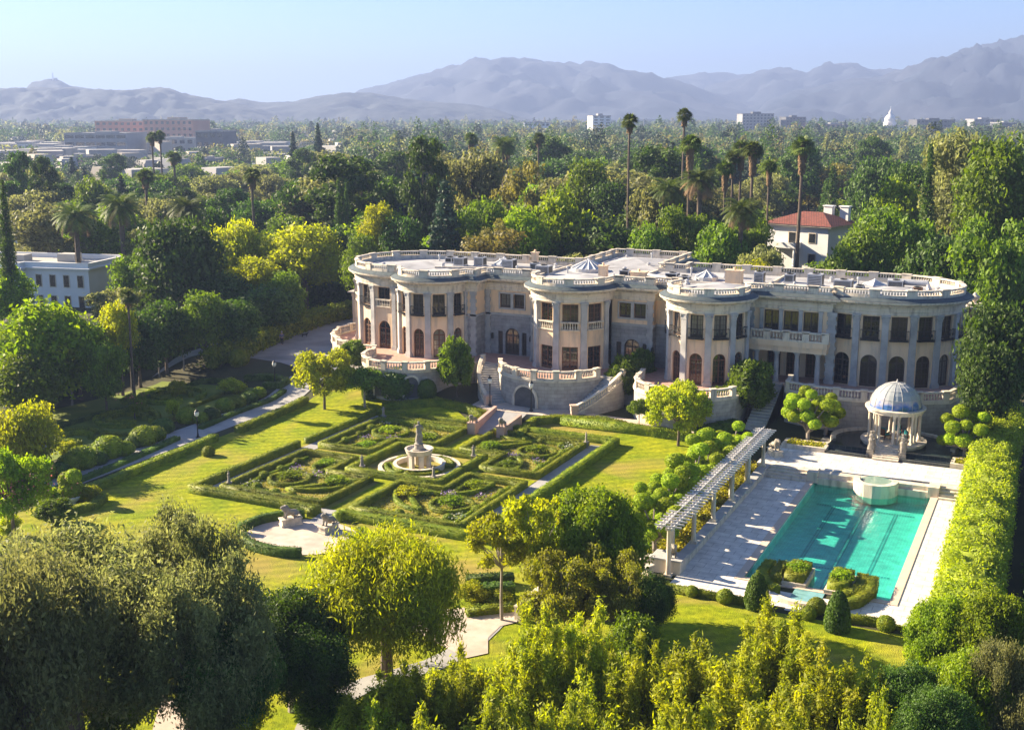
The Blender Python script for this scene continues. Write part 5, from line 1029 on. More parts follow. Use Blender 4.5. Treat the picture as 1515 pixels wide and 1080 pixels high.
for i in range(45):
    mb = MB(); y = 69.8 + i * .605; mb.box(-22.95, -21.1, y - .022, y + .022, 3.645, 3.75); wpart(mb, 'rafter', M['ptimber'], g)
for x in (-22.25,): mb = MB(); mb.box(x - .02, x + .02, 69.7, 96.9, 3.783, 3.82); wpart(mb, 'lath', M['ptimber'], g)
lion((-22.2, 71.4, 1.07), math.radians(-60), 'crouching stone lion at the near end of the pergola wall', .75, False)
lion((-21.7, 99.0, .75), math.radians(-50), 'crouching stone lion at the far end of the pergola by the upper deck', .8, True)
# cloud pruned trees: bare branching trunks carrying clipped balls
def pompom(loc, balls, label, group='cloud pruned trees', h=None):
    e = empty('cloud_pruned_tree', loc, 0, label, 'tree', group); mb = MB(); rg = random.Random(int(abs(loc[0] * 91 + loc[1] * 37)))
    mb.tube([(0, 0, -.2), (.05, 0, .5), (0, .05, 1.1)], [.22, .17, .15], 8)
    for (x, y, z, r) in balls:
        mb.tube([(0, 0, .9), (x * .35 + rg.uniform(-.1, .1), y * .35, .9 + (z - .9) * .45), (x * .8, y * .8, z - r * .9), (x, y, z - r * .3)], [.1, .075, .055, .04], 5)
    mb.build('trunk', M['pbark'], e)
    for (x, y, z, r) in balls:
        b = link('foliage_ball', BALL['pom'], e); b.location = (x, y, z); b.scale = (r, r, r * .8); b.rotation_euler = (0, 0, rg.uniform(0, 6))
def balls(n, R, z0, z1, r, seed):
    rg = random.Random(seed); out = []
    for i in range(n * 30):
        t = rg.uniform(0, 6.283); q = R * math.sqrt(rg.random()); rr = r * rg.uniform(.8, 1.2); zt = z1 - (z1 - z0) * .45 * (q / R) ** 2; c = (q * math.cos(t), q * math.sin(t), rg.uniform(z0, zt), rr)
        if all((c[0] - b[0]) ** 2 + (c[1] - b[1]) ** 2 + (c[2] - b[2]) ** 2 > (.82 * (rr + b[3])) ** 2 for b in out): out.append(c)
        if len(out) >= n: break
    return out
for i, (x, y, R, z1, n) in enumerate(((-24.2, 73.6, 1.55, 4.6, 20), (-24.9, 77.6, 1.65, 4.7, 21), (-25.1, 81.6, 1.65, 4.7, 21), (-25.1, 85.7, 1.7, 4.8, 21), (-25.1, 89.8, 1.65, 4.9, 21), (-24.6, 94.0, 1.65, 5.0, 21))):
    pompom((x, y, 0), balls(n - 7, R + .2, 1.9, z1, .6, i + 60), 'yellow green cloud pruned tree behind the pergola, ' + ['nearest to the camera', 'second from the camera', 'third from the camera', 'third from the mansion', 'second from the mansion', 'nearest to the mansion'][i], 'cloud pruned trees behind the pergola')
g = G(1190, 655); pompom((-20.0, 104.4, .75), balls(24, 2.3, 2.0, 5.0, .64, 71), 'large cloud pruned tree left of the domed gazebo')
pompom((-19.0, 107.6, .75), balls(10, 1.5, 1.6, 3.8, .55, 72), 'smaller cloud pruned tree by the terrace wall left of the gazebo')
pompom((-6.6, 104.6, .75), balls(22, 1.9, 1.4, 5.0, .64, 73), 'cloud pruned tree right of the domed gazebo by the tall hedge')
rg = np.random.default_rng(8)
for (x0_, x1_, y0_, y1_, n_, mt, lb) in ((-24.6, -22.2, 72.2, 97.5, 5200, 'cover', 'low leafy planting behind the pergola wall'), (-27.5, -24.6, 72.5, 97.5, 5200, 'mid', 'green undergrowth beneath the cloud pruned trees')):
    pt = np.stack([rg.uniform(x0_, x1_, n_), rg.uniform(y0_, y1_, n_), .1 + rg.uniform(0, .5, n_) * (.6 + .4 * np.sin(rg.uniform(0, 9, n_)))], 1); V, F = quads(pt, np.tile([0, 0, 1.], (n_, 1)), .22, rg, 1.2)
    tag(link('underplanting', mesh_np('underplanting', V, F, [M[mt]])), lb, kind='stuff')

# ------------------------------------------------------------------ domed gazebo in its basin
GX, GY = -12.7, 106.1
mb = MB(); mb.poly([(-19.0, 102.2), (-6.2, 102.2), (-6.2, 109.6), (-9, 109.8), (-17, 109.4), (-19.0, 109.2)], .2, .8); tag(mb.build('gazebo_terrace', M['stone']), kind='structure')
g = empty('fountain_basin', (GX, GY, .8), 0, 'round dark water basin with cascades around the gazebo', 'fountain')
mb = MB(); mb.sweep(ell(GX, GY + .2, 5.3, 3.9, -15, 195, 36), [(.22, .3), (.22, 1.42), (-.22, 1.42), (-.22, .3)]); wpart(mb, 'basin_rim', M['trim'], g, True)
mb = MB(); mb.poly([(GX - 5.2, 103.2)] + [(GX - 5.1, GY - 1)] + ell(GX, GY + .2, 5.1, 3.7, 180, 0, 24) + [(GX + 5.1, GY - 1), (GX + 5.2, 103.2)], .7, 1.2); wpart(mb, 'basin_water', mat('dark_basin_water', (.012, .02, .022), (.02, .035, .035), 2, .06, .15, 4, spec=.6), g)
M['dtile'] = brickmat('dark_cascade_tile', (.03, .045, .05), (.045, .06, .065), (.10, .11, .11), .5, .5, .02, .2, True, .1, 0)
for i, (xa, xb) in enumerate(((GX - 5.2, GX - 1.45), (GX + 1.35, GX + 5.2))):
    mb = MB(); mb.box(xa, xb, 102.9, 103.25, .7, 1.26); mb.box(xa, xb, 101.9, 102.9, .7, .86); mb.box(xa, xb, 101.65, 101.9, .7, 1.0); wpart(mb, 'cascade_wall', M['dtile'], g)
g = empty('gazebo', (GX, GY, .8), 0, 'round stone gazebo with paired columns and a stained glass dome', 'gazebo')
mb = MB(); mb.lathe((0, 0, 0), [(2.7, 0), (2.7, .55), (2.85, .6), (2.85, .75), (.1, .75)], 40); mb.build('base', M['trim'], g, True)
for i in range(8):
    t = i * math.pi / 4 + .2
    for k in (-.16, .16):
        mb = MB(); c = (2.15 * math.cos(t + k * .55), 2.15 * math.sin(t + k * .55), .75); mb.obox(c, .34, .34, .14, t); mb.lathe(c, [(.15, .14), (.16, .2), (.135, .3), (.12, 2.35), (.16, 2.42), (.2, 2.62)], 10); mb.build('column', M['trim'], g, True)
        if i in (1, 2, 5, 6, 3) and k > 0: pass
mb = MB(); mb.lathe((0, 0, 3.36), [(1.85, 0), (2.4, 0), (2.42, .22), (2.6, .28), (2.62, .42), (2.35, .46), (2.2, .4), (1.85, .4)], 40); mb.build('ring_beam', M['trim'], g, True)
m, t, b = nmat('stained_glass'); N = t.nodes.new; L_ = t.links.new; tc = N('ShaderNodeTexCoord'); sp = N('ShaderNodeSeparateXYZ'); L_(tc.outputs['Object'], sp.inputs[0])
n = N('ShaderNodeTexNoise'); n.inputs['Scale'].default_value = .9; n.inputs['Detail'].default_value = 3; L_(tc.outputs['Object'], n.inputs[0]); ad = N('ShaderNodeMath'); ad.operation = 'MULTIPLY_ADD'; L_(sp.outputs[2], ad.inputs[0]); ad.inputs[1].default_value = .32; ad.inputs[2].default_value = -1.12
a2 = N('ShaderNodeMath'); a2.operation = 'ADD'; L_(ad.outputs[0], a2.inputs[0]); L_(n.outputs[0], a2.inputs[1]); r = N('ShaderNodeValToRGB'); cr = r.color_ramp; cr.elements[0].position = .38; cr.elements[0].color = (.03, .28, .28, 1); cr.elements[1].position = .9; cr.elements[1].color = (.34, .36, .36, 1)
for ps, cl in ((.5, (.03, .10, .10, 1)), (.6, (.05, .13, .36, 1)), (.7, (.22, .24, .38, 1)), (.78, (.36, .34, .36, 1))): e_ = cr.elements.new(ps); e_.color = cl
L_(a2.outputs[0], r.inputs[0]); L_(r.outputs[0], b.inputs['Base Color']); b.inputs['Roughness'].default_value = .18
mb = MB(); pr_ = [(2.25 * math.cos(math.radians(a)), 2.15 * math.sin(math.radians(a))) for a in range(0, 90, 12)] + [(.05, 2.16)]; mb.lathe((0, 0, 3.8), pr_, 32); mb.build('dome', m, g)
mb = MB()
for i in range(16):
    t = i * math.pi / 8; mb.tube([((r_ + .02) * math.cos(t), (r_ + .02) * math.sin(t), 3.8 + z_) for r_, z_ in pr_], .016, 4)
for r_, z_ in pr_[:-1:2]: mb.tube([((r_ + .02) * math.cos(a), (r_ + .02) * math.sin(a), 3.8 + z_) for a in np.linspace(0, 6.283, 33)], .014, 4)
mb.lathe((0, 0, 5.95), [(.1, 0), (.06, .2), (.02, .3)], 8); mb.build('dome_ribs', M['stone'], g)
mb = MB()
for k in range(6): mb.box(-1.1, 1.1, -2.9 - .32 * (6 - k), -2.2, 0, .72 * (k + 1) / 6 - .002 * k)
mb.build('steps', M['trim'], g)
for i, (x, y) in enumerate(((GX - 1.35, 102.2), (GX + 1.3, 102.2))):
    e = empty('guardian_statue', (x, y, .8), random.uniform(-.3, .3), 'standing stone guardian figure on a block at the gazebo steps, ' + ['left side', 'right side'][i], 'statue')
    mb = MB(); mb.obox((0, 0, 0), .62, .7, .55); mb.obox((0, 0, .55), .5, .55, .12); mb.build('block', M['statue'], e); mb = MB(); mb.M = Matrix.Translation((0, 0, .6)); figure(mb, 1.7); mb.obox((0, .28, .2), .7, .35, 1.4, 0, 0, .6); mb.build('figure', M['statue'], e)
def armchair(loc, rz, label):
    e = empty('garden_chair', loc, rz, label, 'chair', 'chairs in the gazebo'); mb = MB(); mb.box(-.36, .36, -.36, .36, .34, .4)
    for sx in (-.33, .33):
        for sy in (-.33, .33): mb.box(sx - .03, sx + .03, sy - .03, sy + .03, 0, .36 if sy < 0 else .95)
    mb.box(-.36, .36, .3, .36, .4, .98); mb.box(-.38, -.3, -.36, .34, .6, .66); mb.box(.3, .38, -.36, .34, .6, .66); mb.build('frame', M['wood'], e)
    mb = MB(); mb.obox((0, -.02, .4), .58, .6, .14, 0, 0, .92); mb.build('seat_cushion', M['teal_cloth'], e); mb = MB(); mb.obox((0, .22, .52), .56, .16, .5, 0, 0, .9); mb.build('back_cushion', M['teal_cloth'], e)
armchair((GX - .7, GY - .3, 1.55), 2.4, 'wooden chair with teal cushions under the dome, left one'); armchair((GX + .9, GY - .6, 1.55), -1.2, 'wooden chair with teal cushions under the dome, right one'); armchair((GX + .2, GY + .9, 1.55), .2, 'wooden chair with teal cushions under the dome, rear one')
e = empty('garden_table', (GX + .1, GY - .4, 1.55), 0, 'small round stone table under the dome', 'table'); mb = MB(); mb.lathe((0, 0, 0), [(.25, 0), (.08, .1), (.08, .66)], 12); mb.build('pedestal', M['trim'], e); mb = MB(); mb.lathe((0, 0, .66), [(.42, 0), (.45, .05)], 20); mb.build('tabletop', M['trim'], e)
for i, (xa, xb) in enumerate(((-21.6, -17.95), (-7.3, -5.2))):
    mb = MB(); mb.sweep([(xa, 101.8), (xb, 101.8), (xb, 103.6), (xa, 103.6)], [(.15, UZ), (.15, UZ + .4), (-.15, UZ + .4), (-.15, UZ)], True); tag(mb.build('planter', M['trim']), 'low stone planter on the upper pool deck, ' + ['left of the cascade', 'right of the cascade'][i], 'planter')
    pt = np.stack([rg.uniform(xa + .2, xb - .2, 500), rg.uniform(101.9, 103.5, 500), UZ + .15 + rg.uniform(0, .4, 500)], 1); V, F = quads(pt, np.tile([0, 0, 1.], (500, 1)), .2, rg, 1.2)
    tag(link('planter_foliage', mesh_np('planter_foliage', V, F, [M['cover']])), 'leafy low plants in the stone planter', kind='stuff')
# side stair up to the portico
mb = MB()
for k in range(17): mb.box(-26.2, -24.3, 105.6 + k * .45, 114.0, 0, .85 + 3.13 * (k + 1) / 17 - .001 * (k % 2))
tag(mb.build('portico_steps', M['stone']), 'straight dark stone stair rising to the portico beside the tall shrub', 'stair')
# the tall hedge on the right
def bigleaf_hedge(path, w, h, leaf, n, size, label, seed, name='tall_hedge'):
    """tall informal hedge: clumps along a line, clothed in leaves"""
    rg = np.random.default_rng(seed); cl = []; pts = densify(path, .8)
    hh = lambda i: h(i / len(pts)) if callable(h) else h
    for i, (x, y) in enumerate(pts):
        for k in range(3): r = rg.uniform(.55, .85); cl.append(((x + rg.uniform(-w / 2, w / 2) * .7, y + rg.uniform(-.3, .3), H(x, y) + hh(i) * rg.uniform(.78, .98) - r * .8), (r, r, r)))
        for z in np.arange(.5, hh(i) - .8, 1.0):
            for s in (-1, 1): cl.append(((x + s * w * .33, y + rg.uniform(-.3, .3), H(x, y) + z), (w * .26, .7, .7)))
    V, F = crown(cl, n, size, rg, .8, 1.5, 0, .3, .1, .14); mb = MB(); e = .25 * w
    mb.sweep([(x, y, H(x, y)) for x, y in pts], [(e, -.2), (e, (h if not callable(h) else h(.5)) * .82), (-e, (h if not callable(h) else h(.5)) * .82), (-e, -.2)])
    core = [f for f in mb.f if len(f) == 4]; me = mesh_np(name, np.concatenate([np.array(mb.v), V]), np.concatenate([np.array(core), F + len(mb.v)]), [M[leaf]])
    return tag(link(name, me), label, 'hedge')
bigleaf_hedge([(-3.6, 62.5), (-3.7, 75), (-3.9, 90), (-4.2, 104), (-4.0, 117)], 3.4, 3.1, 'fresh', 130000, .17, 'tall bright yellow green hedge along the right side of the pool terrace', 301)
bigleaf_hedge([(1.2, 62), (.8, 80), (.4, 100), (0, 116)], 2.6, 2.0, 'dark', 16000, .3, 'dark unclipped shrubs in the shade right of the tall bright hedge', 305, 'shrub_belt')
# ------------------------------------------------------------------ plants round the mansion
def at_px(key, px, py, top, wpx, name, label, cat='bush', group=None, dz=0):
    g = G(px, py); g.z += dz; d = Vector((g.x, g.y)).length; f = -g.x * sn + g.y * cs
    dr = ray(px, top); hz = 30 + dr.z * (f / (-dr.x * sn + dr.y * cs)) - g.z
    return plant(key, name, g, max(.6, hz), wpx * f / FPX * 1.02, label, cat, group)
at_px('ygarden', 480, 606, 517, 96, 'garden_tree', 'yellow leaved multi lobed tree at the left end of the lawn, beside the drive', 'tree')
at_px('smalltree', 540, 603, 545, 66, 'garden_tree', 'darker green low tree joined to the yellow one at the left end of the lawn', 'tree')
g = G(590, 586); bush('dhedge', (g.x, g.y), 2.1, None, 'clipped_bush', 'large dark round clipped bush below the left bay terrace', None, 'bush', .85)
g = G(547, 588); bush('cone', (g.x, g.y), .85, None, 'clipped_bush', 'dark clipped column by the left bay terrace wall', None, 'bush', 2.6)
g = G(632, 590); bush('dhedge', (g.x, g.y), 1.0, None, 'clipped_bush', 'small dark clipped bush in front of the left terrace niche', None, 'bush', 1.2)
at_px('upshrub', 524, 552, 502, 42, 'garden_shrub', 'dark green shrub in front of the upper left terrace rail', 'shrub')
at_px('upshrub', 676, 587, 497, 56, 'garden_shrub', 'bushy upright shrub between the left bay and the curved stair', 'shrub')
at_px('upshrub', 925, 598, 524, 56, 'garden_shrub', 'bushy bright shrub right of the centre bay terrace', 'shrub')
at_px('upshrub', 948, 590, 513, 44, 'garden_shrub', 'darker shrub behind the bright one right of the centre bay', 'shrub')
at_px('smalltree', 945, 634, 592, 34, 'garden_shrub', 'small round green shrub at the left foot of the large garden tree', 'shrub')
at_px('ygarden', 1003, 660, 566, 100, 'garden_tree', 'large yellow green garden tree on the lawn below the right bay', 'tree')
at_px('upshrub', 1107, 622, 529, 74, 'garden_shrub', 'large feathery upright shrub left of the portico stair', 'shrub')
at_px('upshrub', 1062, 628, 570, 44, 'garden_shrub', 'dark shrub behind the large garden tree below the right bay', 'shrub')
hedge([(-43.2, 101.75), (-36, 101.85), (-30.2, 101.6)], .9, .85, 'hedge', False, 0, 'clipped_hedge', 'clipped hedge between the right lawn and the pinkish walk below the right bay', None, 110, .12)
hedge([(-29.5, 101.5), (-28.2, 103.2), (-26.6, 104.6)], 1.0, 1.3, 'dhedge', False, 0, 'clipped_hedge', 'dark hedge at the foot of the portico stair', None, 90, .16)
for i, (px, py, r) in enumerate(((1228, 598, 1.2), (1262, 600, 1.0))):
    g = P(px, py, 2.0); bush('dhedge', (g.x, g.y, .8), r, None, 'clipped_bush', ['dark round bush by the terrace wall left of the gazebo', 'dark bush close behind the gazebo dome on its left'][i], None, 'bush', 1.3)
# hedges bordering the landing and lawns
def hpx(pts, w, h, lb, leaf='hedge', grp=None, dz=0, dens=110, size=.12, name='clipped_hedge'):
    P3 = [tuple(G(x, y, h)[:2]) for x, y in pts]; return hedge(densify(P3, 1.2), w, h, leaf, False, dz, name, lb, grp, dens, size)
hpx([(770, 640), (779, 626), (792, 617), (830, 614), (890, 617), (925, 624)], .8, .75, 'curving clipped hedge between the landing and the right lawn')
hpx([(566, 596), (610, 592), (650, 590), (690, 598), (716, 609)], .9, .7, 'clipped hedge along the lawn below the left bay terrace')
hpx([(690, 617), (716, 614)], .5, .6, 'short hedge beside the left ramp wall')
hpx([(560, 618), (610, 623), (690, 634)], .7, .6, 'low hedge between the far left lawn and the parterre')
# ------------------------------------------------------------------ left garden
hpx([(122, 722), (200, 690), (300, 650), (318, 641)], .8, .7, 'long clipped hedge on the lawn side of the garden path, near part')
hpx([(351, 631), (400, 611), (440, 593), (452, 586)], .8, .7, 'long clipped hedge on the lawn side of the garden path, far part')
hpx([(85, 720), (160, 690), (230, 660), (262, 645)], .7, .4, 'low hedge under the topiary row, near part', 'dhedge')
hpx([(296, 630), (350, 607), (420, 575)], .7, .4, 'low hedge under the topiary row, far part', 'dhedge')
row = [(88, 690, 1.0), (103, 683, 1.25), (120, 677, 1.5), (144, 672, 1.0), (160, 662, 1.55), (184, 659, 1.0), (197, 648, .9), (212, 644, 1.4), (229, 638, 1.1), (241, 627, 1.15), (277, 612, 1.2), (296, 613, .9), (313, 609, 1.0), (333, 596, 1.1), (351, 591, 1.0), (368, 585, 1.05), (383, 577, .9)]
for i, (px, py, r) in enumerate(row):
    q = P(px, py, .9); bush('hedge' if i % 3 else 'dhedge', (q.x, q.y), r * .92, None, 'clipped_ball', f'clipped bush of the topiary row by the garden path, number {i + 1} from its near end', 'topiary row beside the garden path', 'topiary', .8)
for i, (px, py, r, lb) in enumerate(((308, 665, .6, 'at the hedge end beside the lamp post'), (354, 555, 1.25, 'by the drive at the far end of the left garden'), (62, 700, 1.2, 'at the near end of the topiary row, behind the lamp'))):
    q = P(px, py, .6); bush('hedge', (q.x, q.y), r, None, 'clipped_ball', f'round clipped ball {lb}', None, 'topiary', .9)
hpx([(362, 556), (385, 553), (408, 554), (424, 560), (415, 566), (390, 565)], .8, .6, 'low rounded hedge loop at the edge of the drive', 'dhedge')
# spiral and ring hedges in the shaded garden
for i, (px, py, R, lb) in enumerate(((188, 622, 3.0, 'around the rose bush'), (255, 588, 3.4, 'in the middle of the left garden'), (110, 650, 2.6, 'near the brown bush'))):
    c = G(px, py); hedge(ell(c.x, c.y, R, R, 0, 330, 24), .5, .45, 'hedge', False, 0, 'clipped_hedge', f'ring shaped low dark hedge {lb}', 'ring hedges of the left garden', 100, .14)
    hedge(ell(c.x, c.y, R * .6, R * .6, 20, 340, 18), .5, .45, 'hedge', False, 0, 'clipped_hedge', f'inner ring of low dark hedge {lb}', 'ring hedges of the left garden', 100, .14)
hpx([(150, 660), (200, 648), (238, 628), (275, 602), (330, 580)], .45, .4, 'low clipped hedge beside the topiary row, on its garden side', 'hedge')
hpx([(120, 632), (165, 640), (215, 640)], .45, .4, 'short clipped hedge between two ring hedges', 'hedge')
hpx([(215, 600), (235, 612), (225, 628)], .45, .4, 'bent clipped hedge beside the rose bush', 'hedge')
hpx([(84, 628), (140, 612), (190, 600), (240, 575), (300, 560), (330, 560)], .6, .45, 'winding low dark hedge behind the ring hedges', 'dhedge')
at_px('pinktree', 200, 622, 584, 40, 'rose_bush', 'bush with red flowers inside a ring hedge of the left garden', 'bush')
rg = np.random.default_rng(5); e = G(200, 622); pt = np.stack([e.x + rg.normal(0, .8, 60), e.y + rg.normal(0, .8, 60), e.z + 2.0 + rg.uniform(0, .9, 60)], 1); V, F = quads(pt, np.tile([0, 0, 1.], (60, 1)), .2, rg, 1); tag(link('rose_blossom', mesh_np('rose_blossom', V, F, [M['pink']])), 'red blossom on the bush in the left garden', kind='stuff')
at_px('yshrub', 262, 588, 562, 26, 'garden_shrub', 'bright topped shrub in the middle ring hedge', 'shrub')
at_px('yshrub', 256, 618, 590, 20, 'garden_shrub', 'small two tier shrub by the topiary row', 'shrub')
at_px('yshrub', 343, 582, 560, 40, 'garden_shrub', 'animal shaped yellow green topiary near the drive', 'topiary')
at_px('yshrub', 100, 678, 652, 26, 'garden_shrub', 'pointed yellow green shrub at the near end of the left garden', 'shrub')
at_px('clipped', 38, 700, 606, 88, 'garden_tree', 'round clipped tree with yellow brown tips at the left edge', 'tree')
at_px('pinktree', 22, 800, 668, 110, 'garden_tree', 'pink flowering tree at the left edge below the clipped one', 'tree')
e = G(22, 800); pt = np.stack([e.x + rg.normal(0, 1.5, 420), e.y + rg.normal(0, 1.5, 420), e.z + 4.3 + rg.uniform(-.9, 1.0, 420)], 1); V, F = quads(pt, np.tile([0, 0, 1.], (420, 1)), .16, rg, 1.2); tag(link('pink_blossom', mesh_np('pink_blossom', V, F, [M['pink']])), 'pink blossom over the tree at the left edge', kind='stuff')
at_px('yshrub', 12, 795, 760, 40, 'garden_shrub', 'low bush under the pink flowering tree', 'shrub')
q = P(105, 728, .8); 
for i, (dx, dz, r) in enumerate(((0, .75, .95), (-.3, 1.75, .7), (.35, 2.1, .5))): pass
e = empty('tiered_topiary', (q.x, q.y, 0), 0, 'tiered green topiary of stacked balls at the near end of the garden path', 'topiary')
for dx, dz, r in ((0, .8, 1.0), (-.35, 1.75, .68), (.4, 2.15, .6)): b = link('foliage_ball', BALL['pom'], e); b.location = (dx, 0, dz); b.scale = (r, r, r)
mb = MB(); mb.tube([(0, 0, -.1), (0, 0, 2.2)], .08, 6); mb.build('trunk', M['bark'], e)
hpx([(66, 760), (92, 752), (120, 746), (140, 742), (152, 730)], .8, .6, 'curved clipped hedge at the near end of the garden path', 'hedge')
at_px('yshrub', 134, 742, 718, 30, 'garden_shrub', 'yellow green shrub in the curved hedge bed at the near end of the path', 'shrub')
at_px('fluffy', 70, 748, 722, 40, 'garden_shrub', 'yellow flowering shrub at the near left of the lawn', 'shrub'); at_px('upshrub', 80, 775, 738, 60, 'garden_shrub', 'broad leafed green shrub in front of the curved hedge', 'shrub')
q = G(107, 745); e = empty('flower_urn', q, 0, 'white stone planter with pink flowers before the tiered topiary', 'planter'); mb = MB(); mb.lathe((0, 0, 0), [(.35, 0), (.3, .1), (.6, .4), (.7, .6), (.6, .62)], 16); mb.build('bowl', M['white'], e, True)
pt = np.stack([rg.normal(0, .3, 150), rg.normal(0, .3, 150), .6 + rg.uniform(0, .35, 150)], 1); V, F = quads(pt, np.tile([0, 0, 1.], (150, 1)), .12, rg, 1); link('flowers', mesh_np('flowers', V, F, [M['pink']]), e)
for i, (px, py, top, wp) in enumerate(((59, 604, 540, 60), (107, 600, 522, 52), (152, 582, 510, 48), (195, 576, 498, 50), (236, 557, 488, 46), (272, 548, 485, 48), (20, 620, 560, 56), (313, 520, 455, 50), (350, 500, 440, 52))):
    at_px('smalltree', px, py, top, wp, 'orchard_tree', 'small pale trunked orchard tree, ' + ['second from the left', 'third from the left', 'fourth from the left', 'fifth from the left', 'sixth from the left', 'seventh from the left', 'leftmost', 'next to the drive hedge', 'last one, behind the drive hedge'][i], 'tree', 'small trees in a row behind the left garden')
bigleaf_hedge([tuple(G(x, y)[:2]) for x, y in ((310, 545), (360, 528), (420, 500), (470, 482), (530, 466))], 2.0, 2.4, 'hedge', 16000, .3, 'tall clipped hedge along the far side of the drive', 302, 'drive_hedge')
bigleaf_hedge([tuple(G(x, y)[:2]) for x, y in ((70, 590), (150, 560), (230, 530), (300, 500), (350, 480))], 3.0, 2.6, 'dark', 14000, .36, 'dark shrub belt behind the orchard trees', 303, 'shrub_belt')
bigleaf_hedge([tuple(G(x, y)[:2]) for x, y in ((380, 470), (440, 455), (520, 440))], 3.0, 4.0, 'dark', 13000, .36, 'dark tree hedge beyond the drive hedge', 304, 'tree_hedge')
# a person walking up the drive and a dark dog
g = G(417.5, 511); pe = empty('person', g, .5, 'person in a blue grey top and dark trousers walking on the drive', 'person')
M['skin'] = mat('skin', (.42, .26, .18), (.46, .29, .21), 5, .6)
def skin(name, V, E, R, m, parent):
    me = bpy.data.meshes.new(name); me.from_pydata(V, E, []); o = link(name, me, parent); me.materials.append(m)
    md = o.modifiers.new('Skin', 'SKIN'); sd = me.skin_vertices[0].data
    for i, r in enumerate(R): sd[i].radius = (r, r * .85)
    sd[0].use_root = True; s2 = o.modifiers.new('Sub', 'SUBSURF'); s2.levels = 1; s2.render_levels = 1; return o
V = [(0, 0, .95), (0, 0, 1.2), (0, 0, 1.42), (0, 0, 1.53), (0, -.01, 1.66), (.1, 0, .88), (.11, -.12, .5), (.11, -.2, .08), (.11, -.32, .04), (-.1, 0, .88), (-.11, .1, .5), (-.11, .26, .12), (-.11, .18, .04), (.19, 0, 1.4), (.25, .08, 1.12), (.24, .0, .88), (-.19, 0, 1.4), (-.25, -.06, 1.12), (-.24, -.2, .92)]
Ed = [(0, 1), (1, 2), (2, 3), (3, 4), (0, 5), (5, 6), (6, 7), (7, 8), (0, 9), (9, 10), (10, 11), (11, 12), (2, 13), (13, 14), (14, 15), (2, 16), (16, 17), (17, 18)]
skin('body', V, Ed, [.13, .12, .13, .05, .095, .09, .06, .045, .04, .09, .06, .045, .04, .05, .04, .03, .05, .04, .03], M['skin'], pe)
skin('shirt', [(0, 0, .95), (0, 0, 1.2), (0, 0, 1.4), (.2, 0, 1.38), (.26, .08, 1.12), (-.2, 0, 1.38), (-.26, -.06, 1.12)], [(0, 1), (1, 2), (2, 3), (3, 4), (2, 5), (5, 6)], [.16, .15, .15, .075, .06, .075, .06], mat('blue_grey_shirt', (.12, .13, .20), (.16, .17, .25), 4), pe)
skin('trousers', [(0, 0, .95), (.1, 0, .86), (.11, -.12, .5), (.11, -.2, .12), (-.1, 0, .86), (-.11, .1, .5), (-.11, .25, .16)], [(0, 1), (1, 2), (2, 3), (0, 4), (4, 5), (5, 6)], [.15, .12, .085, .06, .12, .085, .06], mat('dark_trousers', (.03, .03, .04), (.05, .05, .06), 4), pe)
mb = MB(); mb.lathe((0, .01, 1.64), [(.09, 0), (.115, .06), (.1, .13), (.04, .17)], 10); mb.build('hair', mat('grey_hair', (.35, .33, .32), (.45, .43, .42), 8), pe, True)
g = G(451, 499); do = empty('dog', g, .8, 'small dark dog standing on the drive ahead of the person', 'dog')
skin('body', [(-.3, 0, .38), (0, 0, .36), (.28, 0, .4), (.4, 0, .55), (.55, 0, .56), (-.42, 0, .5), (.25, .08, .18), (.26, .08, .03), (.25, -.08, .18), (.26, -.08, .03), (-.3, .08, .2), (-.34, .08, .03), (-.3, -.08, .2), (-.34, -.08, .03)], [(0, 1), (1, 2), (2, 3), (3, 4), (0, 5), (2, 6), (6, 7), (2, 8), (8, 9), (0, 10), (10, 11), (0, 12), (12, 13)], [.12, .12, .13, .08, .05, .03, .04, .03, .04, .03, .05, .03, .05, .03], M['iron'], do)

# ------------------------------------------------------------------ foreground trees
def fg(key, px, ytop, dist, wpx, label, name='tree', cat='tree', rz=None):
    g, hh = TR(px, ytop, dist); return plant(key, name, g, hh, wpx * dist / FPX, label, cat, None, rz)
fg('oak', 85, 782, 50, 400, 'huge grey olive oak filling the bottom left corner', 'oak_tree')
fg('oak2', 262, 742, 52, 190, 'grey olive oak right of the huge corner oak, with the taller tip', 'oak_tree')
fg('oak2', 300, 822, 48, 215, 'grey green oak at the right side of the bottom left oak group', 'oak_tree', rz=2.1)
fg('oak', -10, 800, 43, 330, 'dark oak at the left edge in front of the huge corner oak', 'oak_tree', rz=4.0)
fg('darkoak', 425, 878, 55, 185, 'dark green tree with a pale trunk between the oaks and the pepper tree', 'dark_tree')
fg('darkoak', 455, 930, 53, 150, 'lower dark green tree right of the pale trunked one', 'dark_tree', rz=3.0)
fg('darkoak', 330, 930, 48, 160, 'low dark green tree under the oaks at the bottom', 'dark_tree', rz=1.0)
g, hh = TR(568, 768, 60); g = G(572, 1003); plant('pepper', 'pepper_tree', g, 8.4, 8.4, 'drooping yellow green pepper tree left of the fountain court', 'tree', None, 1.2)
fg('sparse', 742, 742, 66, 120, 'sparse yellow leaved young tree in front of the right end of the parterre', 'young_tree')
fg('sparse', 800, 712, 65, 120, 'sparse tree with bare grey limbs before the dense round tree', 'young_tree', rz=3)
fg('dense', 882, 718, 66, 170, 'dense bright green round tree between the parterre and the pergola', 'round_tree')
fg('brush', 838, 802, 61, 150, 'brownish twiggy tree in front of the dense round tree', 'twiggy_tree')
fg('brush', 915, 815, 60, 120, 'brownish twiggy tree right below the dense round tree', 'twiggy_tree', rz=2)
fg('darkoak', 960, 850, 60, 90, 'dark shrubby tree at the near end of the pergola', 'dark_tree', rz=2)
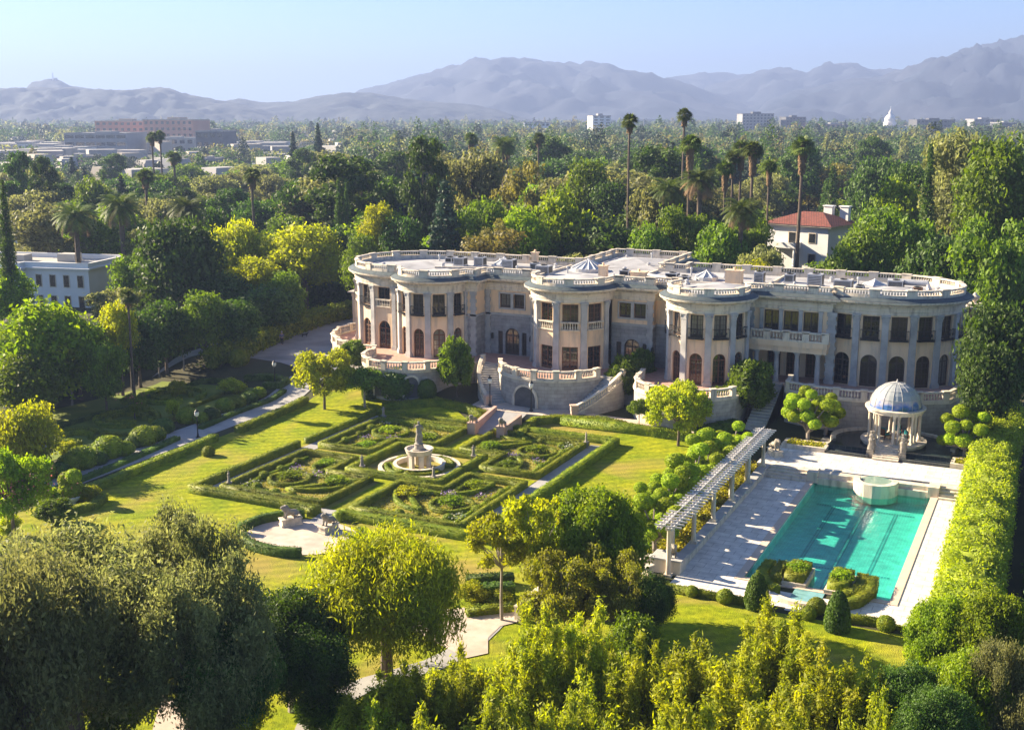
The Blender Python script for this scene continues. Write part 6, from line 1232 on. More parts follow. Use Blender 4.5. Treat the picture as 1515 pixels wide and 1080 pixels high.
fg('b_mid', 940, 905, 57, 90, 'shaded bush left of the lower lawn', 'bush_tree', rz=1)
B_ = [('bamboo2', 560, 985, 50, 130, 'green thicket in front of the pepper tree trunk at right'), ('bamboo2', 505, 1035, 46, 110, 'small green thicket left end of the bottom row'), ('bamboo2', 655, 962, 50, 130, 'green thicket under the fountain court'), ('bamboo2', 600, 948, 48, 150, 'leafy green thicket, leftmost of the bottom row'), ('bamboo2', 545, 1010, 45, 130, 'low green thicket at the bottom beside the curving walk'), ('bamboo2', 690, 935, 49, 120, 'green thicket right of the leftmost one in the bottom row'), ('bamboo', 790, 880, 51, 120, 'tall pale thicket below the small stair balustrade'),
      ('bamboo2', 740, 975, 45, 150, 'front thicket in the middle of the bottom row'), ('bamboo', 875, 878, 51, 120, 'tall yellow green thicket below the twiggy trees'), ('bamboo2', 860, 970, 45, 150, 'front thicket right of the middle of the bottom row'), ('bamboo', 945, 925, 49, 120, 'yellow thicket left of the lower lawn'), ('bamboo2', 1030, 912, 50, 140, 'green thicket in front of the lower lawn'),
      ('bamboo3', 1128, 862, 53, 90, 'tallest pointed yellow thicket left of the pool end steps'), ('bamboo3', 1168, 868, 52, 90, 'pointed green thicket right beside the tallest one'), ('bamboo', 1090, 950, 47, 150, 'broad yellow thicket below the pointed ones'), ('bamboo', 1215, 945, 48, 150, 'yellow thicket below the right cone topiary'), ('bamboo2', 1275, 950, 48, 120, 'green thicket at the right of the yellow ones'),
      ('bamboo', 1000, 990, 43, 170, 'front yellow thicket at the bottom centre right'), ('bamboo', 1170, 1000, 43, 170, 'front yellow thicket at the bottom right'), ('bamboo2', 640, 1020, 42, 160, 'front green thicket at the bottom left of the row'), ('bamboo2', 1300, 990, 45, 110, 'darker green thicket at the right end of the row')]
for k, px, yt, di, wp, lb in B_: fg(k, px, yt, di, wp, lb, 'bamboo_thicket', 'bamboo', random.uniform(0, 6))
for k, px, yt, di, wp, lb in (('dense', 1400, 880, 55, 120, 'bright leafy tree below the near end of the tall hedge'), ('dense', 1470, 870, 54, 130, 'bright leafy tree in the bottom right corner, behind'), ('darkoak', 1350, 985, 48, 130, 'dark tree at the bottom right beside the thickets'), ('dense', 1440, 960, 48, 150, 'bright and dark leafed tree in the bottom right corner'), ('oak2', 1500, 940, 47, 120, 'grey leaved shrubby tree at the right edge'), ('darkoak', 1390, 1020, 44, 130, 'dark tree at the very bottom right')):
    fg(k, px, yt, di, wp, lb, 'leafy_tree', 'tree', random.uniform(0, 6))
for i, (px, py, tp, wp) in enumerate(((70, 1110, 1000, 120), (170, 1100, 1010, 100), (345, 1110, 1020, 110), (480, 1085, 1020, 90), (530, 1110, 1040, 90), (615, 1060, 1000, 80))):
    at_px(('upshrub', 'shrub', 'yshrub')[i % 3], px, py, tp, wp, 'garden_shrub', 'shrub at the bottom edge under the foreground trees, ' + ['farthest left', 'second from the left', 'under the oaks at right', 'below the lower dark tree', 'left of the thickets', 'at the pepper tree foot'][i], 'shrub', 'shrubs at the bottom edge')
hpx([(690, 852), (760, 848)], .8, .8, 'low clipped hedge before the fountain court, upper', 'dhedge'); hpx([(695, 868), (760, 862)], .9, 1.0, 'dark clipped hedge before the fountain court, middle', 'dhedge'); hpx([(690, 900), (758, 892)], .8, .5, 'clipped hedge on the rim of the fountain court, lowest', 'hedge')
at_px('yshrub', 700, 892, 862, 50, 'garden_shrub', 'yellow shrub behind the fountain court hedge, left', 'shrub'); at_px('yshrub', 735, 890, 868, 50, 'garden_shrub', 'yellow shrub behind the fountain court hedge, right', 'shrub')
e = empty('stair_balustrade', (0, 0, 0), 0, 'short stone stair balustrade between the twiggy tree and the thickets', 'balustrade'); a_, b_ = G(768, 918), G(815, 886); balus([(a_.x, a_.y, 0), (b_.x, b_.y, .6)], 0, e, h=.95, pier=5, solid=.05, pierw=.35)
e.location = (a_.x, a_.y, 0)
for c_ in KIDS[e.name]: c_.location = (-a_.x, -a_.y, 0)
# ------------------------------------------------------------------ named trees round and behind the mansion
def mid(key, px, ytop, dist, wpx, label, name='tree', cat='tree'):
    g, hh = TR(px, ytop, dist); OCC.append((g.x, g.y, wpx * dist / FPX / 2 * .8)); return plant(key, name, g, hh, wpx * dist / FPX, label, cat)
OCC = []
NT = [('b_bright', 60, 440, 118, 150, 'big dark tree with a sunlit bright top at the left edge'), ('b_dark', 20, 470, 124, 110, 'dark tree at the left edge behind the bright topped one'), ('b_bright', 5, 392, 150, 80, 'bright green tree beside the white house at the left edge'), ('b_dark', 262, 312, 152, 120, 'big dark tree rising between the two date palms and the yellow tree'), ('b_mid2', 205, 365, 158, 90, 'mid green tree under the right date palm'),
      ('b_olive', 165, 425, 146, 80, 'olive tree in front of the white house'), ('b_ybright', 448, 330, 170, 128, 'large bright yellow tree left of the mansion'), ('b_ybright', 378, 378, 160, 90, 'yellow tree in front of the large yellow one'), ('b_dark', 330, 400, 150, 90, 'dark tree right of the tall trunk left of the mansion'), ('b_dark', 390, 420, 146, 100, 'dark tree below the yellow trees'), ('clipped', 345, 335, 172, 84, 'dome shaped clipped tree with yellow top'), ('b_mid', 300, 335, 176, 60, 'mid green tree left of the dome shaped one'),
      ('b_mid', 35, 520, 112, 110, 'mid green tree mass at the left edge behind the orchard trees'), ('b_dark', 110, 470, 122, 90, 'dark tree right of the bright topped one at the left edge'), ('b_mid2', 150, 500, 116, 70, 'green tree behind the third orchard tree'), ('b_dark', 200, 455, 128, 80, 'dark tree beside the palm trunk with bright leaves'), ('b_yellow', 172, 445, 124, 60, 'yellow green tree around the slim palm trunk'), ('b_dark', 240, 440, 132, 80, 'dark tree below the biggest dark tree at left'), ('b_mid', 300, 430, 134, 80, 'green tree between the dark trees and the drive'), ('b_dark', 345, 440, 136, 80, 'dark tree at the bend of the drive hedge'), ('b_mid', 420, 400, 152, 60, 'green tree under the yellow tree near the drive'), ('b_olive', 225, 330, 170, 80, 'olive tree right of the right date palm'), ('b_dark', 300, 300, 185, 70, 'dark tree top beside the dome shaped tree'), ('b_dark', 490, 330, 182, 60, 'dark tree behind the right side of the yellow tree'), ('b_dark', 440, 262, 215, 90, 'big dark round tree beyond the yellow tree'), ('b_olive', 60, 240, 250, 60, 'grey ragged tree high at the left'), ('b_mid', 135, 262, 240, 60, 'green tree right of the ragged grey one'),
      ('b_bright', 1330, 262, 185, 80, 'bright green tree right of the villa roof line'), ('b_mid', 1180, 330, 260, 60, 'green tree left of the villa, farther back'), ('b_dark', 1300, 225, 240, 80, 'dark tree high behind the right wing'), ('b_mid2', 1010, 300, 160, 80, 'green tree below the shaggy skirted palm'), ('b_dark', 905, 262, 200, 70, 'dark tree beside the lone tall palm'), ('b_mid2', 700, 290, 172, 90, 'mid green tree right of the cedar'), ('b_dark', 560, 262, 205, 80, 'dark tree left of the tallest eucalyptus'),
      ('b_mid2', 1110, 318, 165, 70, 'green tree between the palm group and the red roofed house'), ('b_mid', 1218, 386, 150, 80, 'low green tree top at the foot of the red roofed house'), ('b_dark', 1300, 300, 176, 80, 'dark tree at the right side of the red roofed house'),
      ('b_tall', 630, 187, 188, 74, 'tallest dark eucalyptus behind the left half of the mansion'), ('b_cone', 658, 268, 168, 104, 'dark layered cedar behind the left half of the mansion'), ('b_bright', 820, 276, 165, 120, 'bright green tree behind the centre of the mansion'), ('b_bright', 770, 305, 160, 80, 'bright leafy tree left of the one behind the mansion centre'), ('b_mid', 870, 235, 205, 80, 'green tree behind the bright one at the mansion centre'), ('b_yellow', 560, 300, 168, 60, 'yellow green tree behind the left end of the mansion'),
      ('b_mid', 535, 345, 160, 60, 'green tree at the left end of the mansion roof'), ('b_brown', 735, 325, 158, 50, 'brownish tree between cedar and bright tree'), ('b_brown', 770, 240, 190, 90, 'brown green tall tree behind the mansion centre left'), ('b_olive', 705, 215, 205, 100, 'grey olive tree right of the tallest eucalyptus'), ('b_dark', 590, 315, 166, 70, 'dark tree behind the mansion left of the cedar'),
      ('b_olive', 975, 262, 175, 90, 'rounded olive green tree left of the palms'), ('b_mid2', 1330, 300, 150, 110, 'mid green tree right of the red roofed house'), ('b_mid', 1280, 330, 146, 90, 'green tree just right of the red roofed house'), ('b_mid2', 1262, 380, 142, 90, 'green trees low before the red roofed house'), ('b_olive', 1130, 360, 144, 70, 'olive bush tree left of the red roofed house'), ('b_mid', 1065, 330, 150, 80, 'green tree behind the mansion right of the date palm'), ('b_mid', 960, 330, 155, 70, 'green tree behind the mansion centre block'),
      ('b_mid', 1482, 200, 150, 120, 'huge bright green tree at the upper right edge'), ('b_olive', 1425, 184, 175, 110, 'tall brown green tree left of the huge right edge tree'), ('b_col', 1378, 215, 170, 26, 'narrow dark cypress near the right edge group'), ('b_mid2', 1478, 318, 128, 130, 'olive green drooping tree at the right edge'), ('b_dark', 1395, 340, 138, 110, 'dark tree behind the right end of the mansion'), ('b_dark', 1440, 400, 128, 90, 'dark tree right behind the mansion end'),
      ('b_dark', 1350, 235, 200, 70, 'dark tree left of the cypress'), ('b_dark', 1484, 436, 104, 110, 'dark brownish oak right of the mansion end'), ('b_dark', 1470, 500, 98, 84, 'dark brown tree in front of the mansion right end'), ('b_yellow', 1120, 385, 140, 60, 'low yellow green bush behind the mansion roof'), ('b_yellow', 1275, 300, 256, 70, 'yellow topped tree behind the red roofed house')]
for k, px, yt, di, wp, lb in NT: mid(k, px, yt, di, wp, lb, 'conifer' if k == 'b_cone' else 'cypress' if k == 'b_col' else 'tree')
PL = [('fanpalm', 932, 168, 176, 30, 'very tall fan palm standing alone behind the mansion centre'), ('fanpalm', 1013, 160, 210, 28, 'tallest fan palm by the far tower'), ('fanpalm2', 1022, 198, 165, 40, 'fan palm below the tallest one'), ('fanpalm2', 1115, 208, 178, 38, 'fan palm in the middle of the palm group'), ('fanpalm2', 1098, 206, 186, 34, 'fan palm just left of the middle one in the palm group'), ('fanpalm2', 1074, 236, 172, 34, 'leftmost shaggy palm of the palm group'), ('fanpalm2', 1085, 222, 186, 30, 'second shaggy palm of the palm group'), ('fanpalm2', 1139, 236, 172, 28, 'rightmost shaggy palm of the palm group'),
      ('fanpalm2', 1189, 200, 190, 42, 'fan palm standing right of the palm group'), ('datepalm2', 1036, 254, 165, 60, 'date palm with a brown skirt of dead fronds'), ('datepalm', 1098, 298, 150, 62, 'low date palm behind the mansion roof'), ('datepalm', 990, 268, 172, 60, 'dark date palm left of the shaggy skirted one'), ('datepalm', 110, 305, 172, 66, 'left date palm in front of the white house'), ('datepalm', 177, 290, 168, 66, 'right date palm in front of the white house'), ('datepalm', 276, 295, 180, 60, 'date palm top above the big dark tree'), ('fanpalm', 372, 248, 200, 34, 'slim palm left of the dark trees'),
      ('fanpalm', 214, 250, 215, 34, 'palm above the yellow topped trees at left'), ('fanpalm', 256, 224, 300, 30, 'palm in front of the pink hospital'), ('fanpalm', 224, 195, 330, 22, 'left one of the two dark palms by the hospital'), ('fanpalm', 236, 193, 330, 20, 'right one of the two dark palms by the hospital'), ('fanpalm', 697, 196, 280, 26, 'palm right of the tallest eucalyptus'), ('fanpalm', 750, 208, 260, 30, 'bushy palm in the wood left of the centre'), ('fanpalm', 797, 196, 290, 22, 'slim palm in the wood behind the centre'), ('datepalm', 745, 205, 250, 40, 'date palm in the wood left of the centre'), ('fanpalm', 188, 428, 122, 30, 'palm trunk with bright leaves beside the left garden')]
for k, px, yt, di, wp, lb in PL: mid(k, px, yt, di, wp, lb, 'palm_tree', 'palm')
for px, yt, di, wp, lb in ((3, 268, 150, 22, 'very dark cypress cut by the left edge'), (500, 268, 190, 16, 'slim dark cypress left of the eucalyptus'), (512, 272, 190, 14, 'slim dark cypress right of its twin')):
    mid('b_col', px, yt, di, wp, lb, 'cypress')
for px, yt, di, wp, lb in ((470, 182, 420, 26, 'tall dark conifer in the suburb left of centre'), (433, 194, 420, 24, 'dark conifer left of the tallest one in the suburb'), (20, 215, 240, 44, 'tall ragged tree at the left edge of the suburb'), (60, 222, 230, 40, 'ragged tall tree right of the one at the left edge')):
    mid('b_tall' if px < 100 else 'b_cone', px, yt, di, wp, lb, 'tall_tree')
# ------------------------------------------------------------------ houses and far buildings
def fpt(px, dist, z=0):
    d = ray(px, 300); f = -d.x * sn + d.y * cs; return Vector((d.x / f * dist, d.y / f * dist, z))
def zrow(py, dist):
    d = ray(757.5, py); f = -d.x * sn + d.y * cs; return 30 + d.z * dist / f
def bld(name, px0, px1, ytop, dist, depth, base_h, label, wallm, roofm, floors=3, rot=0.0, cat='building', winw=.6, extra=None, wmat='glass', cols=None, parapet=.5):
    c = fpt((px0 + px1) / 2, dist + depth / 2); W = (px1 - px0) * dist / FPX; Z = zrow(ytop, dist); z0 = 1
    e = empty(name, (c.x, c.y, z0), YAW + rot, label, cat); Ht = max(3, Z - z0)
    mb = MB(); mb.box(-W / 2, W / 2, -depth / 2, depth / 2, -1, Ht); mb.build('wall', wallm, e)
    mb = MB(); mb.sweep([(-W / 2, -depth / 2), (W / 2, -depth / 2), (W / 2, depth / 2), (-W / 2, depth / 2)], [(.2, Ht - .3), (.2, Ht + parapet), (-.3, Ht + parapet), (-.3, Ht + .05)], True); mb.box(-W / 2 + .3, W / 2 - .3, -depth / 2 + .3, depth / 2 - .3, Ht, Ht + .06)
    mb.box(-W * .12, W * .14, -depth * .2, depth * .2, Ht, Ht + max(1.2, Ht * .09)); mb.build('roof', roofm, e)
    n = cols or max(3, int(W / 4.5)); fh = Ht / floors
    for f_ in range(floors):
        for k in range(n):
            mb = MB(); x = -W / 2 + W * (k + .5) / n; ww = W / n * winw; z = f_ * fh + fh * .35; hh = fh * .45
            mb.box(x - ww / 2, x + ww / 2, -depth / 2 - .05, -depth / 2 + .1, z, z + hh); mb.build('window', M[wmat], e)
    OCC.append((c.x, c.y, max(W, depth) * .6)); return e, W, Ht
M['pinkwall'] = mat('pink_hospital_wall', (.48, .25, .18), (.54, .31, .23), .05, .9); M['greywall'] = mat('grey_office_wall', (.24, .24, .25), (.30, .30, .31), .05, .9); M['darkwall'] = mat('dark_office_wall', (.08, .085, .095), (.12, .12, .13), .05, .7); M['tanwall'] = mat('tan_wall', (.40, .35, .29), (.46, .41, .35), .05, .9); M['wroof'] = mat('white_roof', (.34, .33, .31), (.44, .42, .40), .1, .8); M['groof'] = mat('grey_roof', (.25, .25, .25), (.32, .31, .31), .2, .9)
bld('hospital', 158, 235, 180, 1000, 40, 5, 'pink terracotta hospital block, left wing', M['pinkwall'], M['tanwall'], 5, .1, winw=.5)
bld('hospital', 232, 306, 178, 960, 40, 5, 'pink terracotta hospital block, right wing', M['pinkwall'], M['tanwall'], 5, -.1, winw=.5)
bld('parking_building', 120, 210, 198, 860, 50, 4, 'low grey parking building before the pink hospital', M['greywall'], M['groof'], 3, 0, winw=.85, cols=6)
bld('office_building', 232, 300, 205, 880, 30, 4, 'cream low building in front of the right hospital wing', M['tanwall'], M['wroof'], 2, 0, cols=6)
bld('office_building', 306, 345, 195, 800, 40, 4, 'dark low office right of the hospital', M['darkwall'], M['groof'], 3, 0, cols=4)
bld('warehouse', 0, 95, 213, 880, 50, 4, 'long white roofed warehouse at the left edge', M['white'], M['wroof'], 1, .1, winw=.3)
bld('warehouse', 60, 140, 219, 780, 30, 4, 'second white roofed warehouse right of the first', M['white'], M['wroof'], 1, .1, winw=.3)
bld('warehouse', 320, 430, 212, 900, 40, 4, 'white roofed low warehouse in the suburb left of centre', M['white'], M['wroof'], 1, -.05, winw=.3)
bld('warehouse', 550, 605, 200, 1100, 40, 4, 'tan low warehouse behind the eucalyptus', M['tanwall'], M['wroof'], 1, 0, winw=.3)
bld('apartment_building', 95, 150, 232, 600, 20, 4, 'pinkish grey apartment roof in the suburb at left', M['pinkwall'], M['groof'], 2, .2, cols=5)
bld('apartment_building', 300, 330, 236, 560, 18, 4, 'grey apartment block in the suburb', M['greywall'], M['groof'], 2, .1, cols=4)
bld('office_tower', 871, 898, 172, 1300, 22, 4, 'white office tower in the far middle', M['white'], M['groof'], 9, .2, cols=3)
bld('office_building', 775, 812, 182, 1300, 30, 4, 'white glazed office building left of the white tower', M['white'], M['groof'], 4, 0, cols=6)
bld('office_tower', 1089, 1135, 169, 1500, 30, 4, 'grey slab office tower, left one of the far pair', M['greywall'], M['darkwall'], 8, .05, cols=9, winw=.5)
bld('office_tower', 1152, 1181, 174, 1500, 30, 4, 'dark grey office tower, right one of the far pair', M['darkwall'], M['darkwall'], 7, .05, cols=6, winw=.5)
bld('office_building', 1205, 1245, 184, 1450, 30, 4, 'low red brown brick building between the towers and the dome', M['pinkwall'], M['groof'], 3, 0, cols=6)
bld('office_building', 1342, 1397, 178, 1400, 30, 4, 'long dark glass office block right of the domed hall', M['darkwall'], M['darkwall'], 5, 0, cols=10)
bld('office_building', 1425, 1462, 177, 1500, 30, 4, 'grey stepped office building far right', M['greywall'], M['groof'], 5, 0, cols=5)
bld('office_building', 1462, 1487, 182, 1450, 30, 4, 'dark office building at far right', M['darkwall'], M['groof'], 4, 0, cols=4)
e, W, Ht = bld('city_hall', 1288, 1338, 187, 1600, 40, 4, 'pale city hall with a tiered dome tower on the skyline', M['white'], M['tanwall'], 3, 0, cols=9)
mb = MB(); k = Ht; mb.lathe((-4, 0, Ht), [(8.5, 0), (8.5, 5), (7, 5.3), (7, 9), (7.4, 9.4), (6.6, 11), (5, 13.6), (2.6, 15.2), (2.2, 16), (2.2, 18.5), (1.2, 20), (.4, 22), (.1, 26)], 20); mb.build('dome_tower', M['white'], e, True)
# construction crane
c = fpt(950, 1300); e = empty('tower_crane', (c.x, c.y, 0), YAW, 'thin tower crane on the skyline right of the white tower', 'crane'); hz = zrow(176, 1300)
mb = MB(); mb.box(-.7, .7, -.7, .7, 0, hz); mb.build('mast', M['metal'], e); mb = MB(); mb.box(-9, 14, -.4, .4, hz - 2, hz - 1.1); mb.build('jib', M['metal'], e)
# red roofed house right behind the mansion
c = fpt(1202, 228); e = empty('red_roofed_house', (c.x, c.y, 1), -.3, 'pale villa with a red tiled hip roof right behind the mansion', 'house')
mb = MB(); mb.box(-4.3, 4.3, -4, 4, -1, 8.2); mb.build('wall', M['white'], e)
mb = MB(); mb.box(-4.9, 4.9, -4.6, 4.6, 8.2, 8.45); mb.build('eaves', M['trim'], e)
mb = MB(); mb.add([(-5, -4.7, 8.46), (5, -4.7, 8.46), (5, 4.7, 8.46), (-5, 4.7, 8.46), (-1.2, 0, 10.6), (1.6, 0, 10.6)], [(0, 1, 5, 4), (1, 2, 5), (2, 3, 4, 5), (3, 0, 4)]); rf = mb.build('roof', M['tile'], e)
for x, y in ((1.6, 1.8), (3.6, 2.4)): mb = MB(); mb.box(x - .6, x + .6, y - .4, y + .4, 8.4, 11.6); mb.box(x - .72, x + .72, y - .52, y + .52, 11.6, 11.8); mb.build('chimney', M['white'], rf)
for x, z0_, z1_, w_ in ((-.7, 4.6, 6.9, .9), (2.1, 5.2, 6.9, .8), (-3, 1, 3, .9), (2.2, 1.2, 3, .9)):
    mb = MB(); mb.box(x - w_ / 2 - .15, x + w_ / 2 + .15, -4.08, -3.95, z0_ - .15, z1_ + .15); wf = mb.build('window', M['trim'], e); mb = MB(); mb.box(x - w_ / 2, x + w_ / 2, -4.12, -3.9, z0_, z1_); mb.build('pane', M['glass'], wf)
mb = MB(); mb.box(-3.6, .6, -5.6, -4, 4.0, 4.25); mb.box(-3.6, .6, -5.6, -5.5, 4.25, 5.1); mb.box(-3.6, -3.5, -5.6, -4, 4.25, 5.1); mb.box(.5, .6, -5.6, -4, 4.25, 5.1); mb.build('balcony', M['white'], e)
for x in (-3.3, .3): mb = MB(); mb.lathe((x, -5.3, -1), [(.22, 0), (.18, 4.95)], 10); mb.build('column', M['white'], e)
e.scale = (1.5, 1.3, 1.0); OCC.append((c.x, c.y, 10)); OCC.append((c.x + 2, c.y - 8, 5))
# white mansion at the left edge
c = fpt(72, 178); e = empty('white_house', (c.x, c.y, 1), YAW - .22, 'long white two storey flat roofed house at the left edge', 'house')
mb = MB(); mb.box(-16, 9, -5, 6, -1, 6.6); mb.box(-5.5, -1.5, -6.2, -5, -1, 6.6); mb.build('wall', M['white'], e)
mb = MB(); mb.sweep([(-16, -5), (-5.5, -5), (-5.5, -6.2), (-1.5, -6.2), (-1.5, -5), (9, -5), (9, 6), (-16, 6)], [(.5, 6.6), (.55, 6.85), (.1, 6.95), (.1, 7.6), (-.25, 7.6), (-.25, 6.6)], True); mb.build('cornice', M['white'], e)
mb = MB(); mb.box(-15.8, 8.8, -4.8, 5.8, 6.6, 6.9); mb.box(-8, -5, 0, 2, 6.9, 7.9); mb.box(0, 3, 1, 3, 6.9, 8.1); mb.build('roof', M['wroof'], e)
for i in range(-2, 9):
    for z0_, z1_ in ((.6, 2.6), (4.0, 5.7)):
        x = -10.8 + i * 2.3
        if -6 < x < -1: continue
        mb = MB(); mb.box(x - .55, x + .55, -5.06, -4.9, z0_ - .12, z1_ + .12); wf = mb.build('window', M['trim'], e); mb = MB(); mb.box(x - .42, x + .42, -5.1, -4.85, z0_, z1_); mb.build('pane', M['glass'], wf)
OCC.append((c.x, c.y, 15))
KK = []
def cottage(px, py, dist, w, label, rm='groof', h=3.4, rot=0, chim=True):
    dist = min(900, 24.0 * FPX / (py - 169)) * 1.02; w = w * dist / 200 * .8 if dist > 250 else w
    c = fpt(px, dist); e = empty('cottage', (c.x, c.y, 1), YAW + rot, label, 'house'); zt = zrow(py, dist) - 1; h = max(2.6, zt - 2.2); KK.append(dist)
    mb = MB(); mb.box(-w / 2, w / 2, -4, 4, -1, h); mb.build('wall', M['white'], e); mb = MB(); mb.add([(-w / 2 - .5, -4.6, h), (w / 2 + .5, -4.6, h), (w / 2 + .5, 4.6, h), (-w / 2 - .5, 4.6, h), (-w / 2 + 2.5, 0, h + 2.2), (w / 2 - 2.5, 0, h + 2.2)], [(0, 1, 5, 4), (1, 2, 5), (2, 3, 4, 5), (3, 0, 4), (3, 2, 1, 0)]); rf = mb.build('roof', M[rm], e)
    if chim: mb = MB(); mb.box(w / 4, w / 4 + 1.3, -.6, .6, h, h + 3.2); mb.build('chimney', M['white'], rf)
    for i in range(int(w / 3)):
        mb = MB(); x = -w / 2 + 1.5 + i * 3; mb.box(x - .6, x + .6, -4.06, -3.9, h - 2, h - .7); mb.build('window', M['glass'], e)
    OCC.append((c.x, c.y, w * .45)); OCC.append((c.x * .96, c.y * .96, w * .35))
for a in ((378, 330, 190, 11, 'grey roofed house with a white chimney left of the yellow tree', 'groof'), (22, 318, 190, 9, 'small white house near the left edge', 'groof'), (145, 298, 215, 10, 'white house with a blue grey roof left of the palms', 'groof'), (200, 296, 215, 9, 'pale house right of the blue grey roofed one', 'wroof'), (490, 268, 210, 9, 'tan roofed house left of the tall eucalyptus', 'tanwall'), (515, 266, 230, 8, 'white gabled house beside the tan roofed one', 'wroof'), (228, 248, 300, 10, 'pale house in the middle of the left suburb', 'tanwall'), (355, 245, 330, 12, 'long pale roofed house in the suburb', 'wroof'), (50, 330, 175, 12, 'dark blue grey flat house behind the white house', 'darkwall'), (130, 262, 330, 12, 'low pink roofed house of the left suburb', 'pinkwall'), (430, 232, 420, 14, 'low white building in the left suburb', 'wroof'), (20, 245, 380, 14, 'low white building at the left edge of the suburb', 'wroof')): cottage(*a)
# ------------------------------------------------------------------ the wood behind: individual trees near, one mass beyond
rr = random.Random(12); pos = []
def infoot(x, y, m=4): return (-80 - m < x < -4 + m and 104 < y < 130 + m) or (-54 - m < x < -36 and y < 140 + m and y > 120) or (-100 < x < -77 and 98 < y < 150)
def pxof(x, y, z=8):
    f = -x * sn + y * cs; r_ = x * cs + y * sn; c2 = f * math.cos(PITCH) - (z - 30) * math.sin(PITCH); return 757.5 + FPX * r_ / c2
tries = 0
while len(pos) < 262 and tries < 60000:
    tries += 1; dist = 138 + (rr.random() ** 1.25) * 262; px = rr.uniform(-60, 1575); c = fpt(px, dist)
    if px < 330 and dist < 165 : continue
    if 1105 < px < 1318 and dist < 246: continue
    if 1040 < px < 1110 and 200 < dist < 246: continue
    if infoot(c.x, c.y) or any((c.x - a) ** 2 + (c.y - b) ** 2 < (r * .8 + 3.0) ** 2 for a, b, r in OCC): continue
    md = 5.6 + dist * .012
    if any((c.x - q[0]) ** 2 + (c.y - q[1]) ** 2 < md * md for q in pos): continue
    if px < 420 and dist > 200 and rr.random() < .35: continue
    pos.append((c.x, c.y, dist, px))
pos.sort(key=lambda q: q[2])
zones = [(-100, 130, 'at the far left'), (130, 260, 'towards the hospital'), (260, 400, 'beyond the dome tree'), (400, 530, 'beyond the large yellow tree'), (530, 640, 'behind the mansion left end'), (640, 760, 'behind the cedar and the left bays'), (760, 880, 'behind the mansion centre'), (880, 1000, 'round the lone tall palm'), (1000, 1120, 'among the palm group'), (1120, 1240, 'round the red roofed house'), (1240, 1370, 'behind the right wing of the mansion'), (1370, 1700, 'at the far right')]
rows = [(0, 175, 'nearest row'), (175, 220, 'second row'), (220, 290, 'mid wood'), (290, 900, 'back of the wood')]
keys = ['b_dark', 'b_dark', 'b_mid', 'b_mid2', 'b_mid', 'b_bright', 'b_olive', 'b_olive', 'b_brown', 'b_dark', 'b_yellow', 'b_cone', 'b_tall', 'b_col']
used = {}
for x, y, dist, px in pos:
    k = rr.choice(keys)
    if k == 'b_tall' and dist < 190: k = 'b_mid'
    h = (1.3 if dist > 185 else 1.05) * {'b_dark': 12, 'b_mid': 11, 'b_mid2': 12, 'b_bright': 10.5, 'b_olive': 13, 'b_brown': 12, 'b_yellow': 8.5, 'b_cone': 14, 'b_tall': 16, 'b_col': 12}[k] * rr.uniform(.75, 1.15)
    if px < 420: h *= .8
    if dist < 150: h = min(h, 9.5)
    zn = next(z for a, b, z in zones if a <= px < b); rw = next(r_ for a, b, r_ in rows if a <= dist < b)
    lab = f'{BG[k]}, {rw}, {zn}'.replace('tree with open gaps', 'open tree').replace('eucalyptus with open crown', 'eucalyptus')
    used.setdefault(lab, []).append(1)
    nm = 'conifer' if k == 'b_cone' else 'cypress' if k == 'b_col' else 'palm_tree' if 'palm' in k else 'broadleaf_tree'
    plant(k, nm, (x, y, H(x, y)), h, (ARCH[k][2] * 2) * h / ARCH[k][3] * rr.uniform(.9, 1.25), lab, 'tree', lab[:60] if True else None, rng=rr)
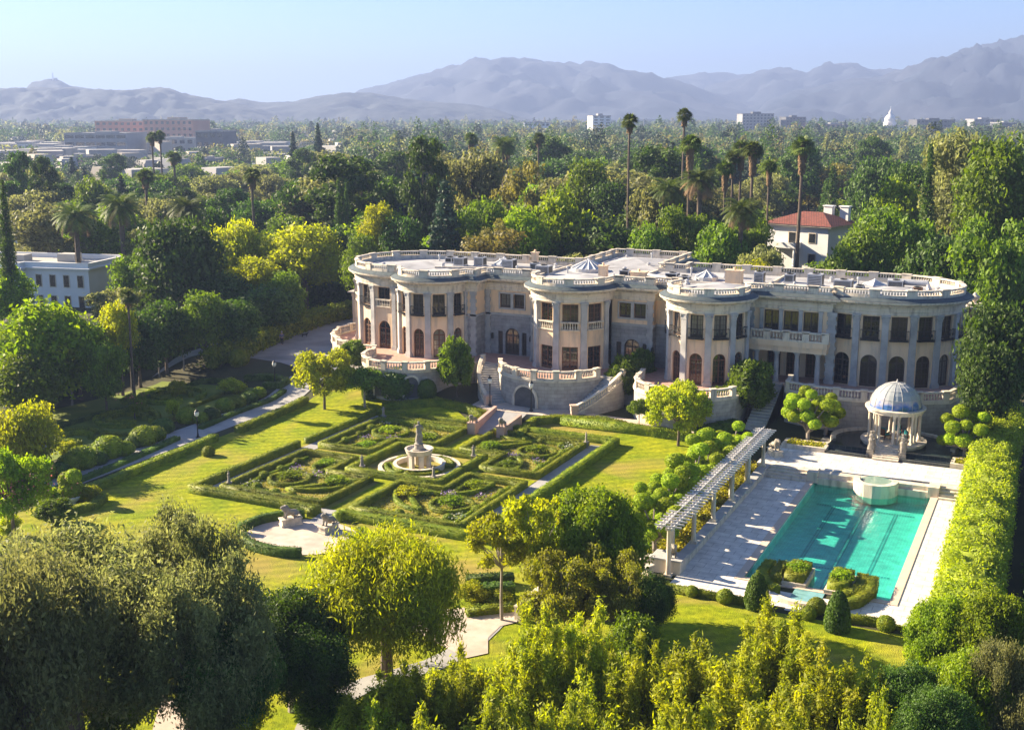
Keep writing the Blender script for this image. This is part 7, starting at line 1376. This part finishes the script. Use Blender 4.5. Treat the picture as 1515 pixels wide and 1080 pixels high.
# the far wood as one mass of small crowns, out to the hills
rg = np.random.default_rng(21); Vs, Fs, Ms = [], [], []; nb = 0
def mass(dmin, dmax, spacing, nq, size, hmin, hmax):
    global nb
    area = (dmax ** 2 - dmin ** 2) * .5 * 1.02; n = int(area / spacing ** 2)
    d = np.sqrt(rg.uniform(dmin ** 2, dmax ** 2, n)); px = rg.uniform(-120, 1635, n); u = (px - 757.5) / FPX * 1.02
    x = d * (u * cs - sn); y = d * (u * sn + cs); dens = np.sin(x * .021 + 1.3) * np.cos(y * .017) + .5 * np.sin(x * .06 + y * .05); leftz = (px < 520) & (dmin < 900)
    keep = (dens > -1.15) & ~(leftz & (rg.uniform(0, 1, n) < .55)); 
    for a, b, r in OCC: keep &= ((x - a) ** 2 + (y - b) ** 2) > (r + 4) ** 2
    for (pa, pb, da, db) in ((158, 306, 640, 1000), (0, 145, 700, 880), (320, 430, 780, 900), (871, 898, 1100, 1300), (1089, 1181, 1350, 1500), (1288, 1400, 1300, 1600), (100, 235, 620, 860)): keep &= ~((px > pa - 4) & (px < pb + 4) & (d > da) & (d < db))
    x, y = x[keep], y[keep]; n = len(x); hh = rg.uniform(hmin, hmax, n) * (1 + .25 * np.sin(x * .03) * np.cos(y * .04)); R = hh * rg.uniform(.3, .68, n); tall = rg.uniform(0, 1, n) < .12; R = np.where(tall, R * .4, R); hh = np.where(tall, hh * 1.35, hh) * np.where((px[keep] < 520) & (d[keep] < 950), .62, 1.0)
    dd = sph(n * nq, rg); dd[:, 2] = np.abs(dd[:, 2]) * 1.1 - .25; rad = rg.uniform(.75, 1.08, n * nq)
    X = np.repeat(x, nq) + dd[:, 0] * np.repeat(R, nq) * rad; Y_ = np.repeat(y, nq) + dd[:, 1] * np.repeat(R, nq) * rad; Z = 1 + np.repeat(hh * .55, nq) + dd[:, 2] * np.repeat(hh * .45, nq) * rad
    V, F = quads(np.stack([X, Y_, Z], 1), dd, size, rg, .7, 1.1); Vs.append(V); Fs.append(F + nb); nb += len(V); Ms.append(np.repeat(rg.choice(4, n, p=[.42, .32, .14, .12]), nq))
mass(385, 620, 9.5, 260, 1.0, 9, 19); mass(600, 1150, 13, 150, 1.4, 8, 19); mass(1100, 2700, 20, 60, 2.6, 7, 19)
ow = link('distant_wood', mesh_np('distant_wood', np.concatenate(Vs), np.concatenate(Fs), [M['dark'], M['fardark'], M['olive'], M['brownish']], np.concatenate(Ms)))
tag(ow, 'distant wood and suburb trees reaching to the hills', kind='stuff')
# small roofs scattered in the far suburb, one mass
mb = MB()
for i in range(420):
    d_ = rr.uniform(420, 2600); px = rr.uniform(-40, 620) if rr.random() < .55 else rr.uniform(0, 1540); c = fpt(px, d_); s_ = rr.uniform(7, 16); mb.obox((c.x, c.y, 1), s_ * 1.4, s_, rr.uniform(6, 11), rr.uniform(0, 3), rr.choice([0, 0, 1, 2]), rr.choice([1, .6]))
tag(mb.build('distant_houses', [M['wroof'], M['tanwall'], M['groof']]), 'countless small far roofs among the distant trees', kind='stuff')
# ------------------------------------------------------------------ hills and mountains
def ridge(name, D, crest, depth, m, seed, rough=1.0, foot=None, step=10):
    """terrain whose skyline passes through the given heights: crest = [(px, py)], D = distance of the crest line"""
    nxx = int((crest[-1][0] - crest[0][0]) / step) + 1; V = []; F = []; nrow = 60
    xs = [crest[0][0] + i * step for i in range(nxx)]; cz = np.interp(xs, [c[0] for c in crest], [c[1] for c in crest]); zs = [max(2, zrow(c, D)) for c in cz]
    for j in range(nrow):
        g = j / (nrow - 1)          # 0 = foot (near), .72 = crest, 1 = behind
        for i, px in enumerate(xs):
            d = D - depth * (1 - g / .72) if g <= .72 else D + depth * .5 * (g - .72) / .28
            p = fpt(px, d); base = (g / .72) ** 1.25 if g <= .72 else 1 - ((g - .72) / .28) * .8; z = zs[i] * base
            q = Vector((p.x, p.y, seed * 100.)); sc = depth / 2.6; nz = mnoise.fractal(q / sc, 1.0, 2.1, 5); rd = 1 - abs(mnoise.fractal(q / (sc * .7) + Vector((7, 3, 0)), 1.0, 2.0, 5)) * 2
            fn_ = 1 - abs(mnoise.fractal(q / (sc * .22) + Vector((1, 9, 0)), .9, 2.0, 5)) * 2
            z += (rd * .24 + nz * .12 + fn_ * .085) * zs[i] * rough * math.sin(math.pi * min(1, g / .74)) ** .8 * (1 if g < .7 else .15)
            z += (nz * .03 + (fn_ - .2) * .03) * zs[i] * rough * (g > .55)
            V.append((p.x, p.y, z - 2 if g > 0 else -5))
    for j in range(nrow - 1):
        for i in range(nxx - 1): F.append((j * nxx + i, j * nxx + i + 1, (j + 1) * nxx + i + 1, (j + 1) * nxx + i))
    o = link(name, mesh_np(name, V, F, [m], smooth=True)); tag(o, kind='structure'); return o
M['hill'] = mat('hill_scrub', (.008, .018, .022), (.055, .064, .068), .012, .95, .8, .03); M['mount'] = mat('mountain_rock_scrub', (.008, .018, .030), (.050, .056, .072), .004, .95, 1.0, .01)
HZ = 3600
ridge('hills', 2900, [(-520, 188), (-380, 160), (-260, 138), (-160, 128), (-60, 130), (0, 133), (50, 128), (90, 132), (150, 133), (200, 131), (250, 129), (290, 140), (330, 149), (380, 158), (430, 172), (480, 186), (520, 192)], 500, M['hill'], 1, .9, step=6)
ridge('hills', 3400, [(20, 168), (60, 122), (80, 117), (93, 116), (104, 117), (120, 126), (150, 131), (190, 132), (230, 150), (280, 175)], 500, M['hill'], 2, .6, step=6)
ridge('hills', 3250, [(300, 190), (340, 150), (360, 146), (400, 151), (440, 149), (470, 144), (510, 137), (550, 138), (600, 145), (640, 149), (700, 153), (730, 160), (770, 172), (810, 182), (850, 190)], 600, M['hill'], 3, .7, step=6)
ridge('mountains', 5000, [(480, 165), (540, 134), (570, 128), (620, 114), (660, 106), (690, 97), (720, 89), (760, 87), (800, 91), (850, 94), (890, 93), (930, 108), (960, 112), (1000, 122), (1040, 136), (1080, 150), (1120, 162), (1160, 175), (1200, 190)], 1500, M['mount'], 4, 1.0, step=8)
ridge('mountains', 6400, [(940, 150), (980, 116), (1000, 113), (1020, 110), (1060, 107), (1090, 110), (1120, 108), (1180, 120), (1240, 140), (1300, 165)], 800, M['mount'], 5, .8, step=8)
ridge('mountains', 5600, [(1000, 175), (1040, 130), (1090, 118), (1130, 103), (1155, 104), (1180, 110), (1210, 98), (1245, 95), (1280, 102), (1320, 107), (1360, 120), (1420, 140), (1500, 160)], 1300, M['mount'], 6, 1.0, step=8)
ridge('mountains', 4600, [(1090, 188), (1130, 150), (1170, 135), (1220, 128), (1280, 122), (1320, 108), (1360, 92), (1400, 78), (1430, 70), (1470, 64), (1500, 53), (1530, 51), (1600, 60), (1700, 90), (1820, 120), (1960, 150), (2080, 188)], 1500, M['mount'], 7, 1.15, step=8)
c = fpt(93, 3380); e = empty('radio_mast', (c.x, c.y, zrow(117, 3380) - 4), 0, 'thin radio mast on the highest left hill', 'mast'); mb = MB(); mb.tube([(0, 0, -4), (0, 0, 20)], [2.2, .8], 5); mb.build('mast', M['metal'], e); mb = MB(); mb.box(6, 14, -3, 3, -4, 6); mb.box(-14, -8, -3, 3, -4, 4); mb.build('equipment_hut', M['greywall'], e)
# ------------------------------------------------------------------ air
mb = MB(); mb.box(-9000, 6500, -600, 9000, -7, 450)
hz = mb.build('haze', bpy.data.materials.new('haze')); m = hz.data.materials[0]; m.use_nodes = True; t = m.node_tree; t.nodes.remove(t.nodes['Principled BSDF']); pv = t.nodes.new('ShaderNodeVolumePrincipled')
pv.inputs['Color'].default_value = (.32, .42, .72, 1); pv.inputs['Density'].default_value = HAZE; pv.inputs['Anisotropy'].default_value = .2
t.links.new(pv.outputs[0], t.nodes['Material Output'].inputs['Volume']); tag(hz, 'pale blue air haze over the whole valley', kind='stuff')
